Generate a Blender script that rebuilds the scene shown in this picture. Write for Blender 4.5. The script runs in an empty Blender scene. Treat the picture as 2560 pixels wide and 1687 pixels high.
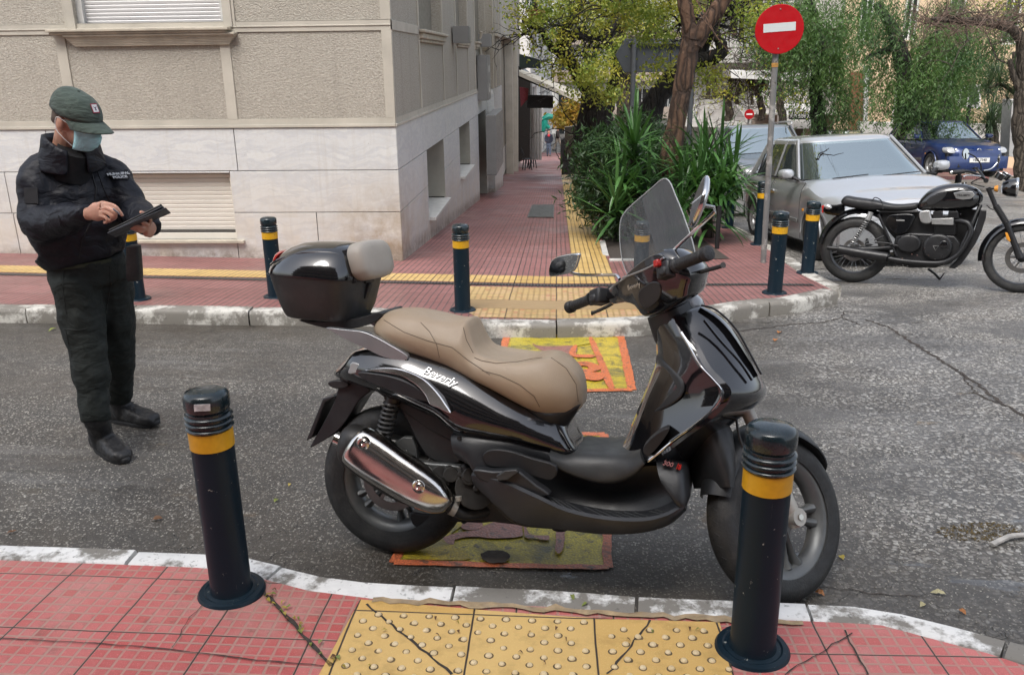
import bpy, bmesh, math, random
from mathutils import Vector, Matrix
from math import radians, sin, cos, pi, atan2, sqrt
random.seed(7)
sc = bpy.context.scene
COL = sc.collection

# ------------------------------------------------------------------ camera
IW, IH, FPX = 2560.0, 1687.0, 2120.0
PITCH, YAW, ROLL = radians(18.08), radians(3.14), radians(0.71)
def _cam_axes():
    f = Vector((0, cos(PITCH), -sin(PITCH))); d = Vector((0, -sin(PITCH), -cos(PITCH))); r = Vector((1, 0, 0))
    r2 = r*cos(ROLL) + d*sin(ROLL); d2 = -r*sin(ROLL) + d*cos(ROLL)
    Z = Matrix.Rotation(YAW, 3, 'Z')
    return Z @ r2, Z @ d2, Z @ f
CR, CD, CF = _cam_axes()
cam_d = bpy.data.cameras.new("camera"); cam = bpy.data.objects.new("camera", cam_d); COL.objects.link(cam)
cam_d.sensor_fit = 'HORIZONTAL'; cam_d.sensor_width = 36.0; cam_d.lens = FPX/IW*36.0
cam_d.clip_start = 0.05; cam_d.clip_end = 2000
cam.matrix_world = Matrix(((CR.x, -CD.x, -CF.x, 0), (CR.y, -CD.y, -CF.y, 0), (CR.z, -CD.z, -CF.z, 0), (0, 0, 0, 1)))
sc.camera = cam

# ------------------------------------------------------------------ light: overcast daylight
SUN_EL, SUN_AZ = radians(58), radians(200)
w = bpy.data.worlds.new("World"); sc.world = w; w.use_nodes = True
nt = w.node_tree; nt.nodes.clear()
sky = nt.nodes.new('ShaderNodeTexSky'); sky.sky_type = 'NISHITA'; sky.sun_disc = False
sky.sun_elevation = SUN_EL; sky.sun_rotation = SUN_AZ; sky.air_density = 1.0; sky.dust_density = 4.0; sky.ozone_density = 1.0
hs = nt.nodes.new('ShaderNodeHueSaturation'); hs.inputs['Saturation'].default_value = 0.48
bg = nt.nodes.new('ShaderNodeBackground'); bg.inputs['Strength'].default_value = 0.15
wo = nt.nodes.new('ShaderNodeOutputWorld')
nt.links.new(sky.outputs[0], hs.inputs['Color']); nt.links.new(hs.outputs[0], bg.inputs['Color']); nt.links.new(bg.outputs[0], wo.inputs[0])
sun_d = bpy.data.lights.new("sun", 'SUN'); sun_d.energy = 1.0; sun_d.angle = radians(30); sun_d.color = (1, .985, .95)
sun = bpy.data.objects.new("sun", sun_d); COL.objects.link(sun)
# azimuth of the sun as a compass direction: light comes from the upper left behind the camera
_sd = Vector((cos(SUN_EL)*sin(SUN_AZ), cos(SUN_EL)*cos(SUN_AZ), sin(SUN_EL)))
sun.rotation_euler = _sd.to_track_quat('Z', 'Y').to_euler()
sc.view_settings.view_transform = 'Standard'; sc.view_settings.look = 'None'
sc.view_settings.exposure = 1.15; sc.view_settings.gamma = 1.0
sc.cycles.max_bounces = 8; sc.cycles.transparent_max_bounces = 24
sc.cycles.use_denoising = True

# ------------------------------------------------------------------ photograph-to-world helpers (real 3D points on real surfaces)
def hp(x, y):                      # height of the pavement surface: the quarter slopes away from the camera
    d = y - 2.2
    z = -1.635 - .02*min(x, 0) + .008*max(0, min(x, 4)) - .066*min(d, 4.8) - .085*max(0, min(d, 66) - 4.8)
    return z
KERB = .11
def ray(u, v):
    return CF + CR*((u - IW/2)/FPX) + CD*((v - IH/2)/FPX)
def G(u, v, off=0.0):
    r = ray(u, v); lo, hi = .4, 250.0
    for _ in range(50):
        m = (lo + hi)/2; p = r*m
        if p.z > hp(p.x, p.y) + off: lo = m
        else: hi = m
    return r*lo
def PY(u, v, Y):
    r = ray(u, v); return r*(Y/r.y)
def PX(u, v, X):
    r = ray(u, v); return r*(X/r.x)
def PD(u, v, D):                   # at distance D along the view axis
    return ray(u, v)*D

# ------------------------------------------------------------------ node helpers
def mat(name):
    m = bpy.data.materials.new(name); m.use_nodes = True
    return m, NT(m.node_tree)
class NT:
    def __init__(s, t):
        s.t = t; s.b = t.nodes['Principled BSDF']; s._co = None
    def n(s, k, **kw):
        x = s.t.nodes.new(k)
        for a, v in kw.items(): setattr(x, a, v)
        return x
    def set(s, inp, v):
        if isinstance(v, bpy.types.NodeSocket): s.t.links.new(v, inp)
        elif isinstance(v, (tuple, list)) and len(v) == 3 and inp.type == 'RGBA': inp.default_value = (*v, 1)
        else: inp.default_value = v
    def P(s, **kw):
        M = {'color': 'Base Color', 'rough': 'Roughness', 'metal': 'Metallic', 'normal': 'Normal', 'coat': 'Coat Weight', 'croug': 'Coat Roughness',
             'trans': 'Transmission Weight', 'ior': 'IOR', 'alpha': 'Alpha', 'sub': 'Subsurface Weight', 'spec': 'Specular IOR Level', 'emc': 'Emission Color', 'ems': 'Emission Strength', 'sheen': 'Sheen Weight'}
        for k, v in kw.items(): s.set(s.b.inputs[M[k]], v)
        return s
    def co(s, kind='Object'):
        if s._co is None: s._co = s.n('ShaderNodeTexCoord')
        return s._co.outputs[kind]
    def geo(s): return s.n('ShaderNodeNewGeometry').outputs['Position']
    def m(s, op, a, b=0.0, c=0.0, clamp=False):
        x = s.n('ShaderNodeMath', operation=op); x.use_clamp = clamp
        for i, v in enumerate((a, b, c)): s.set(x.inputs[i], v)
        return x.outputs[0]
    def vm(s, op, a, b=(0, 0, 0), sc_=None):
        x = s.n('ShaderNodeVectorMath', operation=op); s.set(x.inputs[0], a)
        if sc_ is not None: s.set(x.inputs['Scale'], sc_)
        else: s.set(x.inputs[1], b)
        return x.outputs[0] if op not in ('LENGTH', 'DISTANCE', 'DOT_PRODUCT') else x.outputs[1]
    def xyz(s, v):
        x = s.n('ShaderNodeSeparateXYZ'); s.set(x.inputs[0], v); return x.outputs
    def cxyz(s, a, b, c):
        x = s.n('ShaderNodeCombineXYZ')
        for i, v in enumerate((a, b, c)): s.set(x.inputs[i], v)
        return x.outputs[0]
    def noise(s, v, scale=5, detail=4, rough=.55, dist=0, col=False):
        x = s.n('ShaderNodeTexNoise'); s.set(x.inputs['Vector'], v); x.inputs['Scale'].default_value = scale
        x.inputs['Detail'].default_value = detail; x.inputs['Roughness'].default_value = rough; x.inputs['Distortion'].default_value = dist
        return x.outputs[1 if col else 0]
    def vor(s, v, scale=5, feat='F1', rnd=1.0, out=0):
        x = s.n('ShaderNodeTexVoronoi', feature=feat); s.set(x.inputs['Vector'], v); x.inputs['Scale'].default_value = scale
        x.inputs['Randomness'].default_value = rnd; return x.outputs[out]
    def white(s, v, col=False):
        x = s.n('ShaderNodeTexWhiteNoise'); s.set(x.inputs['Vector'], v); return x.outputs[1 if col else 0]
    def ramp(s, f, stops, interp='LINEAR'):
        x = s.n('ShaderNodeValToRGB'); x.color_ramp.interpolation = interp; e = x.color_ramp.elements
        while len(e) < len(stops): e.new(.5)
        for el, (p, c) in zip(e, stops):
            el.position = p; el.color = (*c, 1) if isinstance(c, tuple) else (c, c, c, 1)
        s.set(x.inputs[0], f); return x.outputs[0]
    def mr(s, f, a, b, c=0.0, d=1.0, smooth=False):
        x = s.n('ShaderNodeMapRange'); x.clamp = True
        if smooth: x.interpolation_type = 'SMOOTHSTEP'
        for i, v in enumerate((f, a, b, c, d)): s.set(x.inputs[i], v)
        return x.outputs[0]
    def mix(s, f, a, b, mode='MIX'):
        x = s.n('ShaderNodeMix', data_type='RGBA', blend_type=mode); x.clamp_factor = True
        s.set(x.inputs[0], f); s.set(x.inputs[6], a); s.set(x.inputs[7], b); return x.outputs[2]
    def bump(s, h, strength=.3, dist=.01, prev=None):
        x = s.n('ShaderNodeBump'); x.inputs['Strength'].default_value = strength; x.inputs['Distance'].default_value = dist
        s.set(x.inputs['Height'], h)
        if prev is not None: s.set(x.inputs['Normal'], prev)
        return x.outputs[0]

_simple = {}
def simple(name, color, rough=.5, metal=0, coat=0, var=.12, scale=8, bump=0, bscale=60, dirt=0.0, spec=.5, croug=.03):
    """a plain procedural material: colour with slight mottling, dirt film and fine bump"""
    key = (name,)
    if key in _simple: return _simple[key]
    m, t = mat(name); g = t.co()
    nz = t.noise(g, scale, 5, .6)
    k = t.mr(nz, .3, .7, 1 - var, 1 + var)
    c = t.mix(1.0, (*color,), t.cxyz(k, k, k), 'MULTIPLY')
    if dirt > 0:
        dn = t.noise(g, scale*.6, 7, .7)
        c = t.mix(t.mr(dn, .5, .75, 0, dirt), c, (.28, .25, .21))
    r = t.mr(t.noise(g, scale*2.3, 4), .3, .7, max(.02, rough*.8), min(1, rough*1.25))
    t.P(color=c, rough=r, metal=metal, coat=coat, croug=croug, spec=spec)
    if bump: t.P(normal=t.bump(t.noise(g, bscale, 3), bump, .004))
    _simple[key] = m
    return m

# ------------------------------------------------------------------ mesh helpers
def se_ring(C, A, B, e=2.0, n=20, ph=0.0):
    C, A, B = Vector(C), Vector(A), Vector(B); out = []
    for i in range(n):
        t = 2*pi*(i + ph)/n; c, s = cos(t), sin(t)
        out.append(C + A*(math.copysign(abs(c)**(2/e), c)) + B*(math.copysign(abs(s)**(2/e), s)))
    return out
class MB:
    def __init__(s): s.v = []; s.f = []; s.mi = []; s.cur = 0
    def add(s, vs, fs):
        o = len(s.v); s.v += [Vector(x) for x in vs]; s.f += [tuple(i + o for i in f) for f in fs]; s.mi += [s.cur]*len(fs); return s
    def box(s, c, sz, M=None):
        x, y, z = [q/2 for q in sz]; c = Vector(c)
        vs = [Vector((a*x, b*y, d*z)) for a in (-1, 1) for b in (-1, 1) for d in (-1, 1)]
        vs = [(M @ v if M is not None else v) + c for v in vs]
        return s.add(vs, [(0, 1, 3, 2), (4, 6, 7, 5), (0, 4, 5, 1), (2, 3, 7, 6), (0, 2, 6, 4), (1, 5, 7, 3)])
    def loft(s, rings, cap=(True, True), closed=True, loop=False):
        n = len(rings[0]); vs = [p for r in rings for p in r]; fs = []
        R = len(rings)
        for i in range(R if loop else R - 1):
            i2 = (i + 1) % R
            for j in range(n if closed else n - 1):
                k = (j + 1) % n; fs.append((i*n + j, i*n + k, i2*n + k, i2*n + j))
        if not loop and closed:
            if cap[0]: fs.append(tuple(reversed(range(n))))
            if cap[1]: fs.append(tuple((R - 1)*n + j for j in range(n)))
        return s.add(vs, fs)
    def tube(s, pts, r, n=10, cap=True, e=2.0, up=None, closed=False):
        pts = [Vector(p) for p in pts]; m = len(pts); rr = r if isinstance(r, (list, tuple)) else [r]*m
        rings = []; nrm = None
        for i, p in enumerate(pts):
            a = pts[max(0, i - 1)] if not closed else pts[(i - 1) % m]; b = pts[min(m - 1, i + 1)] if not closed else pts[(i + 1) % m]
            d = (b - a)
            if d.length < 1e-9: d = Vector((0, 0, 1))
            d.normalize()
            if nrm is None:
                u = Vector(up) if up else (Vector((0, 0, 1)) if abs(d.z) < .9 else Vector((1, 0, 0)))
                nrm = (u - d*u.dot(d)).normalized()
            else:
                nrm = nrm - d*nrm.dot(d)
                nrm = nrm.normalized() if nrm.length > 1e-6 else d.orthogonal().normalized()
            bn = d.cross(nrm); q = rr[i]
            ra, rb = (q if isinstance(q, (tuple, list)) else (q, q))
            rings.append(se_ring(p, nrm*ra, bn*rb, e, n))
        return s.loft(rings, (cap, cap), True, closed)
    def lathe(s, prof, n=32, M=None, cap=False):
        rings = []
        for r, z in prof:
            ring = [Vector((r*cos(2*pi*i/n), r*sin(2*pi*i/n), z)) for i in range(n)]
            rings.append([M @ p for p in ring] if M is not None else ring)
        return s.loft(rings, (cap, cap))
    def torus(s, R, r, n=36, k=10, M=None, e=2.0, ry=None):
        """ring around local Y axis: R in XZ plane, r radial, ry along Y"""
        ry = ry or r; rings = []
        for i in range(n):
            a = 2*pi*i/n; d = Vector((cos(a), 0, sin(a)))
            ring = se_ring(d*R, d*r, Vector((0, ry, 0)), e, k)
            rings.append([M @ p for p in ring] if M is not None else ring)
        return s.loft(rings, closed=True, loop=True)
    def prism(s, pts, off, M=None):
        """closed outline of 3D points extruded by vector off"""
        pts = [Vector(p) for p in pts]; off = Vector(off); n = len(pts)
        return s.add(pts + [p + off for p in pts], [tuple(range(n)), tuple(reversed(range(n, 2*n)))] + [(i, i + n, (i + 1) % n + n, (i + 1) % n) for i in range(n)])
    def sphere(s, c, r, n=14, k=8, M=None):
        rx, ry, rz = r if isinstance(r, (tuple, list)) else (r, r, r); rings = []
        for i in range(1, k):
            a = pi*i/k - pi/2
            rings.append([Vector((rx*cos(a)*cos(2*pi*j/n), ry*cos(a)*sin(2*pi*j/n), rz*sin(a))) for j in range(n)])
        vs = [p for r_ in rings for p in r_]; fs = []
        for i in range(k - 2):
            for j in range(n): fs.append((i*n + j, i*n + (j + 1) % n, (i + 1)*n + (j + 1) % n, (i + 1)*n + j))
        b = len(vs); vs += [Vector((0, 0, -rz)), Vector((0, 0, rz))]
        for j in range(n): fs.append((b, (j + 1) % n, j)); fs.append((b + 1, (k - 2)*n + j, (k - 2)*n + (j + 1) % n))
        c = Vector(c); return s.add([(M @ v if M is not None else v) + c for v in vs], fs)
    def quad(s, a, b, c, d): return s.add([a, b, c, d], [(0, 1, 2, 3)])
    def build(s, name, m, parent=None, smooth=True, sub=0, bev=0, seg=2, angle=40, xf=None, solid=0, fix=True, kind=None, label=None, wp=False):
        me = bpy.data.meshes.new(name); me.from_pydata([tuple(v) for v in s.v], [], s.f)
        ms = m if isinstance(m, (list, tuple)) else [m]
        for q in ms: me.materials.append(q)
        if len(ms) > 1: me.polygons.foreach_set('material_index', s.mi)
        if fix:
            bm = bmesh.new(); bm.from_mesh(me); bmesh.ops.remove_doubles(bm, verts=bm.verts, dist=1e-5); bmesh.ops.recalc_face_normals(bm, faces=bm.faces); bm.to_mesh(me); bm.free()
        if smooth: me.polygons.foreach_set('use_smooth', [True]*len(me.polygons))
        o = bpy.data.objects.new(name, me); COL.objects.link(o)
        if parent is not None:
            o.parent = parent
            if wp: o.matrix_parent_inverse = Matrix.LocRotScale(parent.location, parent.rotation_euler, (1, 1, 1)).inverted()
        if xf is not None: o.matrix_local = xf
        if solid:
            q = o.modifiers.new('s', 'SOLIDIFY'); q.thickness = solid; q.offset = 0
        if bev:
            q = o.modifiers.new('b', 'BEVEL'); q.width = bev; q.segments = seg; q.limit_method = 'ANGLE'; q.angle_limit = radians(35)
        if sub:
            q = o.modifiers.new('u', 'SUBSURF'); q.levels = sub; q.render_levels = sub
        if smooth and not sub:
            _sharp(me, radians(angle))
        if kind: o['kind'] = kind
        if label: o['label'] = label
        return o
def _sharp(me, ang):
    bm = bmesh.new(); bm.from_mesh(me)
    for e in bm.edges:
        if len(e.link_faces) == 2:
            if e.calc_face_angle(0) > ang: e.smooth = False
    bm.to_mesh(me); bm.free()
def thing(name, label, cat, loc=(0, 0, 0), rotz=0.0, group=None, M=None):
    o = bpy.data.objects.new(name, None); COL.objects.link(o); o.empty_display_size = .1
    if M is not None: o.matrix_world = M
    else: o.location = loc; o.rotation_euler = (0, 0, rotz)
    o['label'] = label; o['category'] = cat
    if group: o['group'] = group
    return o
def tag(o, label, cat, group=None, kind=None):
    o['label'] = label; o['category'] = cat
    if group: o['group'] = group
    if kind: o['kind'] = kind
    return o
def struct(o): o['kind'] = 'structure'; return o
def dup(root, loc=None, rotz=None, label=None, group=None, M=None, scale=None):
    r = root.copy(); COL.objects.link(r)
    if loc is not None: r.location = loc
    if rotz is not None: r.rotation_euler = (0, 0, rotz)
    if M is not None: r.matrix_world = M
    if scale: r.scale = scale
    if label: r['label'] = label
    if group: r['group'] = group
    for ch in list(root.children):
        c = ch.copy(); COL.objects.link(c); c.parent = r
        for g in ch.children:
            d = g.copy(); COL.objects.link(d); d.parent = c
    return r
def text_mesh(body, size, m, parent, name='lettering', M=None, ext=.0008, bold=0.0, shear=0.0, align='CENTER', label=None, sx=1.0):
    cu = bpy.data.curves.new(name, 'FONT'); cu.body = body; cu.size = size; cu.extrude = ext; cu.offset = bold; cu.shear = shear
    cu.align_x = align; cu.align_y = 'CENTER'; cu.resolution_u = 3
    o = bpy.data.objects.new(name, cu); COL.objects.link(o)
    dg = bpy.context.evaluated_depsgraph_get(); me = bpy.data.meshes.new_from_object(o.evaluated_get(dg))
    bpy.data.objects.remove(o); me.materials.clear(); me.materials.append(m)
    if sx != 1: me.transform(Matrix.Diagonal((sx, 1, 1, 1)))
    q = bpy.data.objects.new(name, me); COL.objects.link(q)
    if parent is not None: q.parent = parent
    if M is not None: q.matrix_local = M
    if label: q['label'] = label
    return q
def catmull(pts, k=6, closed=False):
    pts = [Vector(p) for p in pts]; n = len(pts); out = []
    rng = range(n if closed else n - 1)
    for i in rng:
        if closed: a, b, c, d = pts[(i - 1) % n], pts[i], pts[(i + 1) % n], pts[(i + 2) % n]
        else: a, b, c, d = pts[max(0, i - 1)], pts[i], pts[i + 1], pts[min(n - 1, i + 2)]
        for j in range(k):
            t = j/k; out.append(.5*((2*b) + (c - a)*t + (2*a - 5*b + 4*c - d)*t*t + (3*b - a - 3*c + d)*t**3))
    if not closed: out.append(pts[-1])
    return out
# ------------------------------------------------------------------ ground materials
def m_asphalt():
    m, t = mat('wet worn asphalt with stone chips'); g = t.geo()
    X, Y, Z = t.xyz(g)
    # where the wearing course is worn to big chips: the wide crossing on the right
    z1 = t.noise(g, .55, 3, .5); z2 = t.noise(g, 2.2, 4, .6)
    right = t.mr(t.m('ADD', X, t.m('MULTIPLY', z2, 1.6)), 1.2, 2.6)
    worn = t.m('MULTIPLY', right, t.mr(t.m('ADD', z1, t.m('MULTIPLY', z2, .3)), .50, .60))
    wv = t.vm('ADD', g, t.vm('SCALE', t.noise(g, 30, 2, .5, col=True), sc_=.02))
    def chips(scale, keep, soft):
        d = t.vor(wv, scale, 'F1'); c = t.vor(wv, scale, 'F1', out=1); r = t.xyz(c)
        vis = t.mr(r[0], 1 - keep, 1 - keep + .02)
        body = t.mr(d, soft*.62, soft, 1, 0)
        return t.m('MULTIPLY', vis, body), r[1], d
    f1, b1, _ = chips(120, .40, .5)
    f2, b2, _ = chips(74, .52, .5)
    f3, b3, _ = chips(46, .80, .56)
    grain = t.noise(g, 420, 2, .6)
    big = t.m('MULTIPLY', t.m('MULTIPLY', f3, .85), worn); mid = t.m('MULTIPLY', f2, t.mr(z2, .40, .58, .25, .95)); small = f1
    base = t.mix(t.mr(z1, .3, .7), (.044, .040, .035), (.082, .077, .070))
    base = t.mix(t.m('MULTIPLY', right, .55), base, (.135, .132, .128)); base = t.mix(t.mr(z2, .45, .75, 0, .7), base, (.090, .074, .056)); base = t.mix(t.m('MULTIPLY', t.mr(t.noise(t.vm('ADD', g, (1, 8, 0)), 5, 5, .7), .45, .62), .5), base, (.028, .026, .024))
    base = t.mix(t.m('MULTIPLY', grain, .45), base, (.105, .098, .09))
    c = t.mix(t.m('MULTIPLY', small, t.mr(b1, 0, 1, .3, .9)), base, t.ramp(b1, [(0, (.15, .14, .12)), (.5, (.33, .30, .25)), (1, (.74, .70, .60))]))
    c = t.mix(t.m('MULTIPLY', mid, .8), c, t.ramp(b2, [(0, (.10, .095, .085)), (.5, (.27, .25, .215)), (1, (.68, .65, .57))]))
    c = t.mix(big, c, t.ramp(b3, [(0, (.19, .18, .165)), (.5, (.34, .32, .29)), (1, (.60, .585, .54))]))
    pale = t.mr(t.noise(t.vm('MULTIPLY', t.vm('ADD', g, (2, 5, 0)), (.55, 3.0, 1)), 1.4, 6, .65), .57, .70); c = t.mix(t.m('MULTIPLY', pale, .42), c, (.24, .235, .225))
    # fine dense surface, darker damp stripe by the near kerb and dirt in the gutters
    sm = t.mr(t.noise(t.vm('MULTIPLY', g, (.35, 1.6, 1)), .9, 4, .6), .52, .66)
    c = t.mix(t.m('MULTIPLY', sm, .3), c, t.mix(right, (.080, .076, .070), (.19, .188, .185)))
    wet = t.mr(t.m('ADD', t.noise(t.vm('MULTIPLY', g, (.8, 1.5, 1)), 1.3, 5, .6), t.m('MULTIPLY', t.noise(g, 12, 3), .12)), .50, .66)
    gut = t.m('MAXIMUM', t.mr(Y, 5.1, 6.2, 0, 1), t.mr(Y, 3.1, 2.55, 0, 1))
    gutn = t.m('MULTIPLY', t.m('MULTIPLY', gut, t.mr(X, 2.4, 1.2, 0, 1)), t.mr(z2, .3, .6, .35, 1))
    gutn = t.m('MULTIPLY', gutn, t.mr(Y, 6.7, 6.6, 0, 1))
    c = t.mix(t.m('MULTIPLY', gutn, .75), c, (.055, .044, .031))
    c = t.mix(t.m('MULTIPLY', wet, .45), c, t.mix(1.0, c, (.45, .45, .47), 'MULTIPLY'))
    rust = t.mr(t.noise(t.vm('ADD', g, (5, 3, 0)), 1.7, 4, .7), .67, .74, 0, .45)
    c = t.mix(rust, c, (.16, .10, .045))
    # cracks
    cr = t.m('ABSOLUTE', t.m('SUBTRACT', t.noise(t.vm('ADD', g, (9, 2, 0)), .7, 6, .62), .5))
    crk = t.mr(cr, .0, .0022, .8, 0)
    c = t.mix(t.m('MULTIPLY', crk, t.mr(z2, .5, .55)), c, (.012, .011, .01))
    pud = t.mr(t.noise(t.vm('ADD', t.vm('MULTIPLY', g, (.7, 1.9, 1)), (3.3, 1.7, 0)), 1.5, 6, .62), .645, .665)
    c = t.mix(t.m('MULTIPLY', pud, .5), c, (.06, .057, .052))
    rgh = t.mr(wet, 0, 1, .60, .24)
    rgh = t.m('ADD', rgh, t.m('MULTIPLY', grain, .12))
    h = t.m('ADD', t.m('MULTIPLY', f1, .35), t.m('ADD', t.m('MULTIPLY', mid, .5), t.m('MULTIPLY', big, 1.1)))
    h = t.m('ADD', h, t.m('MULTIPLY', grain, .5)); h = t.m('SUBTRACT', h, t.m('MULTIPLY', crk, 2)); h = t.m('MULTIPLY', h, t.m('SUBTRACT', 1.0, pud)); rgh = t.m('MULTIPLY', rgh, t.m('SUBTRACT', 1.0, t.m('MULTIPLY', pud, .85)))
    h2 = t.noise(g, 4, 4)
    nb = t.bump(h2, .5, .02)
    t.P(color=c, rough=rgh, normal=t.bump(h, .75, .0045, nb), spec=.5)
    return m
def tile_base(t, g, joint=.4, grid='lines', pitch=.0571, gw=.12, ox=0.0, oy=0.0):
    X, Y, Z = t.xyz(g)
    X = t.m('ADD', X, ox); Y = t.m('ADD', Y, oy)
    def groove(c, p, w_):
        f = t.m('FRACT', t.m('DIVIDE', c, p)); d = t.m('MINIMUM', f, t.m('SUBTRACT', 1.0, f)); return t.mr(d, w_*.35, w_*.75, 1, 0)
    gx = groove(X, pitch, gw); jx = groove(X, joint, .014); jy = groove(Y, joint, .014)
    lines = t.m('MAXIMUM', gx, groove(Y, pitch, gw)) if grid == 'grid' else gx
    jt = t.m('MAXIMUM', jx, jy)
    ids = t.cxyz(t.m('FLOOR', t.m('DIVIDE', X, joint)), t.m('FLOOR', t.m('DIVIDE', Y, joint)), 0)
    cid = t.cxyz(t.m('FLOOR', t.m('DIVIDE', X, pitch)), t.m('FLOOR', t.m('DIVIDE', Y, pitch)), 1)
    return lines, jt, ids, cid
def m_tiles(name, cA, cB, cG, grid='lines', pitch=.0571, gw=.12, ox=0.0, oy=0.0, spk=.5, wetness=.5, joint=.4):
    m, t = mat(name); g = t.geo()
    wob = t.vm('ADD', g, t.vm('SCALE', t.vm('SUBTRACT', t.noise(g, 3.0, 3, .5, col=True), (.5, .5, .5)), sc_=.012))
    lines, jt, ids, cid = tile_base(t, wob, joint, grid, pitch, gw, ox, oy)
    r = t.white(ids); rc = t.white(cid)
    n1 = t.noise(g, 1.3, 5, .6); n2 = t.noise(g, 14, 4, .65); sp = t.noise(g, 330, 2, .7)
    c = t.mix(r, cA, cB)
    c = t.mix(t.mr(n1, .4, .7, 0, .45), c, tuple(q*.62 for q in cA))
    c = t.mix(t.m('MULTIPLY', rc, .22), c, cB)
    if grid == 'grid':
        c = t.mix(t.mr(t.noise(t.vm('ADD', g, (4, 1, 0)), 3.2, 6, .68), .47, .68, 0, .6), c, (.46, .27, .235)); c = t.mix(t.m('MULTIPLY', t.mr(rc, .8, .95), .5), c, (.42, .06, .05)); c = t.mix(t.mr(t.noise(g, 7, 6, .75), .56, .72, 0, .55), c, (.17, .075, .06))
    c = t.mix(t.mr(sp, .58, .72, 0, spk), c, tuple(min(1, q*1.9 + .06) for q in cB))
    c = t.mix(t.mr(n2, .52, .75, 0, .35), c, tuple(q*.55 for q in cG)) if grid == 'lines' else t.mix(t.mr(n2, .60, .78, 0, .5), c, (.16, .09, .07))
    c = t.mix(t.m('MULTIPLY', lines, t.mr(n2, .3, .6, .65, 1)), c, cG)
    c = t.mix(jt, c, (.04, .03, .025))
    wet = t.mr(t.noise(t.vm('ADD', g, (3, 7, 1)), .8, 4, .6), .42, .64)
    t.P(color=c, rough=t.mr(wet, 0, 1, .62, .62 - .42*wetness), normal=t.bump(t.m('SUBTRACT', t.m('MULTIPLY', sp, .25), t.m('ADD', lines, jt)), .55, .003))
    return m
def m_kerb(name, tint=(.62, .60, .56), worn=.5):
    m, t = mat(name); g = t.geo()
    n1 = t.noise(g, 3.2, 6, .65); n2 = t.noise(g, 16, 5, .7)
    ptch = t.mr(t.m('ADD', n1, t.m('MULTIPLY', n2, .35)), .66 - .06*worn, .74 - .04*worn)
    c = t.mix(t.mr(n2, .3, .7), tint, tuple(q*.86 for q in tint))
    c = t.mix(ptch, c, (.20, .185, .16))
    c = t.mix(t.mr(t.noise(g, 45, 3, .6), .62, .7, 0, .7), c, (.1, .095, .085))
    t.P(color=c, rough=t.mr(n2, .3, .7, .5, .75), normal=t.bump(t.m('SUBTRACT', t.noise(g, 60, 4, .6), t.m('MULTIPLY', ptch, .8)), .4, .004))
    return m
M_ASPH = m_asphalt()
M_FAR = m_tiles('red ribbed pavement tile', (.225, .095, .086), (.29, .13, .12), (.075, .055, .05), 'lines', .0571, .17, spk=.15, wetness=.75)
M_NEAR = m_tiles('red chequer pavement tile', (.46, .092, .085), (.54, .165, .15), (.40, .23, .185), 'grid', .0429, .17, ox=.12, oy=.035, spk=.45, wetness=.3, joint=.30)
M_YLINE = m_tiles('yellow ribbed tactile tile', (.50, .32, .10), (.60, .42, .17), (.20, .13, .05), 'lines', .0571, .2, spk=.1, wetness=.5)
M_YDOT = m_tiles('yellow blister tactile tile', (.60, .33, .07), (.70, .48, .19), (.34, .19, .05), 'lines', 9.0, .0001, ox=.25, spk=.3, wetness=.45, joint=.37)
M_YDOT2 = m_tiles('yellow worn ramp tile', (.46, .31, .12), (.60, .43, .19), (.30, .2, .08), 'grid', .05, .3, spk=.3, wetness=.4)
M_KERB = m_kerb('white painted stone kerb', (.56, .54, .49), 1.0)
M_KERBN = m_kerb('white marble kerb', (.78, .77, .74), .3)

# ------------------------------------------------------------------ sheets
def sheet(name, poly, m, dz=0.0, cell=None, skirt=0.0, kind='structure'):
    """flat outline (x, y) laid on the pavement slope; skirt = depth of a vertical edge"""
    bm = bmesh.new(); vs = [bm.verts.new((x, y, 0)) for x, y in poly]; bm.faces.new(vs)
    bmesh.ops.triangulate(bm, faces=bm.faces)
    for co, no in (((0, 0, 0), (1, 0, 0)), ((4, 0, 0), (1, 0, 0)), ((0, 7, 0), (0, 1, 0)), ((0, 68.2, 0), (0, 1, 0))):
        bmesh.ops.bisect_plane(bm, geom=bm.verts[:] + bm.edges[:] + bm.faces[:], plane_co=co, plane_no=no)
    for v in bm.verts: v.co.z = hp(v.co.x, v.co.y) + dz
    if skirt:
        be = [e for e in bm.edges if len(e.link_faces) == 1]
        r = bmesh.ops.extrude_edge_only(bm, edges=be)
        for v in [q for q in r['geom'] if isinstance(q, bmesh.types.BMVert)]: v.co.z -= skirt
    bmesh.ops.recalc_face_normals(bm, faces=bm.faces)
    if not skirt:
        for f in bm.faces:
            if f.normal.z < 0: f.normal_flip()
    me = bpy.data.meshes.new(name); bm.to_mesh(me); bm.free(); me.materials.append(m)
    o = bpy.data.objects.new(name, me); COL.objects.link(o)
    if kind: o['kind'] = kind
    return o
def xy(p): return (p.x, p.y)
sheet('road', [(-150, -60), (200, -60), (200, 320), (-150, 320)], M_ASPH, -KERB)

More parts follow.
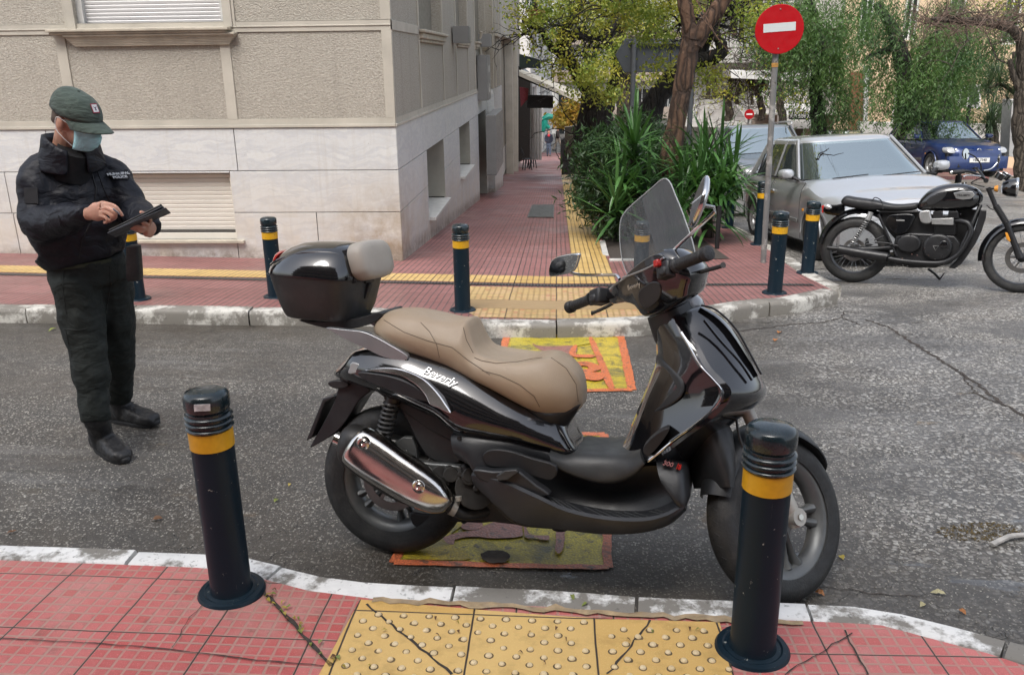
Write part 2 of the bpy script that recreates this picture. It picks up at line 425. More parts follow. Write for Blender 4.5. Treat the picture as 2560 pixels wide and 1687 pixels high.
KF = [xy(G(u, v)) for u, v in [(0, 774), (347, 776), (640, 780), (946, 783), (1182, 809), (1420, 812), (1600, 806), (1774, 780), (1878, 763), (1981, 753), (2095, 729)]]
KF = [(-14.0, 6.35), (-8.0, 6.4)] + KF
KS = [xy(G(u, v)) for u, v in [(2105, 715), (2043, 687), (1960, 629), (1919, 608), (1836, 563)]] + [(2.75, 16.0), (2.8, 24.0), (2.8, 40.0), (2.8, 70)]
def offset_poly(P, d):
    out = []
    for i, p in enumerate(P):
        a = Vector(P[max(0, i - 1)]); b = Vector(P[min(len(P) - 1, i + 1)]); t_ = (b - a).normalized(); out.append((p[0] - t_.y*d, p[1] + t_.x*d))
    return out
def kerb_line(name, P, m, width=.15, seglen=.9, side=1, gap=.006, depth=KERB, top=.004, rnd=.012, seed=1):
    """stones laid along the outline P (its road edge); each stone slightly out of line"""
    R = random.Random(seed); mb = MB(); pts = [Vector(p).to_3d() for p in P]
    # resample
    L = [0]
    for a, b in zip(pts, pts[1:]): L.append(L[-1] + (b - a).length)
    def at(s_):
        s_ = max(0, min(L[-1], s_))
        for i in range(len(pts) - 1):
            if s_ <= L[i + 1] or i == len(pts) - 2:
                k = (s_ - L[i])/max(1e-6, L[i + 1] - L[i]); d = (pts[i + 1] - pts[i]).normalized(); return pts[i].lerp(pts[i + 1], k), d
    s0 = 0
    while s0 < L[-1] - .05:
        ln = seglen*R.uniform(.75, 1.15); s1 = min(L[-1], s0 + ln)
        n = 4; rings = []; j = R.uniform(-.006, .006); jz = R.uniform(-.004, .006)
        for k in range(n + 1):
            p, d = at(s0 + gap + (s1 - s0 - 2*gap)*k/n); nrm = Vector((-d.y, d.x, 0))*side
            z = hp(p.x, p.y) + jz + top; q = p + nrm*j
            pr = [(0, -depth - .05), (-.004, -.03), (.004, -rnd), (rnd + .002, 0), (width - rnd, 0), (width, -rnd), (width, -.06)]
            rings.append([Vector((q.x + nrm.x*a, q.y + nrm.y*a, z + b + R.uniform(-.0015, .0015))) for a, b in pr] + [Vector((q.x + nrm.x*width, q.y + nrm.y*width, z - depth - .05))])
        mb.loft(rings); s0 = s1
    return struct(mb.build(name, m, smooth=True, angle=50))
kerb_line('kerb', KF, M_KERB, .15, .95, 1, seed=3)
kerb_line('kerb', KS, M_KERB, .15, .95, 1, seed=5)
KFi = offset_poly(KF, .145); KSi = offset_poly(KS, .145)
FAR = [(p[0], p[1]) for p in KFi[:-1]] + [(KS[0][0] - .15, KF[-1][1] + .1)] + KSi[1:] + [(-8, 70), (-14, 70)]
sheet('pavement', FAR, M_FAR, 0, skirt=.13)
Y0 = G(1005, 652).y; X0 = G(1005, 652).x
sheet('tactile_paving', [(-14, Y0 - .9), (.57, Y0 - .9), (.57, Y0 - 1.32), (-14, Y0 - 1.32)], M_YLINE, .004)
sheet('tactile_paving', [(.17, Y0 - .895), (.57, Y0 - .895), (.57, 60), (.17, 60)], M_YLINE, .004)
sheet('tactile_paving', [(-.80, 7.58), (.70, 7.58), (.66, 6.95), (-.80, 6.95)], M_YDOT2, .004)
def m_ramp():
    m, t = mat('ochre worn ramp strip'); g = t.geo()
    c = t.mix(t.noise(t.vm('MULTIPLY', g, (1, 4, 1)), 9, 5, .7), (.25, .16, .075), (.42, .29, .14))
    t.P(color=c, rough=.4, normal=t.bump(t.noise(g, 90, 4), .4, .003)); return m
sheet('tactile_paving', [(-.80, 6.945), (.66, 6.945), (.66, 6.62), (-.78, 6.62)], m_ramp(), .004)
sheet('tactile_paving', [(-.78, 6.615), (.68, 6.615), (.68, 6.28), (-.62, 6.28)], M_YDOT2, .004)

# near pavement
def ksrc(L): return [xy(G(u, v)) for u, v in L]
NO = ksrc([(0, 1362), (215, 1370), (517, 1381), (624, 1391), (700, 1410), (808, 1437), (958, 1455), (1100, 1460), (1388, 1474), (1646, 1494), (1948, 1504), (2125, 1512), (2206, 1519), (2367, 1560), (2475, 1587), (2560, 1614)])
NO = [(-9, NO[0][1] + .35), (-3.4, NO[0][1] + .06)] + NO + [(1.55, 2.02), (1.75, 1.7), (1.85, .5), (1.9, -3)]
kerb_line('kerb', NO, M_KERBN, .095, .62, -1, seed=11, rnd=.008)
NI = offset_poly(NO, -.098)
sheet('pavement', NI + [(-9, -3)], M_NEAR, -.002, skirt=.13)
def near_y(x):
    for a, b in zip(NI, NI[1:]):
        if a[0] <= x <= b[0]: return a[1] + (b[1] - a[1])*(x - a[0])/(b[0] - a[0])
    return 2.2
sheet('tactile_paving', [(-.62, near_y(-.62) - .02), (-.2, near_y(-.2) - .045), (.2, near_y(.2) - .045), (.50, near_y(.5) - .03), (.47, 1.2), (-.70, 1.2)], M_YDOT, .003)
mb = MB()
rr = random.Random(4)
for i in range(-11, 10):
    for j in range(0, 32):
        x = -.07 + i*.079 + (.0395 if j % 2 else 0); y = 1.25 + j*.0365
        if y > near_y(x) - .075 or x < -.67 + (y - 1.2)*.075 or x > .485: continue
        if abs(((x + .25) % .37)) < .012 or rr.random() < .03: continue
        z = hp(x, y) + .0035; r = .0099*rr.uniform(.85, 1.05); dx, dy = rr.gauss(0, .0007), rr.gauss(0, .0007)
        mb.cur = 1; mb.lathe([(r*rr.uniform(1.22, 1.42), z + .0004), (.0005, z + .0006)], 12, Matrix.Translation((x + dx*2, y + dy*2 - .001, 0)))  # dark ring laid round the foot of each stud
        mb.cur = 0; mb.lathe([(r, z), (r*.86, z + .0038), (r*.45, z + .0056), (.0005, z + .006)], 12, Matrix.Translation((x, y, 0)))
def m_blister():
    m, t = mat('worn blister stud'); g = t.geo()
    c = t.mix(t.noise(g, 25, 3), (.62, .44, .20), (.74, .62, .42)); t.P(color=c, rough=.45); return m
struct(mb.build('tactile_studs', [m_blister(), simple('dark stud ring', (.13, .085, .04), .7, var=.5, scale=30)], smooth=True, angle=60))
# mortar strip and diagonal saw cuts between the tactile tiles and the kerb
def strip(poly, w_, m, dz, name='crack', seed=0, jit=.004):
    R = random.Random(seed); P = []
    for a, b in zip(poly, poly[1:]):
        n = max(2, int((Vector(b) - Vector(a)).length/.03))
        for k in range(n): P.append(Vector(a).lerp(Vector(b), k/n))
    P.append(Vector(poly[-1])); L = []; Rr = []
    for i, p in enumerate(P):
        d = (P[min(i + 1, len(P) - 1)] - P[max(0, i - 1)]).normalized(); nn = Vector((-d.y, d.x)); o = R.uniform(-jit, jit); ww = w_*R.uniform(.6, 1.25)/2
        L.append(p + nn*(o + ww)); Rr.append(p + nn*(o - ww))
    mb_ = MB(); vs = [Vector((q.x, q.y, hp(q.x, q.y) + dz)) for q in L + Rr]; n = len(L)
    mb_.add(vs, [(i, i + 1, n + i + 1, n + i) for i in range(n - 1)])
    return struct(mb_.build(name, m, smooth=False))
M_CRACK = simple('dark soil in a joint', (.045, .035, .028), .9, var=.3, scale=30)
M_MORT = simple('crumbled ochre mortar', (.36, .26, .15), .85, var=.35, scale=22, bump=.6, bscale=70, dirt=.5)
def gp(u, v): return tuple(xy(G(u, v)))
for k, (a, b, w_) in enumerate([((915, 1512), (1130, 1687), .008), ((1627, 1552), (1520, 1687), .007), ((655, 1475), (830, 1665), .013), ((520, 1500), (475, 1545), .003), ((475, 1545), (430, 1620), .0025), ((2130, 1582), (1960, 1687), .0035), ((2110, 1575), (2170, 1687), .005)]):
    strip([gp(*a), gp(*b)], w_, M_CRACK, .0045 if k < 2 else .003, 'pavement_crack', k)

strip([gp(0, 1595), gp(235, 1608), gp(400, 1620), gp(640, 1650), gp(860, 1668)], .004, M_CRACK, .0025, 'pavement_crack', 21, .0015)
for k, (L_, w_) in enumerate([([(2165, 800), (2215, 816), (2300, 868), (2390, 925), (2446, 963), (2500, 1005), (2575, 1052)], .022), ([(1843, 829), (1981, 811), (2060, 806), (2102, 794), (2150, 812)], .014), ([(2400, 932), (2440, 985), (2490, 1008)], .012), ([(2102, 794), (2110, 780), (2150, 782)], .010), ([(1850, 1445), (2000, 1458), (2150, 1480), (2300, 1492)], .006)]):
    strip([xy(G(u, v, -KERB)) for u, v in L_], w_, M_CRACK, -KERB + .0035, 'road_crack', 40 + k, .012)

MP = [(x, near_y(x) - .016) for x in (-.58, -.4, -.2, 0, .2, .4, .55, .75)]
strip(MP, .030, M_MORT, .0045, 'mortar_joint', 61, .013)
# ------------------------------------------------------------------ building materials
def m_stucco():
    m, t = mat('scratched grey beige stucco'); g = t.geo()
    w_ = t.vm('ADD', g, t.vm('SCALE', t.noise(g, 9, 2, .5, col=True), sc_=.05))
    a = t.noise(t.vm('MULTIPLY', w_, (1, 1, 1.6)), 42, 3, .55, .6)
    n = t.noise(g, .8, 5, .6); st = t.noise(t.vm('MULTIPLY', g, (7, 7, .45)), 1.2, 6, .7)
    c = t.mix(t.mr(a, .35, .65), (.31, .285, .24), (.43, .40, .345))
    c = t.mix(t.mr(n, .35, .7, 0, .35), c, (.30, .275, .225))
    c = t.mix(t.mr(st, .52, .72, 0, .4), c, (.24, .22, .185))
    t.P(color=c, rough=.9, normal=t.bump(a, .8, .014)); return m
def m_marble():
    m, t = mat('veined grey white marble'); g = t.geo(); X, Y, Z = t.xyz(g)
    slab = t.white(t.cxyz(t.m('FLOOR', t.m('MULTIPLY', X, .9)), t.m('FLOOR', t.m('MULTIPLY', Y, .9)), t.m('FLOOR', t.m('MULTIPLY', t.m('ADD', Z, .66), 2.1))), True)
    p = t.vm('ADD', g, t.vm('SCALE', slab, sc_=5)); d = t.noise(p, 1.3, 4, .6, col=True)
    q = t.vm('MULTIPLY', t.vm('ADD', p, t.vm('SCALE', d, sc_=.35)), (.55, .55, 3.4))
    v = t.noise(q, 2.3, 7, .6, .5); f = t.noise(p, 26, 4, .7)
    c = t.ramp(v, [(.25, (.50, .515, .525)), (.45, (.60, .61, .605)), (.52, (.51, .525, .54)), (.6, (.62, .63, .62)), (.8, (.575, .58, .565))])
    c = t.mix(t.mr(f, .4, .75, 0, .3), c, (.50, .46, .39))
    # brown damp rising from the pavement, heaviest at the corner
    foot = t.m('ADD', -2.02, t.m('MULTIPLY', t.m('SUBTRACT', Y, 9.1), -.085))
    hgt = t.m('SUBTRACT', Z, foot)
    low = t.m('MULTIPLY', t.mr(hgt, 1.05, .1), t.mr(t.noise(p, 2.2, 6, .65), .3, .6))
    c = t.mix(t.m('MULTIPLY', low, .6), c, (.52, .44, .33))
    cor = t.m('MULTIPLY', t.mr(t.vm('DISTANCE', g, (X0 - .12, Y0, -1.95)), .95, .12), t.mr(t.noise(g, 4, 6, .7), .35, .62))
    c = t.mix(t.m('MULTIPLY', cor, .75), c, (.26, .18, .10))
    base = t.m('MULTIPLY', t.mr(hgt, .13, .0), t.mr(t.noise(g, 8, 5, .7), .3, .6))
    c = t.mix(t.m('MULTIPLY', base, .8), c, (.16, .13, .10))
    drp = t.noise(t.vm('MULTIPLY', g, (9, 9, .5)), 1.6, 6, .7); c = t.mix(t.mr(drp, .54, .72, 0, .38), c, (.42, .39, .34)); c = t.mix(t.mr(t.noise(g, 70, 3), .70, .74, 0, .5), c, (.2, .18, .15))
    t.P(color=c, rough=.42, normal=t.bump(f, .12, .004)); return m
M_STUC = m_stucco(); M_MARB = m_marble()
M_BAND = simple('smooth cream render band', (.43, .40, .34), .8, var=.12, scale=3, bump=.15, bscale=50, dirt=.15)
M_REVEAL = simple('pale green grey render', (.34, .33, .285), .8, var=.1, scale=3)
M_SILL = simple('weathered cream stone sill', (.40, .36, .29), .75, var=.2, scale=5, dirt=.35)
M_SHUT = simple('grey white shutter slats', (.56, .55, .54), .5, var=.05, scale=3, dirt=.08)
M_SHUT2 = simple('cream shutter slats', (.60, .57, .51), .5, var=.06, scale=2, dirt=.12)
M_DKGLS = simple('dark window glass', (.03, .035, .035), .08, var=.2, scale=1)
M_GREYM = simple('grey painted metal', (.20, .20, .195), .45, var=.06, scale=4, dirt=.1)
M_BLK = simple('black rubber', (.012, .012, .013), .55)
M_GAP = simple('dark joint', (.05, .045, .04), .9)

def zc(u, v): return PY(u, v, Y0).z
Z1, Z2, Z3, ZT = zc(985, 314), zc(993, 425), zc(995, 530), zc(970, 62)
def xf_(u, v): return PY(u, v, Y0).x
def ys_(u, v): return PX(u, v, X0).y
bld = thing('apartment_building', 'grey beige corner apartment building with marble base behind the policeman', 'building', (X0, Y0, hp(X0, Y0)))
TOP = 7.0
YE = ys_(1216, 250)                         # where the side front steps out
XL = -9.5
def wall_boxes(mb, plane, rects, depth0, depth1):
    """plane 'F' (facing the camera) or 'S' (facing the side street); rect a0,a1,z0,z1; from depth0 to depth1 in front of the wall line"""
    for a0, a1, z0, z1 in rects:
        if plane == 'F': mb.box(((a0 + a1)/2, Y0 - (depth0 + depth1)/2, (z0 + z1)/2), (abs(a1 - a0), abs(depth1 - depth0), abs(z1 - z0)))
        else: mb.box((X0 + (depth0 + depth1)/2, (a0 + a1)/2, (z0 + z1)/2), (abs(depth1 - depth0), abs(a1 - a0), abs(z1 - z0)))
# openings
WX0, WX1 = xf_(190, 50), xf_(560, 50); WZ = zc(370, 72)
BX0, BX1 = xf_(222, 500), xf_(585, 520); BZ0, BZ1 = zc(590, 600), zc(590, 432)
SO = [(ys_(1068, 480), ys_(1110, 450), zc(1000, 590) - .16, Z2 - .0), (ys_(1148, 400), ys_(1174, 390), -1.94, Z2), (ys_(1196, 400), ys_(1215, 390), -3.3, Z2 + .0)]
SW = [(ys_(1047, 60), ys_(1102, 60)), (ys_(1139, 60), ys_(1166, 60)), (ys_(1186, 60), ys_(1211, 60))]
WZS = PX(1047, 74, X0).z
# core body, slabs behind the skins
mb = MB()
core = .30
mb.box(((XL + X0)/2 - core/2, (Y0 + 24)/2 + core/2, (TOP - 4)/2), (X0 - XL - core, 24 - Y0 - core, TOP + 4))
mb.build('core_wall', M_REVEAL, bld, smooth=False, wp=True)
def skin(mb, plane, a0, a1, z0, z1, holes, th):
    """rectangular skin of thickness th with rectangular holes cut out"""
    A = sorted({a0, a1} | {h[0] for h in holes} | {h[1] for h in holes}); Zs = sorted({z0, z1} | {h[2] for h in holes} | {h[3] for h in holes})
    A = [a for a in A if a0 <= a <= a1]; Zs = [z for z in Zs if z0 <= z <= z1]
    for i in range(len(A) - 1):
        for j in range(len(Zs) - 1):
            ca, cz = (A[i] + A[i + 1])/2, (Zs[j] + Zs[j + 1])/2
            if any(h[0] < ca < h[1] and h[2] < cz < h[3] for h in holes): continue
            wall_boxes(mb, plane, [(A[i], A[i + 1], Zs[j], Zs[j + 1])], -core, -core + th) if th < 0 else wall_boxes(mb, plane, [(A[i], A[i + 1], Zs[j], Zs[j + 1])], -core + .001, 0)
mb = MB()
skin(mb, 'F', XL, X0, Z1, TOP, [(WX0, WX1, WZ, TOP + 1)], .3)
skin(mb, 'S', Y0 + core, YE, Z1, TOP, [(a, b, WZS, TOP + 1) for a, b in SW], .3)
mb.build('upper_wall', M_STUC, bld, smooth=False, wp=True)
# smooth render bands framing the stucco panels, 12 mm proud
mb = MB(); B = .055; pr = (.0, .012)
xs_f = [xf_(168, 200), xf_(572, 200)]
fb = [(XL, X0 + .012, Z1, Z1 + .075), (XL, X0 + .012, ZT - .05, ZT + .05), (X0 - .09, X0 + .012, Z1 + .075, ZT - .05), (X0 - .09, X0 + .012, ZT + .05, TOP)]
for x in xs_f: fb.append((x - .055, x + .055, Z1 + .075, ZT - .05))
wall_boxes(mb, 'F', fb, *pr)
sb = [(Y0 + .0005, YE, Z1, Z1 + .075), (Y0 + .0005, SW[0][0] - .09, ZT - .05, ZT + .05), (Y0 + .0005, Y0 + .06, Z1 + .075, TOP)]
for a, b in SW:
    for q in (a - .09, b + .09): sb.append((q - .04, q + .04, Z1 + .075, TOP))
wall_boxes(mb, 'S', sb, .0, .014)
mb.build('render_band', M_BAND, bld, smooth=False, wp=True, bev=.004)
mb = MB(); wall_boxes(mb, 'F', [(XL, X0 + .013, Z1 - .012, Z1 + .018)], .014, .03); wall_boxes(mb, 'F', [(XL, X0 + .013, ZT - .008, ZT + .006)], .0125, .02)
wall_boxes(mb, 'S', [(Y0 - .028, YE, Z1 - .012, Z1 + .018)], .0155, .03)
mb.build('string_course', M_BAND, bld, smooth=False, wp=True, bev=.005)
# marble cladding: individual slabs with open joints, over a dark bed
mb = MB()
wall_boxes(mb, 'F', [(XL, BX0, -3.2, Z1 - .013), (BX1, X0 - .03, -3.2, Z1 - .013), (BX0, BX1, BZ1, Z1 - .013), (BX0, BX1, -3.2, BZ0)], -core + .001, -.004)
hs_ = [(a, b, z0, z1) for a, b, z0, z1 in SO]
def cut(plane, a0, a1, z0, z1, holes, d0, d1, mb):
    A = sorted({a0, a1} | {x for h in holes for x in h[:2] if a0 < x < a1}); Zs = sorted({z0, z1} | {x for h in holes for x in h[2:] if z0 < x < z1})
    for i in range(len(A) - 1):
        for j in range(len(Zs) - 1):
            ca, cz = (A[i] + A[i + 1])/2, (Zs[j] + Zs[j + 1])/2
            if any(h[0] < ca < h[1] and h[2] < cz < h[3] for h in holes): continue
            wall_boxes(mb, plane, [(A[i], A[i + 1], Zs[j], Zs[j + 1])], d0, d1)
cut('S', Y0 + core, YE, -4.2, Z1 - .013, hs_, -core + .001, -.004, mb)
mb.build('joint_bed', M_GAP, bld, smooth=False, wp=True)
mb = MB(); g_ = .004
def slabs(plane, a0, a1, z0, z1, cuts, holes, mb):
    A = [a0] + [c for c in cuts if a0 < c < a1] + [a1]
    for i in range(len(A) - 1): cut(plane, A[i] + g_, A[i + 1] - g_, z0 + g_, z1 - g_, holes, -.0035, .016, mb)
bh = [(BX0, BX1, BZ0, BZ1)]
slabs('F', XL, X0 + .016, Z2, Z1 - .013, [-7.4, xf_(120, 350), xf_(590, 370)], [], mb)
slabs('F', XL, X0 + .016, Z3, Z2, [-7.4, xf_(20, 470), BX0, BX1], bh, mb)
slabs('F', XL, X0 + .016, -3.2, Z3, [-7.4, xf_(40, 560), BX0, BX1, xf_(794, 560)], bh, mb)
ycut = [ys_(1056, 400), ys_(1112, 350), ys_(1150, 330), ys_(1190, 300)]
slabs('S', Y0 - .01, YE, Z2, Z1 - .013, ycut, [], mb)
slabs('S', Y0 - .01, YE, Z3, Z2, ycut, hs_, mb)
slabs('S', Y0 - .01, YE, -4.2, Z3, ycut, hs_, mb)
mb.build('marble_cladding', M_MARB, bld, smooth=False, wp=True, bev=.003)
# side openings: sills, back panels
for k, (a, b, z0, z1) in enumerate(SO):
    mb = MB(); mb.box((X0 - .262, (a + b)/2, (z0 + z1)/2), (.03, b - a, z1 - z0)); mb.box((X0 - .12, b - .01, (z0 + z1)/2 + .01), (.27, .02, z1 - z0 - .02))
    o = mb.build('window' if k < 2 else 'doorway', M_REVEAL, bld, smooth=False, wp=True)
    mb = MB(); mb.box((X0 - .09, (a + b)/2, z0 - .02), (.38, b - a + (.0 if k < 2 else .5), .045)); mb.build('sill' if k < 2 else 'doorstep', simple('pale marble slab', (.62, .61, .57), .5), o, smooth=False, wp=True, bev=.004)
for k, (a, b) in enumerate(SW):
    mb = MB(); mb.box((X0 - .16, (a + b)/2, 1.2), (.04, b - a, 3.2))
    o = mb.build('window', simple('brown grey shutter', (.20, .185, .155), .6), bld, smooth=False, wp=True)
    mb = MB(); mb.box((X0 + .03, (a + b)/2, WZS - .02), (.13, b - a + .22, .04)); mb.box((X0 + .02, (a + b)/2, WZS - .075), (.09, b - a + .16, .07)); mb.box((X0 + .01, (a + b)/2, WZS - .13), (.06, b - a + .1, .04))
    mb.build('sill', M_SILL, o, smooth=False, wp=True, bev=.012)
# upper front window: frame, shutter and moulded sill
mb = MB(); cx = (WX0 + WX1)/2; wz1 = 3.0; sx0, sx1 = xf_(205, 50), xf_(548, 50)
n = 60; prof = []
z = WZ + .015
while z < wz1:
    for dz, dy in ((0, 0), (.004, .006), (.026, .0095), (.034, .004), (.038, 0)): prof.append((z + dz, dy))
    z += .038
rings = [[Vector((x, Y0 + .10 - dy, z_)) for z_, dy in prof] for x in (sx0, sx1)]
wn = MB(); wn.box((cx, Y0 + .155, 1.7), (WX1 - WX0, .02, 2.7)); win = wn.build('window', M_REVEAL, bld, smooth=False, wp=True)
mb.loft(rings, closed=False); mb.build('roller_shutter', M_SHUT, win, smooth=True, angle=25, wp=True)
for xa, xb in ((xf_(186, 50), sx0), (sx1, xf_(560, 50))):
    mb = MB(); mb.box(((xa + xb)/2, Y0 + .075, WZ + 1.3), (xb - xa, .07, 2.6)); mb.build('window_frame', simple('white grey frame paint', (.5, .5, .48), .5), win, smooth=False, wp=True, bev=.004)
for s_, x in ((-1, WX0), (1, WX1)):
    mb = MB(); mb.box((x + s_*.045, Y0 - .016, WZ + 1.3), (.09, .03, 2.6)); mb.box((x + s_*.105, Y0 - .009, WZ + 1.3), (.03, .018, 2.6)); mb.build('window_surround', M_BAND, win, smooth=False, wp=True, bev=.006)
mb = MB()
for x0, x1, z0, z1, d in ((xf_(130, 82), xf_(580, 76), WZ - .028, WZ, .13), (xf_(137, 90), xf_(573, 85), WZ - .05, WZ - .0285, .11)):
    mb.box(((x0 + x1)/2, Y0 - d/2 + .05, (z0 + z1)/2), (x1 - x0, d + .1, z1 - z0))
for i in range(7):
    a = i/6; w_ = .035*(1 - cos(a*pi/2))
    mb.box((cx, Y0 - (.085 - .055*a**.7)/2, WZ - .062 - .095*a), (xf_(568, 95) - xf_(142, 95) - .16*a, .085 - .055*a**.7 + .02, .024))
mb.build('sill', M_SILL, win, smooth=False, wp=True, bev=.006)
for u in (234, 522): mb = MB(); mb.tube([PY(u, 66, Y0 + .09), PY(u, 66, Y0 + .055)], [.018, .014], 10); mb.build('shutter_stop', M_BLK, win, wp=True)
# basement roller shutter
mb = MB(); prof = []; z = BZ0 + .10
while z < BZ1 - .01:
    for dz, dy in ((0, 0), (.003, .007), (.038, .010), (.045, .002), (.048, 0)): prof.append((z + dz, dy))
    z += .048
mb.loft([[Vector((x, Y0 + .09 - dy, z_)) for z_, dy in prof] for x in (BX0 + .02, BX1 - .02)], closed=False)
bs = MB(); bs.box(((BX0 + BX1)/2, Y0 + .15, (BZ0 + BZ1)/2), (BX1 - BX0, .02, BZ1 - BZ0)); bw = bs.build('basement_window', M_REVEAL, bld, smooth=False, wp=True)
mb.build('roller_shutter', M_SHUT2, bw, angle=25, wp=True)
mb = MB()
mb.box(((BX0 + BX1)/2, Y0 + .075, BZ0 + .085), (BX1 - BX0 - .03, .05, .02)); mb.build('bottom_rail', M_GAP, bw, smooth=False, wp=True)
mb = MB(); mb.box(((BX0 + BX1)/2, Y0 + .07, BZ0 + .038), (BX1 - BX0 - .01, .06, .074)); mb.box((BX0 + .011, Y0 + .06, (BZ0 + BZ1)/2), (.022, .07, BZ1 - BZ0)); mb.box((BX1 - .011, Y0 + .06, (BZ0 + BZ1)/2), (.022, .07, BZ1 - BZ0))
mb.build('shutter_guide', M_SHUT2, bw, smooth=False, wp=True, bev=.003)
mb = MB(); mb.box(((BX0 + BX1)/2 + .03, Y0 - .02, BZ0 - .012), (BX1 - BX0 + .12, .09, .03)); mb.build('sill', M_SILL, bw, smooth=False, wp=True, bev=.004)

# wall lamps and meter cabinet on the side front
def wall_box(name, label, cat, y0, y1, z0, z1, d, m, group=None, xb=None):
    mb = MB(); xb = X0 + .02 if xb is None else xb; mb.box((xb + d/2, (y0 + y1)/2, (z0 + z1)/2), (d, y1 - y0, z1 - z0))
    mb.box((xb + d + .004, (y0 + y1)/2, (z0 + z1)/2), (.008, (y1 - y0)*.9, (z1 - z0)*.94))
    o = mb.build(name, m, smooth=False, bev=.006); return tag(o, label, cat, group)
for (u, v, lb) in ((1118, 88, 'grey box lamp on the side wall, nearer to the corner'), (1182, 102, 'grey box lamp on the side wall, farther from the corner')):
    p = PX(u + 13, v, X0)
    o = wall_box('wall_lamp', lb, 'wall lamp', p.y - .15, p.y + .15, p.z - .13, p.z + .13, .26, M_GREYM, 'box lamps on the side wall')
p = PX(1192, 185, X0)
o = wall_box('meter_cabinet', 'grey meter cabinet with torn paper stickers high on the side wall', 'cabinet', p.y - .1, p.y + .9, p.z - .55, p.z + .38, .2, M_GREYM)
mb = MB(); rr = random.Random(5)
for i in range(5):
    q = Vector((X0 + .2296, p.y + .1 + rr.random()*.55, p.z - .35 + rr.random()*.6)); s1, s2 = rr.uniform(.07, .13), rr.uniform(.07, .14)
    mb.box(q, (.002, s1*2, s2), Matrix.Rotation(rr.uniform(-.15, .15), 3, 'X'))
mb.build('sticker', simple('torn white paper', (.55, .55, .52), .7, var=.3, scale=30), o, smooth=False)
mb = MB(); mb.tube([(X0 + .06, p.y + .35, p.z + .38), (X0 + .06, p.y + .35, p.z + .7), (X0 + .1, p.y + .3, p.z + .85)], .03, 8); mb.build('conduit', M_SILL, o)

# second bay of the same row, a step out from the wall
X1 = X0 + .17
bay = thing('stair_tower', 'pale rendered bay with marble foot projecting from the side wall', 'building', (X1, YE, hp(X1, YE)))
ye2 = PX(1253, 200, X1).y
mb = MB(); mb.box((X1 - .6, (YE + ye2)/2, (TOP + Z1)/2), (1.2, ye2 - YE, TOP - Z1)); mb.build('wall', M_STUC, bay, smooth=False, wp=True)
mb = MB(); mb.box((X1 - .59, (YE + ye2)/2, (Z1 - 5)/2 - .01), (1.2, ye2 - YE + .01, Z1 + 5)); mb.build('marble_foot', M_MARB, bay, smooth=False, wp=True)
mb = MB()
for y in (YE + .03, YE + .9, ye2 - .9): mb.box((X1 + .012, y, (TOP + Z1)/2), (.024, .1, TOP - Z1 - .01))
mb.box((X1 + .02, (YE + ye2)/2, .6), (.1, 1.6, .06)); mb.build('pilaster', M_BAND, bay, smooth=False, wp=True)
# tall grey cabinet standing against the bay
pb = PX(1222, 430, X1); pt = PX(1222, 282, X1)
cb = thing('utility_cabinet', 'tall grey double door utility cabinet against the side wall', 'cabinet', (X1, pb.y, pb.z))
ya, yb = YE + .05, PX(1240, 350, X1 + .22).y
for k, (a, b) in enumerate(((ya, (ya + yb)/2 - .01), ((ya + yb)/2 + .01, yb))):
    mb = MB(); mb.box((X1 + .11, (a + b)/2, (pb.z + pt.z)/2), (.22, b - a, pt.z - pb.z)); mb.build('cabinet_door', M_GREYM, cb, smooth=False, bev=.01, wp=True)
# white low stone parapets and drain pipes along the foot of the wall
mb = MB()
for u0, v0 in ((1262, 395),):
    a = G(1262, 440); mb.box((a.x - .15, a.y + 1.2, a.z + .45), (.16, 2.6, .9))
tag(mb.build('parapet', simple('white stone parapet', (.6, .59, .56), .6), bev=.01), 'low white stone parapet at the foot of the recessed entrance', 'parapet')

# block farther down the street with balcony slab and slim columns
nx = thing('neighbour_building', 'cream apartment block with deep balconies beyond the corner building', 'building', (X0, ye2, hp(X0, ye2)))
X2 = PY(1253, 100, ye2 + .2).x
yC = G(1294, 429).y; XC = G(1294, 429).x
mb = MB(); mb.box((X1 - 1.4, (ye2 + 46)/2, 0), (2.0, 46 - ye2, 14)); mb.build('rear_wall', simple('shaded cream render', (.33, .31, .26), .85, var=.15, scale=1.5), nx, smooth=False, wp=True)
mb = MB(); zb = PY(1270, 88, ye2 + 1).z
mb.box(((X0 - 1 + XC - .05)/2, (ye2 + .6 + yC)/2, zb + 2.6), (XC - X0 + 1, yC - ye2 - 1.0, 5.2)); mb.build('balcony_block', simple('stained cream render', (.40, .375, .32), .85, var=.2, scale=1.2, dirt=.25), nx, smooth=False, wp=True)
mb = MB(); mb.box((XC - .08, yC, 1), (.22, .35, 16)); mb.build('column', M_BAND, nx, smooth=False, wp=True)
mb = MB(); mb.box((X0 - .05, yC - 2.2, 0), (.25, .5, 14)); mb.build('column', M_BAND, nx, smooth=False, wp=True)

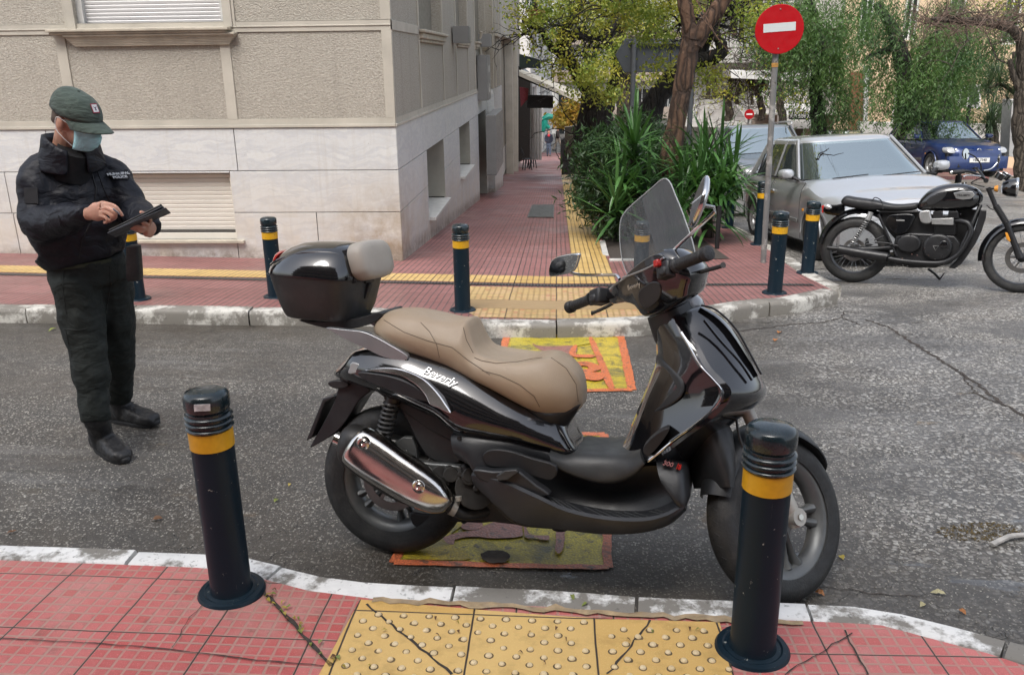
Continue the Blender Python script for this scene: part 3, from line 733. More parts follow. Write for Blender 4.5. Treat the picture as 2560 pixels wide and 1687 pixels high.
# ------------------------------------------------------------------ far buildings
def facade(name, label, p0, p1, z0, z1, floors, bays, wallm, slabm, depth=6, balc=True, winm=None, seed=0, rail=None, wf=.55, hf=.55, b_d=1.1):
    """block between ground points p0 and p1 (seen front), windows as real recesses with frames, balconies on slabs"""
    R = random.Random(seed); p0, p1 = Vector(p0), Vector(p1); d = (p1 - p0); L = d.length; d.normalize(); nrm = Vector((d.y, -d.x))
    T = Matrix(((d.x, -nrm.x, 0, p0.x), (d.y, -nrm.y, 0, p0.y), (0, 0, 1, z0), (0, 0, 0, 1)))   # local: x along, y inwards, z up
    o = thing(name, label, 'building', M=T)
    H = z1 - z0; fh = H/floors; bw_ = L/bays; wl = MB(); wins = []
    wl.box((L/2, depth/2 + .25, H/2), (L, depth, H))
    for i in range(bays):
        for f in range(floors):
            x0, x1 = i*bw_, (i + 1)*bw_; a0, a1 = x0 + bw_*(1 - wf)/2, x1 - bw_*(1 - wf)/2; b0, b1 = f*fh + fh*.22, f*fh + fh*(.22 + hf)
            wl.box(((x0 + a0)/2, .125, f*fh + fh/2), (a0 - x0, .249, fh)); wl.box(((a1 + x1)/2, .125, f*fh + fh/2), (x1 - a1, .249, fh))
            wl.box(((a0 + a1)/2, .125, (f*fh + b0)/2), (a1 - a0, .249, b0 - f*fh)); wl.box(((a0 + a1)/2, .125, (b1 + (f + 1)*fh)/2), (a1 - a0, .249, (f + 1)*fh - b1))
            wins.append((a0, a1, b0, b1))
    if balc:
        for f in range(1, floors + 1):
            sl = MB(); sl.box((L/2, -b_d/2, f*fh), (L*.96, b_d, .22)); rl = MB(); rl.box((L/2, -b_d + .04, f*fh + .55), (L*.96, .06, .85)); rl.build('balcony_front', rail or slabm, sl.build('balcony_slab', slabm, o, smooth=False), smooth=False)
    wl.build('wall', wallm, o, smooth=False)
    for a0, a1, b0, b1 in wins[:60]:
        g = MB(); g.box(((a0 + a1)/2, .2, (b0 + b1)/2), (a1 - a0, .02, b1 - b0)); q = g.build('window', winm or M_DKGLS, o, smooth=False)
        fr = MB(); t_ = .07
        for c, s_ in ((((a0 + a1)/2, .15, b0 + t_/2), (a1 - a0, .08, t_)), (((a0 + a1)/2, .15, b1 - t_/2), (a1 - a0, .08, t_)), ((a0 + t_/2, .15, (b0 + b1)/2), (t_, .081, b1 - b0 - .01)), ((a1 - t_/2, .15, (b0 + b1)/2), (t_, .081, b1 - b0 - .01)), (((a0 + a1)/2, .16, (b0 + b1)/2), (.06, .05, b1 - b0 - .02))):
            fr.box(c, s_)
        fr.build('frame', simple('white window frame', (.6, .6, .58), .5), q, smooth=False)
    return o
M_CREAM = simple('warm cream plaster', (.56, .43, .28), .85, var=.1, scale=.6, dirt=.12)
M_WHITE = simple('off white plaster', (.50, .49, .46), .85, var=.12, scale=.5, dirt=.15)
M_BROWN = simple('brown grey plaster', (.27, .22, .18), .85, var=.15, scale=.6)
M_ORANGE = simple('terracotta plaster', (.42, .22, .12), .85, var=.1, scale=.6)
def gxy(u, v, Y): p = PY(u, v, Y); return (p.x, p.y)
facade('apartment_block', 'white apartment block with long balconies behind the bare trees', gxy(1690, 300, 46), gxy(1915, 300, 44), -6.2, 9, 5, 4, M_WHITE, M_WHITE, seed=1, b_d=1.5, wf=.62, hf=.62, winm=simple('brown shaded room', (.07, .055, .04), .5))
facade('apartment_block', 'brown grey block with wide white awning band behind the no entry sign', gxy(1880, 300, 39), gxy(2100, 300, 38), -5.6, 8, 4, 3, M_BROWN, M_WHITE, seed=2, b_d=1.2, wf=.7, hf=.6, winm=simple('brown shaded room', (.07, .055, .04), .5))
facade('apartment_block', 'cream neoclassical house with tall door behind the weeping trees', gxy(2085, 300, 34), gxy(2300, 300, 33), -4.6, 8, 3, 2, M_CREAM, M_WHITE, seed=3, balc=False, wf=.3, hf=.6)
facade('apartment_block', 'warm cream house with white framed window behind the blue car', gxy(2290, 300, 36), gxy(2700, 300, 35), -4.9, 8, 3, 3, M_CREAM, M_WHITE, seed=4, balc=False, wf=.3, hf=.5)
facade('apartment_block', 'pale block closing the far end of the pedestrian street', gxy(1380, 320, 90), gxy(1700, 320, 88), -9, 1.5, 3, 5, M_WHITE, M_BROWN, seed=5, b_d=1.2)
facade('apartment_block', 'white wall front on the left side of the pedestrian street', (XC - .3 - 0.0, 62), (XC + 1.0, 80), -8, 6, 4, 3, M_WHITE, M_WHITE, seed=6, balc=False)
# ------------------------------------------------------------------ shared vehicle materials
M_GLOSS = simple('gloss black paint', (.006, .006, .007), .12, coat=1.0, var=.1, scale=3, spec=.6, croug=.02)
M_MATTE = simple('scuffed charcoal plastic', (.017, .018, .020), .42, var=.18, scale=9, dirt=.06, bump=.12, bscale=240)
M_MATTE2 = simple('dusty grey black plastic', (.030, .031, .031), .48, var=.2, scale=7, dirt=.10, bump=.1, bscale=240)
M_DARK = simple('dark oily metal', (.018, .017, .016), .45, var=.3, scale=20, dirt=.12)
M_RUBBER = simple('worn tyre rubber', (.018, .018, .018), .62, var=.2, scale=14, dirt=.12, bump=.4, bscale=120)
M_SPOKE = simple('dull grey cast alloy', (.13, .135, .135), .42, metal=.5, var=.12, scale=10, dirt=.2)
M_SILVER = simple('silver painted plastic', (.42, .43, .44), .32, metal=.7, var=.08, scale=5, coat=.3)
M_FORK = simple('grey fork slider paint', (.40, .385, .35), .42, metal=.3, var=.12, scale=9, dirt=.2)
M_CHROME = simple('polished chrome', (.70, .70, .70), .08, metal=1, var=.05, scale=6)
M_CHROME2 = simple('slightly hazed polished steel', (.62, .60, .57), .16, metal=1, var=.1, scale=9)
M_SEAT = simple('tan seat leather', (.36, .275, .19), .42, var=.07, scale=5, bump=.25, bscale=320, dirt=.06)
M_PAD = simple('grey beige pad leather', (.36, .325, .28), .45, var=.06, scale=6, bump=.25, bscale=320)
M_RED = simple('red plastic', (.45, .02, .015), .25, var=.1, coat=.5)
M_CLEAR = simple('clear grey lamp lens', (.35, .36, .37), .12, var=.1, coat=.8)
M_MIRROR = simple('mirror glass', (.75, .77, .78), .02, metal=1, var=.01)
def m_screen():
    m, t = mat('scratched clear windscreen'); nt_ = t.t
    tr = t.n('ShaderNodeBsdfTransparent'); tr.inputs[0].default_value = (.86, .88, .88, 1)
    g = t.co(); sw = t.noise(t.vm('MULTIPLY', g, (3, 9, 3)), 5, 5, .7, 1.5)
    t.P(color=(.30, .31, .32), rough=.22, spec=.5)
    fr = t.n('ShaderNodeFresnel'); fr.inputs[0].default_value = 1.45
    mx = t.n('ShaderNodeMixShader')
    t.set(mx.inputs[0], t.m('ADD', t.mr(sw, .4, .75, .10, .30), t.m('MULTIPLY', fr.outputs[0], .6), clamp=True))
    nt_.links.new(tr.outputs[0], mx.inputs[1]); nt_.links.new(t.b.outputs[0], mx.inputs[2])
    nt_.links.new(mx.outputs[0], nt_.nodes['Material Output'].inputs[0]); return m
M_SCREEN = m_screen()

def frame_m(O, F, lean):
    X = (F - O).normalized(); Y = Vector((0, 0, 1)).cross(X).normalized(); Z = X.cross(Y)
    a = radians(lean); Z2 = Z*cos(a) + Y*sin(a); Y2 = Y*cos(a) - Z*sin(a)
    return Matrix(((X.x, Y2.x, Z2.x, O.x), (X.y, Y2.y, Z2.y, O.y), (X.z, Y2.z, Z2.z, O.z), (0, 0, 0, 1)))
def hit(M, u, v, n, d):
    """where the sight line through a photo point meets the plane n.p = d of frame M"""
    Mi = M.inverted(); o = Mi @ Vector((0, 0, 0)); q = (Mi.to_3x3() @ ray(u, v)); n = Vector(n)
    return o + q*((d - n.dot(o))/n.dot(q))
# ------------------------------------------------------------------ wheels
def wheel(parent, R, wd, rim_r, C, xf, kind='cast', spokes=5, pair=.10, rimw=None, rm=None, hubr=.05, disc=0, disc_y=-.05, nm='wheel', rubber=None, spread=.0):
    rm = rm or M_SPOKE; rubber = rubber or M_RUBBER; T = xf @ Matrix.Translation(C)
    hR = (R + rim_r)/2; mb = MB(); k = 14; rings = []; N = 64
    for i in range(N):
        a = 2*pi*i/N; d = Vector((cos(a), 0, sin(a))); rr_ = []
        for j in range(k):
            b = pi*j/(k - 1); y = -wd/2*cos(b)*1.0; y = math.copysign(abs(y/(wd/2))**.8, y)*wd/2
            r = rim_r + (R - rim_r)*abs(sin(b))**.62; rr_.append(d*r + Vector((0, y*(1 if abs(sin(b)) > .2 else .82), 0)))
        rings.append(rr_)
    mb.loft([r_ for r_ in rings], closed=False, loop=True)
    rimw = rimw or wd*.72
    o = mb.build(nm, rubber, parent, xf=T, angle=60)
    # grooves in the tread
    g = MB(); n = 44
    for i in range(n):
        for s_ in (-1, 1):
            a = 2*pi*(i + (.5 if s_ > 0 else 0))/n; P_ = []
            for q in range(4):
                y = s_*wd*(.03 + .13*q); rr2 = rim_r + (R - rim_r)*(1 - (abs(y)/(wd/2))**2.6)**.5 if abs(y) < wd/2 else rim_r
                aa = a + q*.035; P_.append(Vector((cos(aa)*(rr2 + .0004), y, sin(aa)*(rr2 + .0004))))
            g.tube(P_, [.0006, .0016, .0016, .0006], 4)
    g.build('tread_groove', M_BLK, o, smooth=False)['kind'] = 'stuff'
    m2 = MB(); ri = rim_r
    prof = [(ri + .004, -rimw/2 - .004), (ri + .006, -rimw/2), (ri - .006, -rimw/2 + .002), (ri - .02, -rimw/2 + .012), (ri - .035, -rimw/2 + .03), (ri - .036, rimw/2 - .03), (ri - .02, rimw/2 - .012), (ri - .006, rimw/2 - .002), (ri + .006, rimw/2), (ri + .004, rimw/2 + .004)]
    if kind == 'wire': prof = [(ri + .004, -rimw/2 - .003), (ri + .006, -rimw/2), (ri - .006, -rimw/2 + .003), (ri - .013, -rimw/4), (ri - .018, 0), (ri - .013, rimw/4), (ri - .006, rimw/2 - .003), (ri + .006, rimw/2), (ri + .004, rimw/2 + .003)]
    RX = Matrix.Rotation(-pi/2, 4, 'X')
    m2.lathe(prof, 64, RX); rim = m2.build('rim', rm, o, angle=50)
    m3 = MB()
    if kind == 'cast':
        for i in range(spokes):
            for s_ in (-1, 1):
                a = 2*pi*i/spokes + s_*pair; a2 = a + s_*spread
                m3.tube([Vector((cos(a)*hubr*.8, 0, sin(a)*hubr*.8)), Vector((cos(a)*(hubr + .05), 0, sin(a)*(hubr + .05))), Vector((cos(a2)*(ri - .06), 0, sin(a2)*(ri - .06))), Vector((cos(a2)*(ri - .03), 0, sin(a2)*(ri - .03)))], [(.03, .014), (.02, .012), (.016, .012), (.026, .02)], 10, up=(0, 1, 0))
        m3.build('spoke', rm, rim)
    else:
        R2 = random.Random(2)
        for i in range(spokes):
            a = 2*pi*i/spokes; sgn = 1 if i % 2 else -1; a2 = a + (.55 if (i//2) % 2 else -.55)
            m3.tube([Vector((cos(a2)*hubr*.9, sgn*.035, sin(a2)*hubr*.9)), Vector((cos(a)*(ri - .012), sgn*.004, sin(a)*(ri - .012)))], .0019, 5)
        m3.build('spoke', M_SILVER, rim)
    m4 = MB(); m4.lathe([(.0005, -rimw/2 - .012), (hubr*.45, -rimw/2 - .012), (hubr*.55, -rimw/2), (hubr, -rimw/3), (hubr, rimw/3), (hubr*.55, rimw/2), (.0005, rimw/2)], 28, RX); m4.build('hub', rm, rim)
    if disc:
        m5 = MB(); m5.lathe([(disc*.70, -.002), (disc, -.002), (disc, .002), (disc*.70, .002), (disc*.70, -.002)], 48, Matrix.Translation((0, disc_y, 0)) @ RX)
        for i in range(6):
            a = 2*pi*i/6; m5.box((cos(a)*disc*.55, disc_y, sin(a)*disc*.55), (disc*.4, .004, .014), Matrix.Rotation(-a, 3, 'Y'))
        m5.build('brake_disc', simple('brushed brake steel', (.25, .24, .23), .35, metal=.9, var=.15), rim, smooth=False)
    return o

# ------------------------------------------------------------------ the scooter
SO_, SF_ = G(990, 1374, -KERB), G(1950, 1497, -KERB)
SM = frame_m(SO_, SF_, 9); WB = (SF_ - SO_).length
scoot = thing('scooter', 'black maxi scooter with tan seat and top case parked across the painted crossing', 'scooter', M=SM)
def B(u, v, w): return hit(SM, u, v, (0, 1, 0), -w)
RKA = radians(26); AXD = Vector((-sin(RKA), 0, cos(RKA))); AP = Vector((.95, 0, 1.05)); DEL = radians(48)
ST = Matrix.Translation(AP) @ Matrix.Rotation(DEL, 4, AXD) @ Matrix.Translation(-AP)
SMF = SM @ ST
I4 = Matrix.Identity(4)
def sect(top, bot, wt, wm, wb, crown=.01, frac=.5, bc=.0, n=4):
    """half section through near-side photo points top/bottom, mirrored across the centre plane"""
    T_ = B(top[0], top[1], wt); Bt = B(bot[0], bot[1], wb); mid = T_.lerp(Bt, frac)
    ctl = [Vector((T_.x, 0, T_.z + crown)), Vector((T_.x, -wt*.6, T_.z + crown*.8)), Vector((T_.x, -wt, T_.z)), Vector((mid.x, -wm, mid.z)), Vector((Bt.x, -wb, Bt.z)), Vector((Bt.x, -wb*.5, Bt.z - bc)), Vector((Bt.x, 0, Bt.z - bc))]
    c = catmull(ctl, n); c = c[1:-1]
    return [ctl[0]] + c + [ctl[-1]] + [Vector((p.x, -p.y, p.z)) for p in reversed(c)]
def body(name, st, m, parent=scoot, n=4, **kw):
    mb = MB(); rings = [sect(*s_, n=n) for s_ in st]
    # smooth along the length
    cols = [catmull([r[j] for r in rings], 3) for j in range(len(rings[0]))]
    mb.loft([[c[i] for c in cols] for i in range(len(cols[0]))])
    return mb.build(name, m, parent, angle=kw.pop('angle', 60), **kw)
def plate(name, px, w0, w1, m, parent=scoot, k=4, bev=.004, both=False, closed=True, xf=None, label=None):
    """curved outline in the side plane, thick from w0 to w1"""
    P0 = [B(u, v, w1) for u, v in px]; P0 = catmull(P0, k, True) if k > 1 else P0
    mb = MB(); mb.prism(P0, Vector((0, w1 - w0, 0)))
    if both: mb.prism([Vector((p.x, -p.y, p.z)) for p in P0], Vector((0, w0 - w1, 0)))
    return mb.build(name, m, parent, bev=bev, angle=35, xf=xf, label=label)

wheel(scoot, .284, .13, .19, (0, 0, .284), I4, spokes=5, pair=.16, disc=.11, disc_y=-.045, hubr=.055, nm='rear_wheel')
FWC = Vector((.95 + .488*(1.05 - .284) + .045, 0, .284)); FWC = AP + AXD*((.284 - AP.z)/AXD.z) + Vector((cos(RKA), 0, sin(RKA)))*.06
# keep the turned wheel on the ground
_w = ST @ FWC; DZ = .284 - .01 - _w.z
FWC = FWC + AXD*(DZ/cos(RKA)); 
wheel(scoot, .284, .115, .205, FWC, ST, spokes=5, pair=.15, disc=.13, disc_y=.05, hubr=.045, nm='front_wheel')

body('rear_fairing', [
    ((836, 930), (838, 940), .05, .055, .05, .0), ((862, 902), (858, 951), .09, .11, .09, .005), ((886, 884), (893, 963), .12, .145, .12, .01),
    ((950, 880), (935, 976), .135, .17, .14, .01), ((1010, 888), (985, 997), .14, .185, .15, .01), ((1060, 902), (1035, 1018), .14, .195, .16, .01),
    ((1110, 918), (1085, 1042), .14, .20, .165, .01), ((1182, 952), (1135, 1082), .14, .205, .17, .01), ((1240, 982), (1195, 1094), .135, .20, .17, .01),
    ((1300, 1012), (1280, 1104), .125, .185, .165, .01), ((1350, 1036), (1370, 1130), .11, .15, .135, .01), ((1402, 1062), (1426, 1132), .09, .11, .11, .01), ((1428, 1094), (1443, 1122), .06, .07, .07, .0)], M_GLOSS)
body('underseat_panel', [((1290, 1000), (1300, 1030), .12, .12, .11, 0), ((1361, 1030), (1370, 1062), .12, .12, .1, 0), ((1410, 1024), (1398, 1068), .1, .1, .08, 0), ((1450, 1014), (1420, 1062), .08, .07, .05, 0)], M_BLK)
seat = body('seat', [
    ((936, 806), (940, 834), .05, .07, .06, .005), ((946, 796), (946, 850), .085, .115, .095, .012), ((970, 794), (972, 866), .11, .14, .11, .02), ((1010, 797), (1015, 880), .115, .15, .12, .022),
    ((1060, 806), (1060, 894), .115, .152, .125, .022), ((1110, 816), (1100, 909), .11, .15, .125, .02), ((1142, 818), (1128, 922), .10, .148, .125, .02), ((1162, 818), (1150, 934), .095, .145, .13, .022), ((1176, 850), (1168, 944), .10, .148, .13, .012),
    ((1190, 886), (1190, 955), .12, .155, .135, .004), ((1222, 900), (1225, 972), .135, .165, .14, -.004), ((1264, 908), (1262, 992), .14, .17, .14, -.004), ((1305, 912), (1300, 1012), .135, .168, .135, .0),
    ((1345, 908), (1340, 1030), .12, .16, .125, .012), ((1380, 910), (1375, 1038), .105, .15, .11, .018), ((1415, 926), (1410, 1037), .09, .125, .095, .018), ((1444, 952), (1440, 1028), .07, .09, .07, .014), ((1460, 984), (1458, 1012), .035, .045, .035, .004)], M_SEAT, sub=1)
M_STITCH = simple('dark brown seat seam', (.15, .11, .075), .6)  # dark brown for the seam lines on the seat
def seam(px, w, r=.0022, name='seam', m=None, par=None): 
    mb = MB(); mb.tube(catmull([B(u, v, w) for u, v in px], 5), r, 6); return mb.build(name, m or M_STITCH, par or seat)

# topcase ------------------------------------------------------------
def tc_ring(zpx, a, hw, e, dx=0.0, dz=0.0, tilt=0.0, n=32):
    c = B(*zpx); return se_ring((c.x + dx, 0, c.z + dz), Vector((a, 0, tilt)), Vector((0, hw, 0)), e, n)
TL, TR = B(668, 684, .20), B(903, 706, .20); tcx = (TL.x + TR.x)/2; tca = (TR.x - TL.x)/2; tcz = (TL.z + TR.z)/2; tilt_ = (TR.z - TL.z)/2
BL, BR = B(722, 792, .14), B(893, 808, .14)
tcase = MB()
def zr(cx_, a, hw, z, e, tl=0.0, n=36, back=0.0):
    out = []
    for p in se_ring((cx_, 0, z), Vector((a, 0, tl)), Vector((0, hw, 0)), e, n):
        if p.x < cx_ and back: f = (cx_ - p.x)/a; p.y *= (1 - back*f*f)
        out.append(p)
    return out
bcx, ba, bz = (BL.x + BR.x)/2 - .05, (BR.x - BL.x)/2, (BL.z + BR.z)/2; tcx -= .058
tl2 = (BR.z - BL.z)/2
tcase.loft([zr(bcx, ba*.96, .135, bz - .004, 4.5, tl2, back=.15), zr(bcx, ba, .145, bz + .004, 4.5, tl2, back=.15), zr((bcx*.75 + tcx*.25), ba*.80 + tca*.25, .165, bz*.72 + tcz*.28, 4.2, tilt_, back=.2), zr(bcx*.4 + tcx*.6, ba*.45 + tca*.58, .192, bz*.35 + tcz*.65, 4.2, tilt_, back=.25), zr(tcx, tca*.985, .203, tcz - .012, 4.0, tilt_, back=.3), zr(tcx, tca, .207, tcz - .002, 4.0, tilt_, back=.3)])
topc = tcase.build('top_case', M_MATTE2, scoot, angle=50)
tag_m = MB(); LT = B(818, 602, .0); lh = LT.z - tcz
tag_m.loft([zr(tcx, tca*1.005, .209, tcz - .001, 4.0, tilt_, back=.3), zr(tcx + .002, tca*1.01, .211, tcz + .012, 3.8, tilt_, back=.32), zr(tcx + .006, tca*.985, .205, tcz + lh*.28, 3.4, tilt_, back=.34), zr(tcx + .014, tca*.92, .188, tcz + lh*.55, 3.0, tilt_*.5, back=.36), zr(tcx + .024, tca*.78, .155, tcz + lh*.80, 2.7, 0, back=.36), zr(tcx + .03, tca*.55, .11, tcz + lh*.95, 2.4, 0, back=.3), zr(tcx + .03, tca*.25, .05, tcz + lh*1.0, 2.2, 0)])
lid = tag_m.build('lid', M_GLOSS, topc, angle=60)
for s_ in (-1, 1):
    mb = MB(); mb.tube(catmull([Vector((tcx - tca*.92, s_*.10, tcz + .03)), Vector((tcx - tca*.6, s_*.15, tcz + lh*.45)), Vector((tcx, s_*.165, tcz + lh*.70)), Vector((tcx + tca*.55, s_*.15, tcz + lh*.72)), Vector((tcx + tca*.8, s_*.13, tcz + lh*.6))], 5), [.004 + .003*(i % 2)*0 for i in range(21)], 8); mb.build('lid_rib', M_GLOSS, lid)
mb = MB(); c = Vector((tcx - tca*.86, 0, tcz + lh*.45)); mb.loft([se_ring(c + Vector((x_, 0, 0)), Vector((.012, 0, .028)), Vector((0, y_, 0)), 3, 20) for x_, y_ in ((-.006, .09), (.012, .12), (.02, .12))]); mb.build('reflector', M_RED, topc)
# backrest pad facing forward
pc = Vector((tcx + tca*.93, 0, tcz + lh*.42)); mb = MB(); up_ = Vector((-.26, 0, 1)).normalized(); fw = Vector((1, 0, .26)).normalized()
mb.loft([se_ring(pc + fw*d, up_*.071*k_, Vector((0, .142*k_, 0)), 3.6, 32) for d, k_ in ((-.01, .9), (0, .99), (.03, 1.0), (.044, .96), (.053, .86), (.057, .6), (.058, .2))]); mb.build('backrest', M_PAD, topc, angle=70)
mb = MB(); mb.box(pc + fw*-.015 - up_*.01, (.03, .25, .12), Matrix.Rotation(-.25, 3, 'Y')); mb.build('backrest_mount', M_BLK, topc, smooth=False)
mb = MB(); zf = (tcz*.62 + bz*.38); mb.box((tcx + tca*.985, 0, zf + .04), (.012, .075, .02)); mb.box((tcx + tca*.95, 0, zf), (.012, .03, .06), Matrix.Rotation(.35, 3, 'Y')); mb.build('latch', M_BLK, topc, bev=.003)
plate('rack', [(745, 800), (800, 804), (890, 796), (950, 780), (945, 800), (900, 818), (845, 824), (790, 815)], -.10, .10, M_MATTE, k=3, bev=.006)
plate('grab_rail', [(815, 819), (860, 824), (905, 829), (940, 843), (985, 868), (1014, 886), (1019, 895), (1008, 901), (960, 893), (905, 867), (860, 846), (832, 830)], .125, .155, M_SILVER, k=3, bev=.010)
_g = [o for o in scoot.children if o.name.startswith('grab_rail')][0]; _m = _g.copy(); _m.data = _g.data.copy(); _m.data.transform(Matrix.Diagonal((1, -1, 1, 1))); _m.data.flip_normals(); COL.objects.link(_m)
# chrome crescent and charcoal insert
plate('trim', [(905, 928), (950, 922), (1000, 927), (1054, 947), (1095, 978), (1122, 1006), (1138, 1026), (1105, 1014), (1082, 1005), (1066, 984), (1040, 962), (1000, 942), (950, 933)], .150, .203, M_CHROME, k=3, bev=.004, label='bright chrome crescent trim')
_t = [o for o in scoot.children if o.name.startswith('trim')][0].data; _zc = sum(v.co.z for v in _t.vertices)/len(_t.vertices)
for v in _t.vertices: v.co.y += .55*(v.co.z - _zc) - .006
plate('side_insert', [(895, 931), (930, 933), (985, 943), (1030, 962), (1058, 982), (1078, 1003), (1050, 1001), (1000, 985), (940, 962), (905, 946)], .148, .198, M_MATTE, k=3, bev=.004)
plate('tail_lamp', [(880, 905), (906, 915), (897, 927), (886, 934), (870, 933), (874, 918)], .10, .150, M_CLEAR, k=2, bev=.003)
# inner mudguard, licence plate and shock
plate('rear_mudguard', [(855, 958), (925, 972), (897, 1002), (868, 1048), (838, 1082), (800, 1106), (774, 1119), (786, 1096), (812, 1050), (835, 1005)], -.06, .06, M_MATTE, k=3, bev=.006)
plate('plate_holder', [(806, 996), (832, 988), (838, 992), (812, 1006), (780, 1094), (764, 1103)], -.10, .07, M_MATTE, k=1, bev=.004)
plate('turn_lamp', [(820, 955), (840, 950), (868, 955), (868, 968), (840, 972), (822, 964)], .05, .075, M_MATTE, k=3, bev=.004)
plate('inner_fender', [(1000, 1015), (1060, 1040), (1128, 1086), (1152, 1150), (1125, 1160), (1075, 1148), (1045, 1110), (1020, 1060)], -.08, .10, M_MATTE, k=3, bev=.01)
plate('body_underside', [(930, 970), (1000, 1000), (1130, 1060), (1200, 1100), (1200, 1130), (1120, 1100), (1050, 1060), (985, 1012)], -.10, .11, M_BLK, k=2, bev=.01)
def coil(p0, p1, r, tr, turns, name, m, xf=I4, par=scoot):
    p0, p1 = Vector(p0), Vector(p1); d = p1 - p0; u_ = d.normalized().orthogonal().normalized(); v_ = d.normalized().cross(u_); n = int(turns*14); mb = MB()
    mb.tube([p0 + d*(i/n) + (u_*cos(2*pi*turns*i/n) + v_*sin(2*pi*turns*i/n))*r for i in range(n + 1)], tr, 6); return mb.build(name, m, par, xf=xf)
for w_ in (.115,):
    a, b = B(983, 992, w_), B(955, 1104, w_)
    q = MB(); q.tube([a, b], [.012, .012], 12); q.tube([a.lerp(b, .0), a.lerp(b, .12)], .026, 12); q.tube([b, b.lerp(a, .12)], .026, 12); sh = q.build('shock_absorber', M_DARK, scoot)
    coil(a.lerp(b, .05), a.lerp(b, .95), .027, .0048, 9, 'spring', simple('grey black spring', (.05, .05, .05), .35), par=sh)
# exhaust --------------------------------------------------------------
def along(pts_r, w, name, m, par=scoot, n=20, e=2.4, flat=1.0, k=4, angle=60):
    """body of stations (u, v, half height) strung along a line in the side plane at offset w; flat = sideways radius factor"""
    P_ = [B(u, v, w) for u, v, r in pts_r]; cc = catmull([Vector((*p.xz, r[2])) for p, r in zip(P_, pts_r)], k); rings = []
    for i, c in enumerate(cc):
        a, b = cc[max(0, i - 1)], cc[min(len(cc) - 1, i + 1)]; d = Vector((b.x - a.x, 0, b.y - a.y)).normalized(); nn = Vector((-d.z, 0, d.x))
        r = max(.001, c.z); rings.append(se_ring((c.x, -w, c.y), nn*r, Vector((0, min(r, .075)*flat, 0)), e, n))
    mb = MB(); mb.loft(rings); return mb.build(name, m, par, angle=angle)
exh = along([(858, 1098, .050), (872, 1104, .070), (905, 1124, .084), (960, 1162, .086), (1010, 1196, .082), (1060, 1228, .064), (1100, 1252, .040)], .155, 'exhaust', M_DARK, flat=.9)
along([(880, 1102, .045), (885, 1106, .067), (897, 1115, .079), (930, 1138, .083), (980, 1172, .081), (1030, 1204, .078), (1075, 1232, .068), (1102, 1249, .054), (1120, 1261, .032), (1124, 1264, .010)], .178, 'heat_shield', M_CHROME2, exh, e=2.7, flat=.78)
a = B(845, 1098, .155); mb = MB(); mb.tube([B(880, 1112, .155), B(840, 1095, .155)], .026, 18); mb.tube([B(842, 1096, .155), B(839, 1094.5, .155)], .020, 18); mb.build('tail_pipe', M_CHROME2, exh)
for (u, v, w_) in ((907, 1108, .236), (895, 1154, .222), (1045, 1217, .234)):
    p = B(u, v, w_); mb = MB(); RX = Matrix.Translation(p) @ Matrix.Rotation(pi/2, 4, 'X')
    mb.lathe([(.024, -.012), (.024, 0), (.019, .003), (.011, .001), (.011, .008), (.004, .009), (.0005, .006)], 20, RX); mb.build('shield_bolt', M_CHROME2, exh)
pp = [B(1105, 1252, .15), B(1130, 1268, .14), B(1160, 1283, .12), B(1200, 1280, .10), B(1250, 1262, .05)]
mb = MB(); mb.tube(catmull(pp, 4), .0235, 14); mb.build('header_pipe', M_MATTE, exh)
mb = MB(); mb.tube([B(1128, 1266, .141), B(1141, 1272, .135)], .029, 14); mb.tube([B(1146, 1240, .16), B(1147, 1250, .16)], .012, 8); mb.build('pipe_clamp', M_FORK, exh)
# engine and swing arm, partly hidden
rng = random.Random(9)
eng = MB()
eng.tube([B(1110, 1190, -.02), B(1110, 1190, .10)], .085, 20); eng.tube([B(1190, 1220, -.05), B(1190, 1220, .13)], .075, 20); eng.box(B(1240, 1240, 0), (.24, .2, .12)); eng.box(B(1080, 1170, .03), (.16, .12, .10))
for i in range(16):
    u, v = rng.uniform(1095, 1230), rng.uniform(1175, 1275); eng.tube([B(u, v, .09), B(u, v, .13 + rng.random()*.02)], rng.uniform(.008, .03), 10)
eng.build('engine', M_DARK, scoot, angle=40, bev=.004)
plate('swing_arm', [(955, 1165), (985, 1135), (1035, 1150), (1080, 1158), (1150, 1165), (1150, 1190), (1110, 1215), (1060, 1200), (1000, 1190), (965, 1190)], .085, .12, M_SPOKE, k=2, bev=.006)
plate('caliper_bracket', [(978, 1110), (1008, 1092), (1030, 1093), (1040, 1120), (1045, 1160), (1010, 1160), (1018, 1125), (998, 1122), (985, 1130)], .075, .10, M_SPOKE, k=1, bev=.004)
along([(1155, 1165, .01), (1165, 1170, .016), (1172, 1190, .014)], .12, 'hose', M_BLK)
plate('lower_cover', [(1025, 1280), (1060, 1285), (1120, 1282), (1180, 1290), (1260, 1280), (1250, 1300), (1200, 1308), (1120, 1305), (1060, 1325), (1030, 1310)], .0, .05, M_BLK, k=2, bev=.006)
for (u, v) in ((1160, 1300), (1205, 1290)): 
    mb = MB(); mb.tube([B(u, v, .02), B(u, v, .09)], .013, 8); mb.build('drain_bolt', M_DARK, scoot)
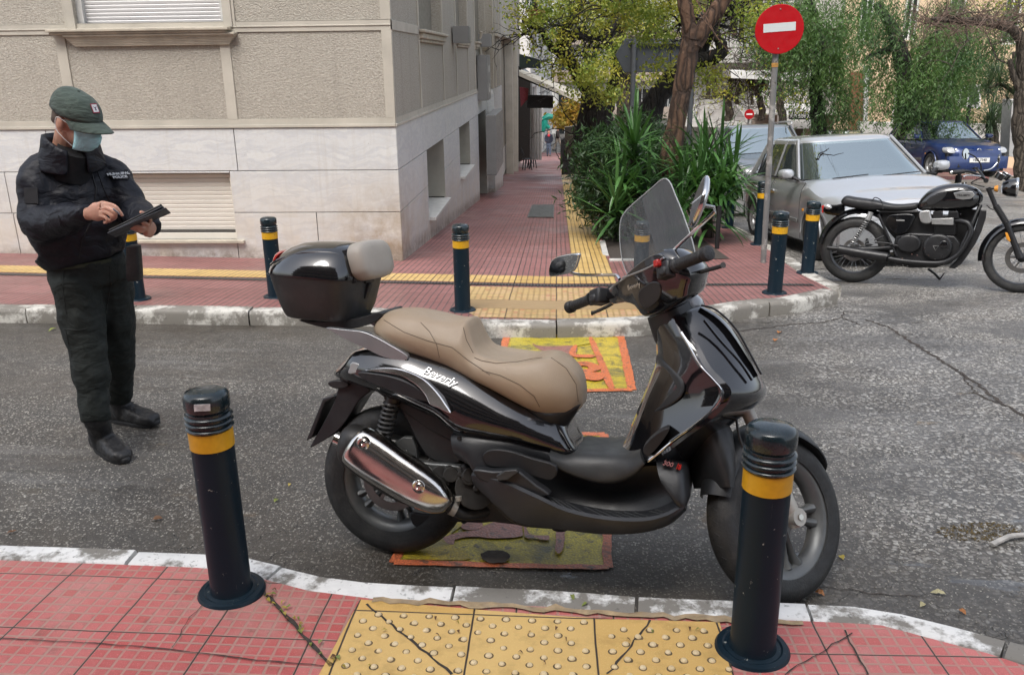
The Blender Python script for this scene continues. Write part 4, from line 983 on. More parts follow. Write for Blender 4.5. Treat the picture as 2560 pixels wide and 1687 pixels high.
# floorboard ---------------------------------------------------------
flo = body('footboard', [
    ((1128, 1088), (1150, 1150), .165, .185, .14, .0), ((1160, 1086), (1175, 1165), .17, .20, .19, .0), ((1215, 1095), (1200, 1215), .17, .20, .20, .0),
    ((1275, 1106), (1240, 1268), .165, .175, .18, .0), ((1330, 1124), (1290, 1308), .15, .13, .17, .0), ((1385, 1145), (1370, 1318), .14, .10, .16, .0), ((1440, 1168), (1440, 1322), .12, .085, .15, .0),
    ((1500, 1188), (1520, 1328), .115, .08, .15, .0), ((1560, 1185), (1590, 1326), .12, .085, .15, .0), ((1614, 1165), (1645, 1318), .13, .10, .15, .0), ((1655, 1165), (1690, 1290), .13, .12, .16, .0), ((1695, 1170), (1710, 1250), .12, .14, .15, .0), ((1710, 1180), (1716, 1215), .10, .12, .12, .0)], M_MATTE, angle=50)
# saddle of grey plastic over the tunnel
body('tunnel_cover', [((1375, 1130), (1380, 1160), .152, .17, .16, .006), ((1410, 1145), (1410, 1180), .142, .16, .152, .008), ((1440, 1140), (1450, 1196), .13, .155, .15, .01), ((1480, 1142), (1500, 1208), .125, .15, .148, .012), ((1530, 1145), (1545, 1206), .13, .155, .15, .012), ((1570, 1142), (1588, 1188), .14, .17, .165, .008), ((1600, 1130), (1612, 1160), .15, .185, .185, .005)], M_MATTE2, flo)
# near running board: wide tray with raised lip, tread grooves
def tray(sgn):
    inner = [(1185, 1175, .17), (1240, 1185, .17), (1338, 1225, .17), (1415, 1252, .16), (1510, 1272, .16), (1606, 1276, .17), (1663, 1262, .18), (1700, 1240, .19)]
    outer = [(1178, 1188, .215), (1240, 1200, .24), (1338, 1243, .26), (1415, 1278, .265), (1510, 1298, .265), (1606, 1302, .26), (1668, 1288, .25), (1712, 1262, .22)]
    low = [(1185, 1212, .20), (1240, 1262, .225), (1300, 1308, .235), (1415, 1325, .235), (1510, 1335, .235), (1600, 1332, .235), (1672, 1312, .22), (1716, 1275, .20)]
    mb = MB(); rings = []
    for i, o_, l in zip(inner, outer, low):
        a, b, c = B(*i), B(*o_), B(*l); lip = b + Vector((0, .012, .008)); q = [a, lip.lerp(a, .12) - Vector((0, 0, .010)), lip, b, b.lerp(c, .3) + Vector((0, -.006, 0)), c, Vector((c.x, c.y + .09, c.z)), Vector((a.x, a.y + .03, a.z - .03))]
        rings.append(q)
    cols = [catmull([r[j] for r in rings], 4) for j in range(8)]; rg = [[c[i] for c in cols] for i in range(len(cols[0]))]
    if sgn < 0: rg = [[Vector((p.x, -p.y, p.z)) for p in r] for r in rg]
    mb.loft(rg); o = mb.build('running_board', M_MATTE, flo, angle=38)
    g = MB()
    for k in range(14):
        t_ = .32 + k*.042; i = int(t_*(len(rg) - 1)); a, b = rg[i][0], rg[i][1]; i2 = max(0, i - 2); p0 = rg[i2][0].lerp(rg[i2][1], .2); p1 = a.lerp(b, .9)
        g.tube([p0 + Vector((0, 0, .001)), p1 + Vector((0, 0, .001))], .003, 6)
    g.build('tread_rib', M_MATTE2, o); return o
tray(1); tray(-1)
# front riser joining floor and shield
body('lower_front_cowl', [((1640, 1150), (1655, 1210), .16, .20, .20, 0), ((1680, 1160), (1690, 1262), .165, .215, .225, 0), ((1708, 1168), (1712, 1268), .16, .21, .215, 0), ((1720, 1178), (1726, 1240), .13, .17, .17, 0)], M_MATTE, flo)
# folded passenger foot peg and fairing scoop
plate('foot_peg', [(1182, 1172), (1230, 1178), (1280, 1176), (1300, 1180), (1340, 1212), (1375, 1238), (1330, 1243), (1270, 1222), (1215, 1206), (1190, 1192)], .19, .235, M_MATTE, k=2, bev=.008)
plate('peg_hinge', [(1240, 1190), (1262, 1176), (1290, 1174), (1296, 1180), (1268, 1200), (1244, 1202)], .235, .255, M_MATTE2, k=1, bev=.003)
plate('side_recess', [(1205, 1140), (1225, 1124), (1270, 1126), (1330, 1145), (1390, 1165), (1380, 1200), (1330, 1190), (1270, 1172), (1220, 1165)], .18, .1995, M_BLK, k=3, bev=.004)
mb = MB(); p = B(1148, 1094, .185); mb.tube([p + Vector((0, .004, 0)), p - Vector((0, .006, 0))], .007, 10); mb.build('screw', M_BLK, scoot)
mb = MB(); mb.tube(catmull([B(1378, 1305, .10), B(1385, 1322, .10), B(1408, 1325, .10), B(1425, 1316, .10)], 4), .006, 8); mb.build('side_stand', M_BLK, scoot)

# leg shield ---------------------------------------------------------
LV = [ # inner centre px, rear edge px + width, nose px
    ((1622, 794), (1690, 792), .09, (1745, 762)), ((1634, 826), (1704, 832), .12, (1790, 784)), ((1641, 862), (1723, 863), .15, (1832, 826)),
    ((1640, 905), (1752, 916), .185, (1872, 890)), ((1624, 950), (1784, 950), .205, (1900, 940)), ((1610, 985), (1804, 979), .215, (1917, 978)),
    ((1594, 1026), (1787, 1017), .215, (1902, 1006)), ((1576, 1068), (1740, 1059), .205, (1848, 1048)), ((1560, 1105), (1690, 1095), .19, (1785, 1098)), ((1530, 1136), (1645, 1130), .175, (1742, 1142)), ((1510, 1148), (1618, 1152), .165, (1718, 1172))]
def lv_ring(ic, ed, hw, ns, part):
    a, b, c = B(ic[0], ic[1], 0), B(ed[0], ed[1], hw), B(ns[0], ns[1], .02); out = []
    if part == 'in':
        for k in range(13):
            y = -hw + 2*hw*k/12; f = abs(y/hw); q = a.lerp(Vector((b.x, 0, b.z)), f**1.7); out.append(Vector((q.x, y, q.z)))
        return out + [Vector((p.x + .03, p.y*.96, p.z)) for p in reversed(out)]
    for k in range(21):
        y = -hw + 2*hw*k/20; f = abs(y/hw); q = Vector((c.x, 0, c.z)).lerp(Vector((b.x, 0, b.z)), f**2.6*.75 + f*.25); sh_ = 0
        out.append(Vector((q.x + .002, y*1.01, q.z)))
    return out + [Vector((p.x - .035*(1 - abs(p.y)/hw*.7), p.y*.97, p.z)) for p in reversed(out)]
def shield(part, name, m, rng_=None):
    rg = [lv_ring(*l, part) for l in (LV if rng_ is None else LV[rng_[0]:rng_[1]])]; cols = [catmull([r[j] for r in rg], 3) for j in range(len(rg[0]))]
    mb = MB(); mb.loft([[c[i] for c in cols] for i in range(len(cols[0]))]); return mb.build(name, m, scoot, angle=50)
fsh = shield('out', 'front_fairing', M_GLOSS)
shield('in', 'leg_shield', M_GLOSS)
# chrome strip along the near edge
for s_ in (-1, 1):
    P_ = catmull([Vector((p.x, s_*p.y, p.z)) for p in (B(u, v, w_ + .004) for u, v, w_ in ((1702, 832, .125), (1720, 860, .15), (1752, 915, .188), (1784, 950, .208), (1804, 979, .219), (1787, 1017, .219), (1740, 1059, .209), (1690, 1095, .194), (1645, 1130, .18), (1619, 1151, .168)))], 4)
    mb = MB(); mb.tube(P_, [(.003 + (.004 if i < 8 or i > 30 else .0), .003) for i in range(len(P_))], 8); mb.build('edge_trim', M_CHROME, fsh)
# glove box panel on the inner side
def inner_pt(u, v): return B(u, v, .10)
mb = MB(); gp_ = [(1643, 885, .02), (1662, 905, .08), (1700, 945, .14), (1706, 975, .155), (1690, 1000, .15), (1650, 1026, .11), (1608, 1040, .05), (1592, 1030, .01), (1620, 975, .005), (1640, 925, .005)]
P_ = catmull([B(u, v, w_) + Vector((-.003, 0, 0)) for u, v, w_ in gp_], 4, True); mb.prism(P_, Vector((.012, .0, 0))); mb.build('glove_box', M_MATTE, scoot, bev=.005)
plate('side_vent', [(1612, 1112), (1640, 1085), (1668, 1070), (1672, 1078), (1650, 1110), (1622, 1140), (1608, 1130)], .150, .196, M_BLK, k=2, bev=.002)
# fluted grille running down the nose
for k in range(7):
    mb = MB(); o_ = -.012 + k*.008; P_ = [B(u, v, w_) for u, v, w_ in ((1752, 764, .02 + k*.004), (1790, 776, .02 + k*.005), (1838, 822, .02 + k*.006), (1874, 884, .02 + k*.006), (1902, 936, .02 + k*.005))]
    P_ = [p + Vector((.001, 0, .001)) for p in P_]; mb.tube(catmull(P_, 4), .0035, 6); mb.build('nose_rib', M_MATTE, fsh)
seam([(1760, 800), (1800, 850), (1850, 905), (1880, 950)], .12, .005, 'fairing_crease', M_GLOSS, fsh)
# lettering
def side_text(body_, u0, v0, u1, v1, w_, size, m, par, **kw):
    a, b = B(u0, v0, w_), B(u1, v1, w_); c = (a + b)/2; ang = atan2(b.z - a.z, b.x - a.x)
    M_ = Matrix.Translation(c) @ Matrix.Rotation(-ang, 4, 'Y') @ Matrix.Rotation(pi/2, 4, 'X'); return text_mesh(body_, size, m, par, 'lettering', M_, **kw)
side_text('300', 1656, 1153, 1684, 1160, .185, .022, M_CHROME, scoot, bold=.0004, shear=.2, ext=.012)
side_text('ie', 1690, 1163, 1704, 1167, .18, .022, M_RED, scoot, bold=.0004, shear=.2, ext=.012)

# ------------------------------------------------------------------ steered front end
def H(u, v, n, d): return hit(SMF, u, v, n, d)
def fb(mb, name, m, par=scoot, **kw): return mb.build(name, m, par, xf=ST if par is scoot else None, **kw)
FW = FWC
fd = AXD; fo = Vector((cos(RKA), 0, sin(RKA)))
for s_ in (-1, 1):
    mb = MB(); q = FW + Vector((0, s_*.082, 0)); mb.tube([q - fd*.03, q + fd*.13, q + fd*.20], [.027, .027, .025], 16); mb.tube([q + fd*.20, q + fd*.46], .0225, 16); mb.tube([q - Vector((0, .025*s_, 0)), q + Vector((0, s_*.028, 0))], .03, 14)
    o = fb(mb, 'fork_leg', M_FORK)
    mb = MB(); mb.tube([q + Vector((0, s_*.028, 0)), q + Vector((0, s_*.034, 0))], [.012, .011], 6); mb.build('axle_nut', M_CHROME2, o)
mb = MB(); mb.box(FW + Vector((-.06, .06, .10)), (.05, .05, .09)); fb(mb, 'brake_caliper', M_DARK, bev=.008)
# mudguard over the front wheel
mb = MB(); rings = []
for i in range(31):
    a = radians(30 + (165 - 30)*i/30); r = .318 + .012*sin((i/30)*pi); hw = .075*(min(1, i/7)**.6 if i < 7 else 1)*(1 if i < 24 else 1 - .02*(i - 24))
    d = Vector((cos(a), 0, sin(a))); rr_ = []
    for k in range(9):
        f = -1 + 2*k/8; rr_.append(FW + d*(r - .045*abs(f)**2.4*(1 if i > 6 else i/7)) + Vector((0, f*hw, 0)))
    rings.append(rr_ + [p - d*.006 for p in reversed(rr_)])
mb.loft(rings); fb(mb, 'front_mudguard', M_MATTE)
# fork shroud behind the wheel
mb = MB(); rings = []
for i, (h_, hw, t_) in enumerate(((.50, .085, .06), (.42, .10, .07), (.34, .105, .06), (.27, .10, .04), (.20, .09, .02), (.165, .08, .012))):
    c = Vector((FW.x - .235 - .055*i + .115*(i/5)**1.2*0 + (.5 - h_)*.05, 0, h_ + DZ)); rings.append(se_ring(c, Vector((t_, 0, t_*.2)), Vector((0, hw, 0)), 4, 20))
mb = MB(); mb.loft([se_ring((FW.x - .27 + (.5 - h_)*.02 - .10*(h_ < .35)*(.35 - h_), 0, h_), Vector((t_, 0, 0)), Vector((0, hw, 0)), 4, 20) for h_, hw, t_ in ((.62, .05, .05), (.56, .08, .05), (.50, .092, .04), (.44, .095, .03), (.385, .09, .015))]); fb(mb, 'splash_shroud', M_MATTE)
mb = MB(); mb.tube(catmull([FW + fd*.42 + Vector((-.06, -.10, 0)), FW + fd*.25 + Vector((-.12, -.11, 0)), FW + Vector((-.09, -.10, .06)), FW + Vector((-.05, -.085, -.02))], 5), .0045, 6); fb(mb, 'brake_hose', M_BLK)
# steering neck between fairing and headset
mb = MB(); nk = AP - AXD*.10; mb.loft([se_ring(nk + AXD*z + fo*.0, fo*.075*k1, Vector((0, .085*k1, 0)), 3, 20) for z, k1 in ((-.14, .9), (-.06, 1.0), (-.01, .95), (.02, .9))]); fb(mb, 'steering_neck', M_MATTE)
# headset: face outline traced on the bar plane, shaped forward to the headlamp
FN = fo; FDp = AP.dot(fo) - .10
def face(px, off=0.0): return [H(u, v, FN, FDp + off) for u, v in px]
fpx = [(1511, 746), (1516, 724), (1542, 702), (1566, 686), (1593, 660), (1623, 638), (1650, 626), (1668, 632), (1690, 648), (1716, 678), (1722, 700), (1716, 726), (1712, 748), (1690, 764), (1655, 782), (1620, 794), (1606, 790), (1588, 766), (1560, 757), (1530, 762)]
F0 = catmull(face(fpx), 2, True); cF = sum(F0, Vector())/len(F0)
mb = MB(); rings = []
for off, sc_ in ((-.012, .86), (.0, .96), (.02, 1.0), (.06, .98), (.10, .90), (.14, .74), (.17, .52), (.185, .3)):
    rings.append([cF + (p - cF)*sc_ + FN*off + AXD*(-.10*max(0, off)) for p in F0])
mb.loft(rings); hd = fb(mb, 'headset', M_GLOSS, angle=55)
ipx = [(1570, 686), (1596, 662), (1626, 641), (1650, 631), (1664, 640), (1640, 658), (1600, 676), (1578, 690)]
mb = MB(); mb.prism([p - FN*.014 for p in catmull(face(ipx), 3, True)], FN*.01); mb.build('dash_visor', simple('smoky instrument glass', (.03, .032, .035), .12, coat=1), hd, bev=.003)
mb = MB(); mb.tube(catmull([p - FN*.016 for p in face([(1566, 690), (1600, 678), (1640, 660), (1668, 640)])], 5), .0035, 8); mb.build('dash_rim', M_SILVER, hd)
lpx = face([(1605, 725), (1640, 700), (1660, 712), (1655, 745), (1625, 768), (1608, 755)]); mb = MB(); mb.prism([p - FN*.016 for p in catmull(lpx, 3, True)], FN*.006); mb.build('key_panel', M_MATTE, hd, bev=.003)
a, b = face([(1572, 718), (1612, 705)]); mm = (a + b)/2; xd = (b - a).normalized(); nrm = -FN; yd = nrm.cross(xd)
text_mesh('Beverly', .022, M_CHROME, hd, 'lettering', Matrix(((xd.x, yd.x, nrm.x, mm.x - FN.x*.014), (xd.y, yd.y, nrm.y, mm.y - FN.y*.014), (xd.z, yd.z, nrm.z, mm.z - FN.z*.014), (0, 0, 0, 1))), ext=.0015, shear=.3, bold=.0002)
# headlamp
hc = AP + fo*.05 - AXD*.10; mb = MB(); mb.sphere((0, 0, 0), (.07, .085, .06), 20, 12, Matrix.Rotation(-.2, 3, 'Y')); mb.v = [v + hc for v in mb.v]; fb(mb, 'headlamp', M_CLEAR)
# bars, grips, levers
BC = AP - fo*0 + Vector((-.12, 0, 0)) + Vector((0, 0, .0))
for s_ in (-1, 1):
    q = lambda y, dx=0, dz=0: BC + Vector((dx, s_*y, dz))
    mb = MB(); mb.tube([q(.10, .04, -.01), q(.20, .01), q(.235)], [.016, .016, .014], 10); bar = fb(mb, 'handlebar', M_DARK)
    mb = MB(); mb.tube([q(.225), q(.235), q(.24), q(.33), q(.345), q(.35)], [.024, .024, .018, .0185, .0185, .014], 16); mb.tube([q(.352), q(.356), q(.375), q(.378)], [.018, .0225, .0225, .018], 18); mb.build('grip', simple('black grip rubber', (.02, .02, .021), .5, bump=.8, bscale=140), bar)
    mb = MB(); mb.box(q(.185, .005, -.002), (.055, .06, .055)); mb.box(q(.19, -.02, -.01), (.02, .035, .03)); mb.build('switch_pod', M_MATTE, bar, bev=.008)
    mb = MB(); mb.tube(catmull([q(.16, .05, -.005), q(.20, .075, -.012), q(.28, .085, -.016), q(.335, .082, -.02), q(.345, .08, -.02)], 4), [(.007, .005)]*14 + [(.008, .006)]*2 + [(.010, .009)], 8); mb.build('brake_lever', M_DARK, bar)
    mb = MB(); mb.tube([q(.13, .05, .015), q(.17, .05, .02), q(.19, .05, .018)], [.02, .024, .018], 12); mb.build('brake_reservoir', M_MATTE, bar, bev=.003)
mb = MB(); mb.box(BC + Vector((-.028, -.175, .018)), (.02, .022, .022)); fb(mb, 'stop_switch', M_RED, bev=.003)
# mirrors
MPL = FDp + .02
def mirror_pt(u, v, off=0.0): return H(u, v, FN, MPL + off)
mp = [(1371, 682), (1376, 656), (1391, 643), (1421, 636), (1445, 635), (1446, 646), (1437, 672), (1424, 683), (1380, 692)]
P_ = catmull([mirror_pt(*q) for q in mp], 3, True)
mb = MB(); mb.prism(P_, FN*.012); mr_ = fb(mb, 'mirror', M_CHROME, bev=.006); c = sum(P_, Vector())/len(P_)
mb = MB(); mb.prism([c + (p - c)*.93 - FN*.0015 for p in P_], FN*.003); mb.build('mirror_glass', M_MIRROR, mr_, smooth=False)
mb = MB(); mb.tube(catmull([mirror_pt(1426, 682, .01), mirror_pt(1450, 687, .012), mirror_pt(1495, 688, .01), mirror_pt(1538, 688, .01), mirror_pt(1549, 698, 0)], 4), .0055, 8); mb.build('mirror_stem', M_CHROME, mr_)
# right mirror, seen edge on: stem from the headset up to a tilted shell
s0, s1, s2, s3 = mirror_pt(1685, 625, .02), mirror_pt(1787, 530, .05), mirror_pt(1786, 519, .05), mirror_pt(1762, 514, .05)
RM = H(1750, 505, FN, MPL + .05); top_ = H(1771, 458, FN, MPL + .05); bot_ = H(1729, 552, FN, MPL + .05); ax_ = (top_ - bot_)/2; vd = (SMF.inverted().to_3x3() @ ray(1750, 505)).normalized(); vd = (vd - ax_.normalized()*vd.dot(ax_.normalized())).normalized()
side_ = ax_.normalized().cross(vd)
tilt_v = (vd*.985 + side_*.17).normalized(); nn_ = ax_.normalized().cross(tilt_v)
mb = MB(); rings = []
for t_, k_ in ((-.012, .55), (-.009, .82), (-.003, .97), (.004, 1.0), (.009, .97)):
    rings.append(se_ring(RM + nn_*t_, ax_*k_, tilt_v*.075*k_, 2.8, 28))
mb.loft(rings); m2_ = fb(mb, 'mirror', M_CHROME, angle=60)
mb = MB(); mb.loft([se_ring(RM + nn_*.0095, ax_*.92, tilt_v*.07, 2.8, 28), se_ring(RM + nn_*.0105, ax_*.92, tilt_v*.07, 2.8, 28)]); mb.build('mirror_glass', M_MIRROR, m2_)
mb = MB(); mb.tube([s0, s0.lerp(s1, .5), s1, s2, s3], .0055, 8); mb.build('mirror_stem', M_CHROME, m2_)
# windscreen: clear sheet leaning back, curved around the bars
WN = Vector((cos(radians(12)), 0, sin(radians(12)))); WD = (AP + Vector((.07, 0, 0))).dot(WN)
rowsW = [((1590, 690), (1756, 700)), ((1577, 655), (1752, 655)), ((1568, 600), (1743, 605)), ((1566, 555), (1723, 552)), ((1572, 532), (1713, 527)), ((1588, 510), (1704, 507)), ((1610, 488), (1694, 486)), ((1633, 467), (1685, 465)), ((1650, 453), (1678, 454)), ((1661, 447), (1669, 447))]
mb = MB(); rings = []
for l, r in rowsW:
    a, b = H(*l, WN, WD), H(*r, WN, WD); row = []
    for k in range(15):
        t_ = k/14; p = a.lerp(b, t_); row.append(p - WN*(.0) + WN*(-.9*(p.y*p.y)))
    rings.append(row)
cols = [catmull([r[j] for r in rings], 3) for j in range(15)]
mb.loft([[c[i] for c in cols] for i in range(len(cols[0]))], closed=False); ws_ = fb(mb, 'windscreen', M_SCREEN, solid=.003)
edge = [c for c in [cols[0][i] for i in range(len(cols[0]))]] + [cols[j][-1] for j in range(1, 14)] + [cols[-1][i] for i in range(len(cols[0]) - 1, -1, -1)]
mb = MB(); mb.tube(edge, .0022, 6); mb.build('windscreen_edge', simple('pale acrylic edge', (.45, .47, .47), .25), ws_)
mb = MB()
for u, v in ((1660, 640), (1735, 640)):
    p = H(u, v, WN, WD - .01); mb.tube([p, p - WN*.05 - Vector((0, 0, .03))], .008, 8)
mb.build('windscreen_bracket', M_BLK, ws_)
# ------------------------------------------------------------------ bollards
def m_bollard():
    m, t = mat('chipped petrol blue bollard paint'); g = t.co(); n = t.noise(g, 5, 5, .6); f = t.noise(g, 38, 4, .7); s_ = t.noise(t.vm('MULTIPLY', g, (60, 60, 6)), 1.5, 3, .6)
    c = t.mix(n, (.004, .0125, .021), (.007, .018, .028))
    c = t.mix(t.mr(f, .685, .70), c, (.30, .31, .28)); c = t.mix(t.mr(s_, .72, .76, 0, .25), c, (.10, .11, .11))
    t.P(color=c, rough=t.mr(n, .3, .7, .34, .5), coat=.06, croug=.25, spec=.2, normal=t.bump(n, .08, .01)); return m
def m_yband():
    m, t = mat('scuffed yellow reflective band'); g = t.co(); f = t.noise(g, 16, 5, .7)
    c = t.mix(t.mr(f, .645, .66), (.68, .36, .01), (.02, .03, .035)); c = t.mix(t.mr(t.noise(g, 60, 3), .3, .8, 0, .35), c, (.42, .22, .01))
    t.P(color=c, rough=.38, coat=.2); return m
M_BOL = m_bollard(); M_YB = m_yband()
M_CAP = simple('petrol blue bollard cap paint', (.006, .016, .021), .25, coat=.4, var=.3, scale=12, dirt=.08, spec=.4)
BH, BR = .725, .0635
def make_bollard(label, loc):
    t = thing('bollard', label, 'bollard', loc, 0, 'yellow banded bollards at the kerbs'); k = BH/.725; N = 40
    mb = MB(); mb.lathe([(.0005, -.01), (.105, -.01), (.106, .004), (.100, .013), (.085, .016), (.0795, .013), (BR + .004, .016), (BR, .03), (BR, .535)], N); mb.build('post', M_BOL, t, angle=35)
    mb = MB(); mb.lathe([(BR, .535), (BR + .0022, .5355), (BR + .0022, .594), (BR, .5945)], N); mb.build('reflective_band', M_YB, t, angle=35)
    mb = MB(); pr = [(BR, .5946)]
    for z in (.603, .622, .641): pr += [(BR, z - .006), (BR + .006, z - .004), (BR + .008, z), (BR + .006, z + .004), (BR, z + .006)]
    pr += [(BR, .655), (BR - .004, .658), (BR + .001, .661), (BR + .004, .668), (BR + .004, .700), (BR + .001, .711), (BR - .006, .718), (BR - .025, .7235), (.0005, .725)]
    mb.lathe(pr, N); mb.build('cap', M_CAP, t, angle=50); return t
bp = lambda u, v: G(u, v)
nb = make_bollard('near bollard on the red chequer paving left of the scooter, its yellow band torn', bp(580, 1485))
def fit_h(ub, vb, ut, vt):
    b = G(ub, vb); r = ray(ut, vt); t_ = (b.x*r.x + b.y*r.y)/(r.x**2 + r.y**2); return b, (r*t_).z - b.z
spots = [((580, 1478, 516, 970), None),
 ((1880, 1622, 1921, 1058), 'near bollard in front of the scooter front wheel, beside the yellow blister tiles'),
 ((1157, 776, 1150, 560), 'bollard standing left of the ochre ramp, in line with the scooter seat'),
 ((1936, 733, 1947, 527), 'bollard right of the no entry pole, on the red ribbed paving by the corner kerb'),
 ((2018, 683, 2034, 502), 'bollard against the rear wheel of the black motorcycle, its yellow band torn'),
 ((690, 742, 689, 541), 'bollard behind the scooter top case'),
 ((345, 748, 336, 545), 'bollard mostly hidden behind the policeman legs and holster'),
 ((1600, 738, 1600, 552), 'bollard seen through the scooter windscreen'),
 ((1897, 612, 1906, 452), 'bollard half hidden behind the no entry pole'),
 ((1822, 570, 1826, 430), 'farthest bollard beneath the grey litter bin')]
for k, ((a, b, c_, d_), lb) in enumerate(spots):
    p, h = fit_h(a, b, c_, d_); print('bollard', k, p, round(h, 3))
    if k == 0: nb.location = p; nb.scale = (1, 1, min(1.08, max(.9, h/.725))); nb.rotation_euler.z = .3
    else:
        q = dup(nb, p, .7*k + .4, lb); q.scale = (1, 1, min(1.1, max(.88, h/.725)))
p = G(600, 1480)
# torn scrap on the left bollard cap
mb = MB(); mb.box((-.006, -BR - .0052, .690), (.045, .0015, .022), Matrix.Rotation(.06, 3, 'Y')); mb.build('torn_sticker', simple('grey torn sticker', (.5, .5, .5), .4, var=.4, scale=60), nb, smooth=False)['label'] = 'torn grey sticker scrap on the cap'

# thin black iron post, no entry sign, direction sign, bin
M_IRON = simple('black iron paint', (.012, .012, .013), .45, var=.2)
M_GALV = simple('weathered galvanised steel', (.20, .20, .195), .5, metal=.4, var=.25, scale=14, dirt=.35)
def pole(name, label, cat, base, top, r, m, n=16):
    mb = MB(); mb.tube([base, Vector(base).lerp(Vector(top), .5), top], r, n); return tag(mb.build(name, m), label, cat)
pb = G(1792, 622); r_ = ray(1800, 515); t_ = pb.y/r_.y
pole('iron_post', 'slim black iron post under the drooping yucca leaves', 'post', pb, Vector((pb.x, pb.y, (r_*t_).z)), .028, M_IRON)
# no entry sign
sb_ = G(1908, 657); D_ = sb_.dot(CF)
sgn = thing('no_entry_sign', 'large red no entry sign with white bar on a stained grey pole', 'road sign', sb_)
ctr = PD(1948, 76, D_); 
ctr = PY(1948, 74, sb_.y - .05); ptop = PY(1946, 12, sb_.y); pbm = sb_
def m_pole():
    m, t = mat('stickered dull grey pole'); g = t.geo(); n = t.noise(g, 9, 5, .7); c = t.mix(t.mr(n, .5, .62), (.17, .17, .165), (.34, .33, .31)); c = t.mix(t.mr(t.noise(t.vm('ADD', g, (4, 4, 4)), 14, 4), .62, .68), c, (.10, .09, .08)); t.P(color=c, rough=.55, metal=.2); return m
mb = MB(); mb.tube([pbm, pbm.lerp(ptop, .5), ptop], .030, 18); mb.build('pole', m_pole(), sgn, wp=True)
RS = (PY(2007, 76, sb_.y - .05) - PY(1888, 76, sb_.y - .05)).length/2
axs = (ptop - pbm).normalized(); nrm = Vector((-.12, -1, -.05)); nrm = (nrm - axs*nrm.dot(axs)).normalized(); rt = axs.cross(nrm)*-1
rt = (nrm.cross(axs)).normalized(); 
if rt.x < 0: rt = -rt
def disc_M(c): return Matrix(((rt.x, axs.x, nrm.x, c.x), (rt.y, axs.y, nrm.y, c.y), (rt.z, axs.z, nrm.z, c.z), (0, 0, 0, 1)))
DM = disc_M(ctr)
mb = MB(); mb.lathe([(.0005, -.004), (RS*.985, -.004), (RS, -.001), (RS, .012), (RS*.985, .015), (.0005, .015)], 64, DM); pl = mb.build('sign_plate', simple('red retroreflective sheet', (.36, .002, .006), .5, var=.04, spec=.3), sgn, wp=True, angle=40)
mb = MB(); mb.box((0, 0, 0), (RS*1.32, RS*.345, .002), None); mb.v = [DM @ (Matrix.Rotation(.035, 3, 'Z') @ v + Vector((0, RS*.08, .0165))) for v in mb.v]; mb.build('white_bar', simple('white grey reflective sheet', (.52, .55, .55), .4, var=.03), pl, smooth=False, wp=True)
mb = MB()
for y in (RS*.8, -RS*.78): mb.lathe([(.0005, .021), (.006, .020), (.008, .015)], 10, DM @ Matrix.Translation((0, y, 0)))
mb.build('rivet', M_GALV, pl, wp=True)
mb = MB(); zc_ = PY(1940, 163, sb_.y); zz = pbm.lerp(ptop, (zc_.z - pbm.z)/(ptop.z - pbm.z)); mb.tube([zz - axs*.02, zz + axs*.02], .034, 16); mb.build('tape_band', simple('rusty orange tape', (.42, .22, .05), .5, var=.4, scale=30), sgn, wp=True)
# back of the large direction sign beyond the shrubs
YS = 19.0
ds = thing('direction_sign', 'grey back of an arrow shaped direction sign on two posts behind the tree', 'road sign', (PY(1585, 300, YS).x, YS, hp(1, YS)))
out_ = [(1538, 138), (1563, 97), (1776, 100), (1770, 172), (1700, 180), (1560, 182)]
P_ = [PY(u, v, YS) for u, v in out_]; mb = MB(); mb.prism(P_, Vector((0, .04, 0))); mb.build('sign_board', simple('blue grey sign back', (.030, .035, .040), .7, var=.1, scale=2), ds, smooth=False, wp=True, bev=.01)
for u in (1586, 1735):
    a = PY(u, 95, YS - .05); mb = MB(); mb.tube([Vector((a.x, a.y, hp(a.x, a.y))), a], .055, 12); mb.build('sign_post', simple('blue grey post', (.05, .055, .06), .6), ds, wp=True)
mb = MB(); a, b = PY(1572, 108, YS - .06), PY(1772, 110, YS - .06); mb.tube([a, b], .03, 6); mb.build('rail', simple('blue grey post', (.05, .055, .06), .6), ds, wp=True)
# litter bin
lb_ = G(1838, 560); yb_ = lb_.y + .3
def quadbox(pts, m, name, depth, Y):
    P_ = [PY(u, v, Y) for u, v in pts]; mb_ = MB(); mb_.prism(P_, Vector((0, depth, 0))); return mb_.build(name, m, smooth=False, bev=.012)
tag(quadbox([(1800, 418), (1866, 418), (1858, 535), (1814, 535)], simple('grey white metal', (.34, .34, .33), .5, dirt=.2), 'litter_bin', .32, yb_ + .3), 'grey white litter bin beside the yucca, before the silver suv', 'bin')
# grating, drain channel
def m_drain():
    m, t = mat('steel drain grate'); g = t.geo(); X, Y, Z = t.xyz(g)
    f = t.m('FRACT', t.m('MULTIPLY', X, 33)); k = t.mr(f, .35, .5); t.P(color=t.mix(k, (.11, .11, .105), (.01, .01, .01)), rough=.45, metal=.4); return m
sheet('drain_channel', [(-14, 7.76), (1.9, 7.76), (2.35, 7.70), (2.35, 7.62), (1.9, 7.66), (-14, 7.66)], m_drain(), .006)
gx = [G(u, v) for u, v in ((1330, 512), (1376, 512), (1376, 544), (1321, 544))]
mg = MB(); p0, p1 = gx[3], gx[1]; w_, l_ = .42, 2.6
for i in range(18):
    y = p0.y + l_*i/17; mg.box((p0.x + w_/2, y, hp(p0.x, y) + .012), (w_, l_/17*.62, .018), Matrix.Rotation(-.085, 3, 'X'))
for x in (0, w_): mg.box((p0.x + x, p0.y + l_/2, hp(0, p0.y + l_/2) + .012), (.035, l_ + .1, .02), Matrix.Rotation(-.085, 3, 'X'))
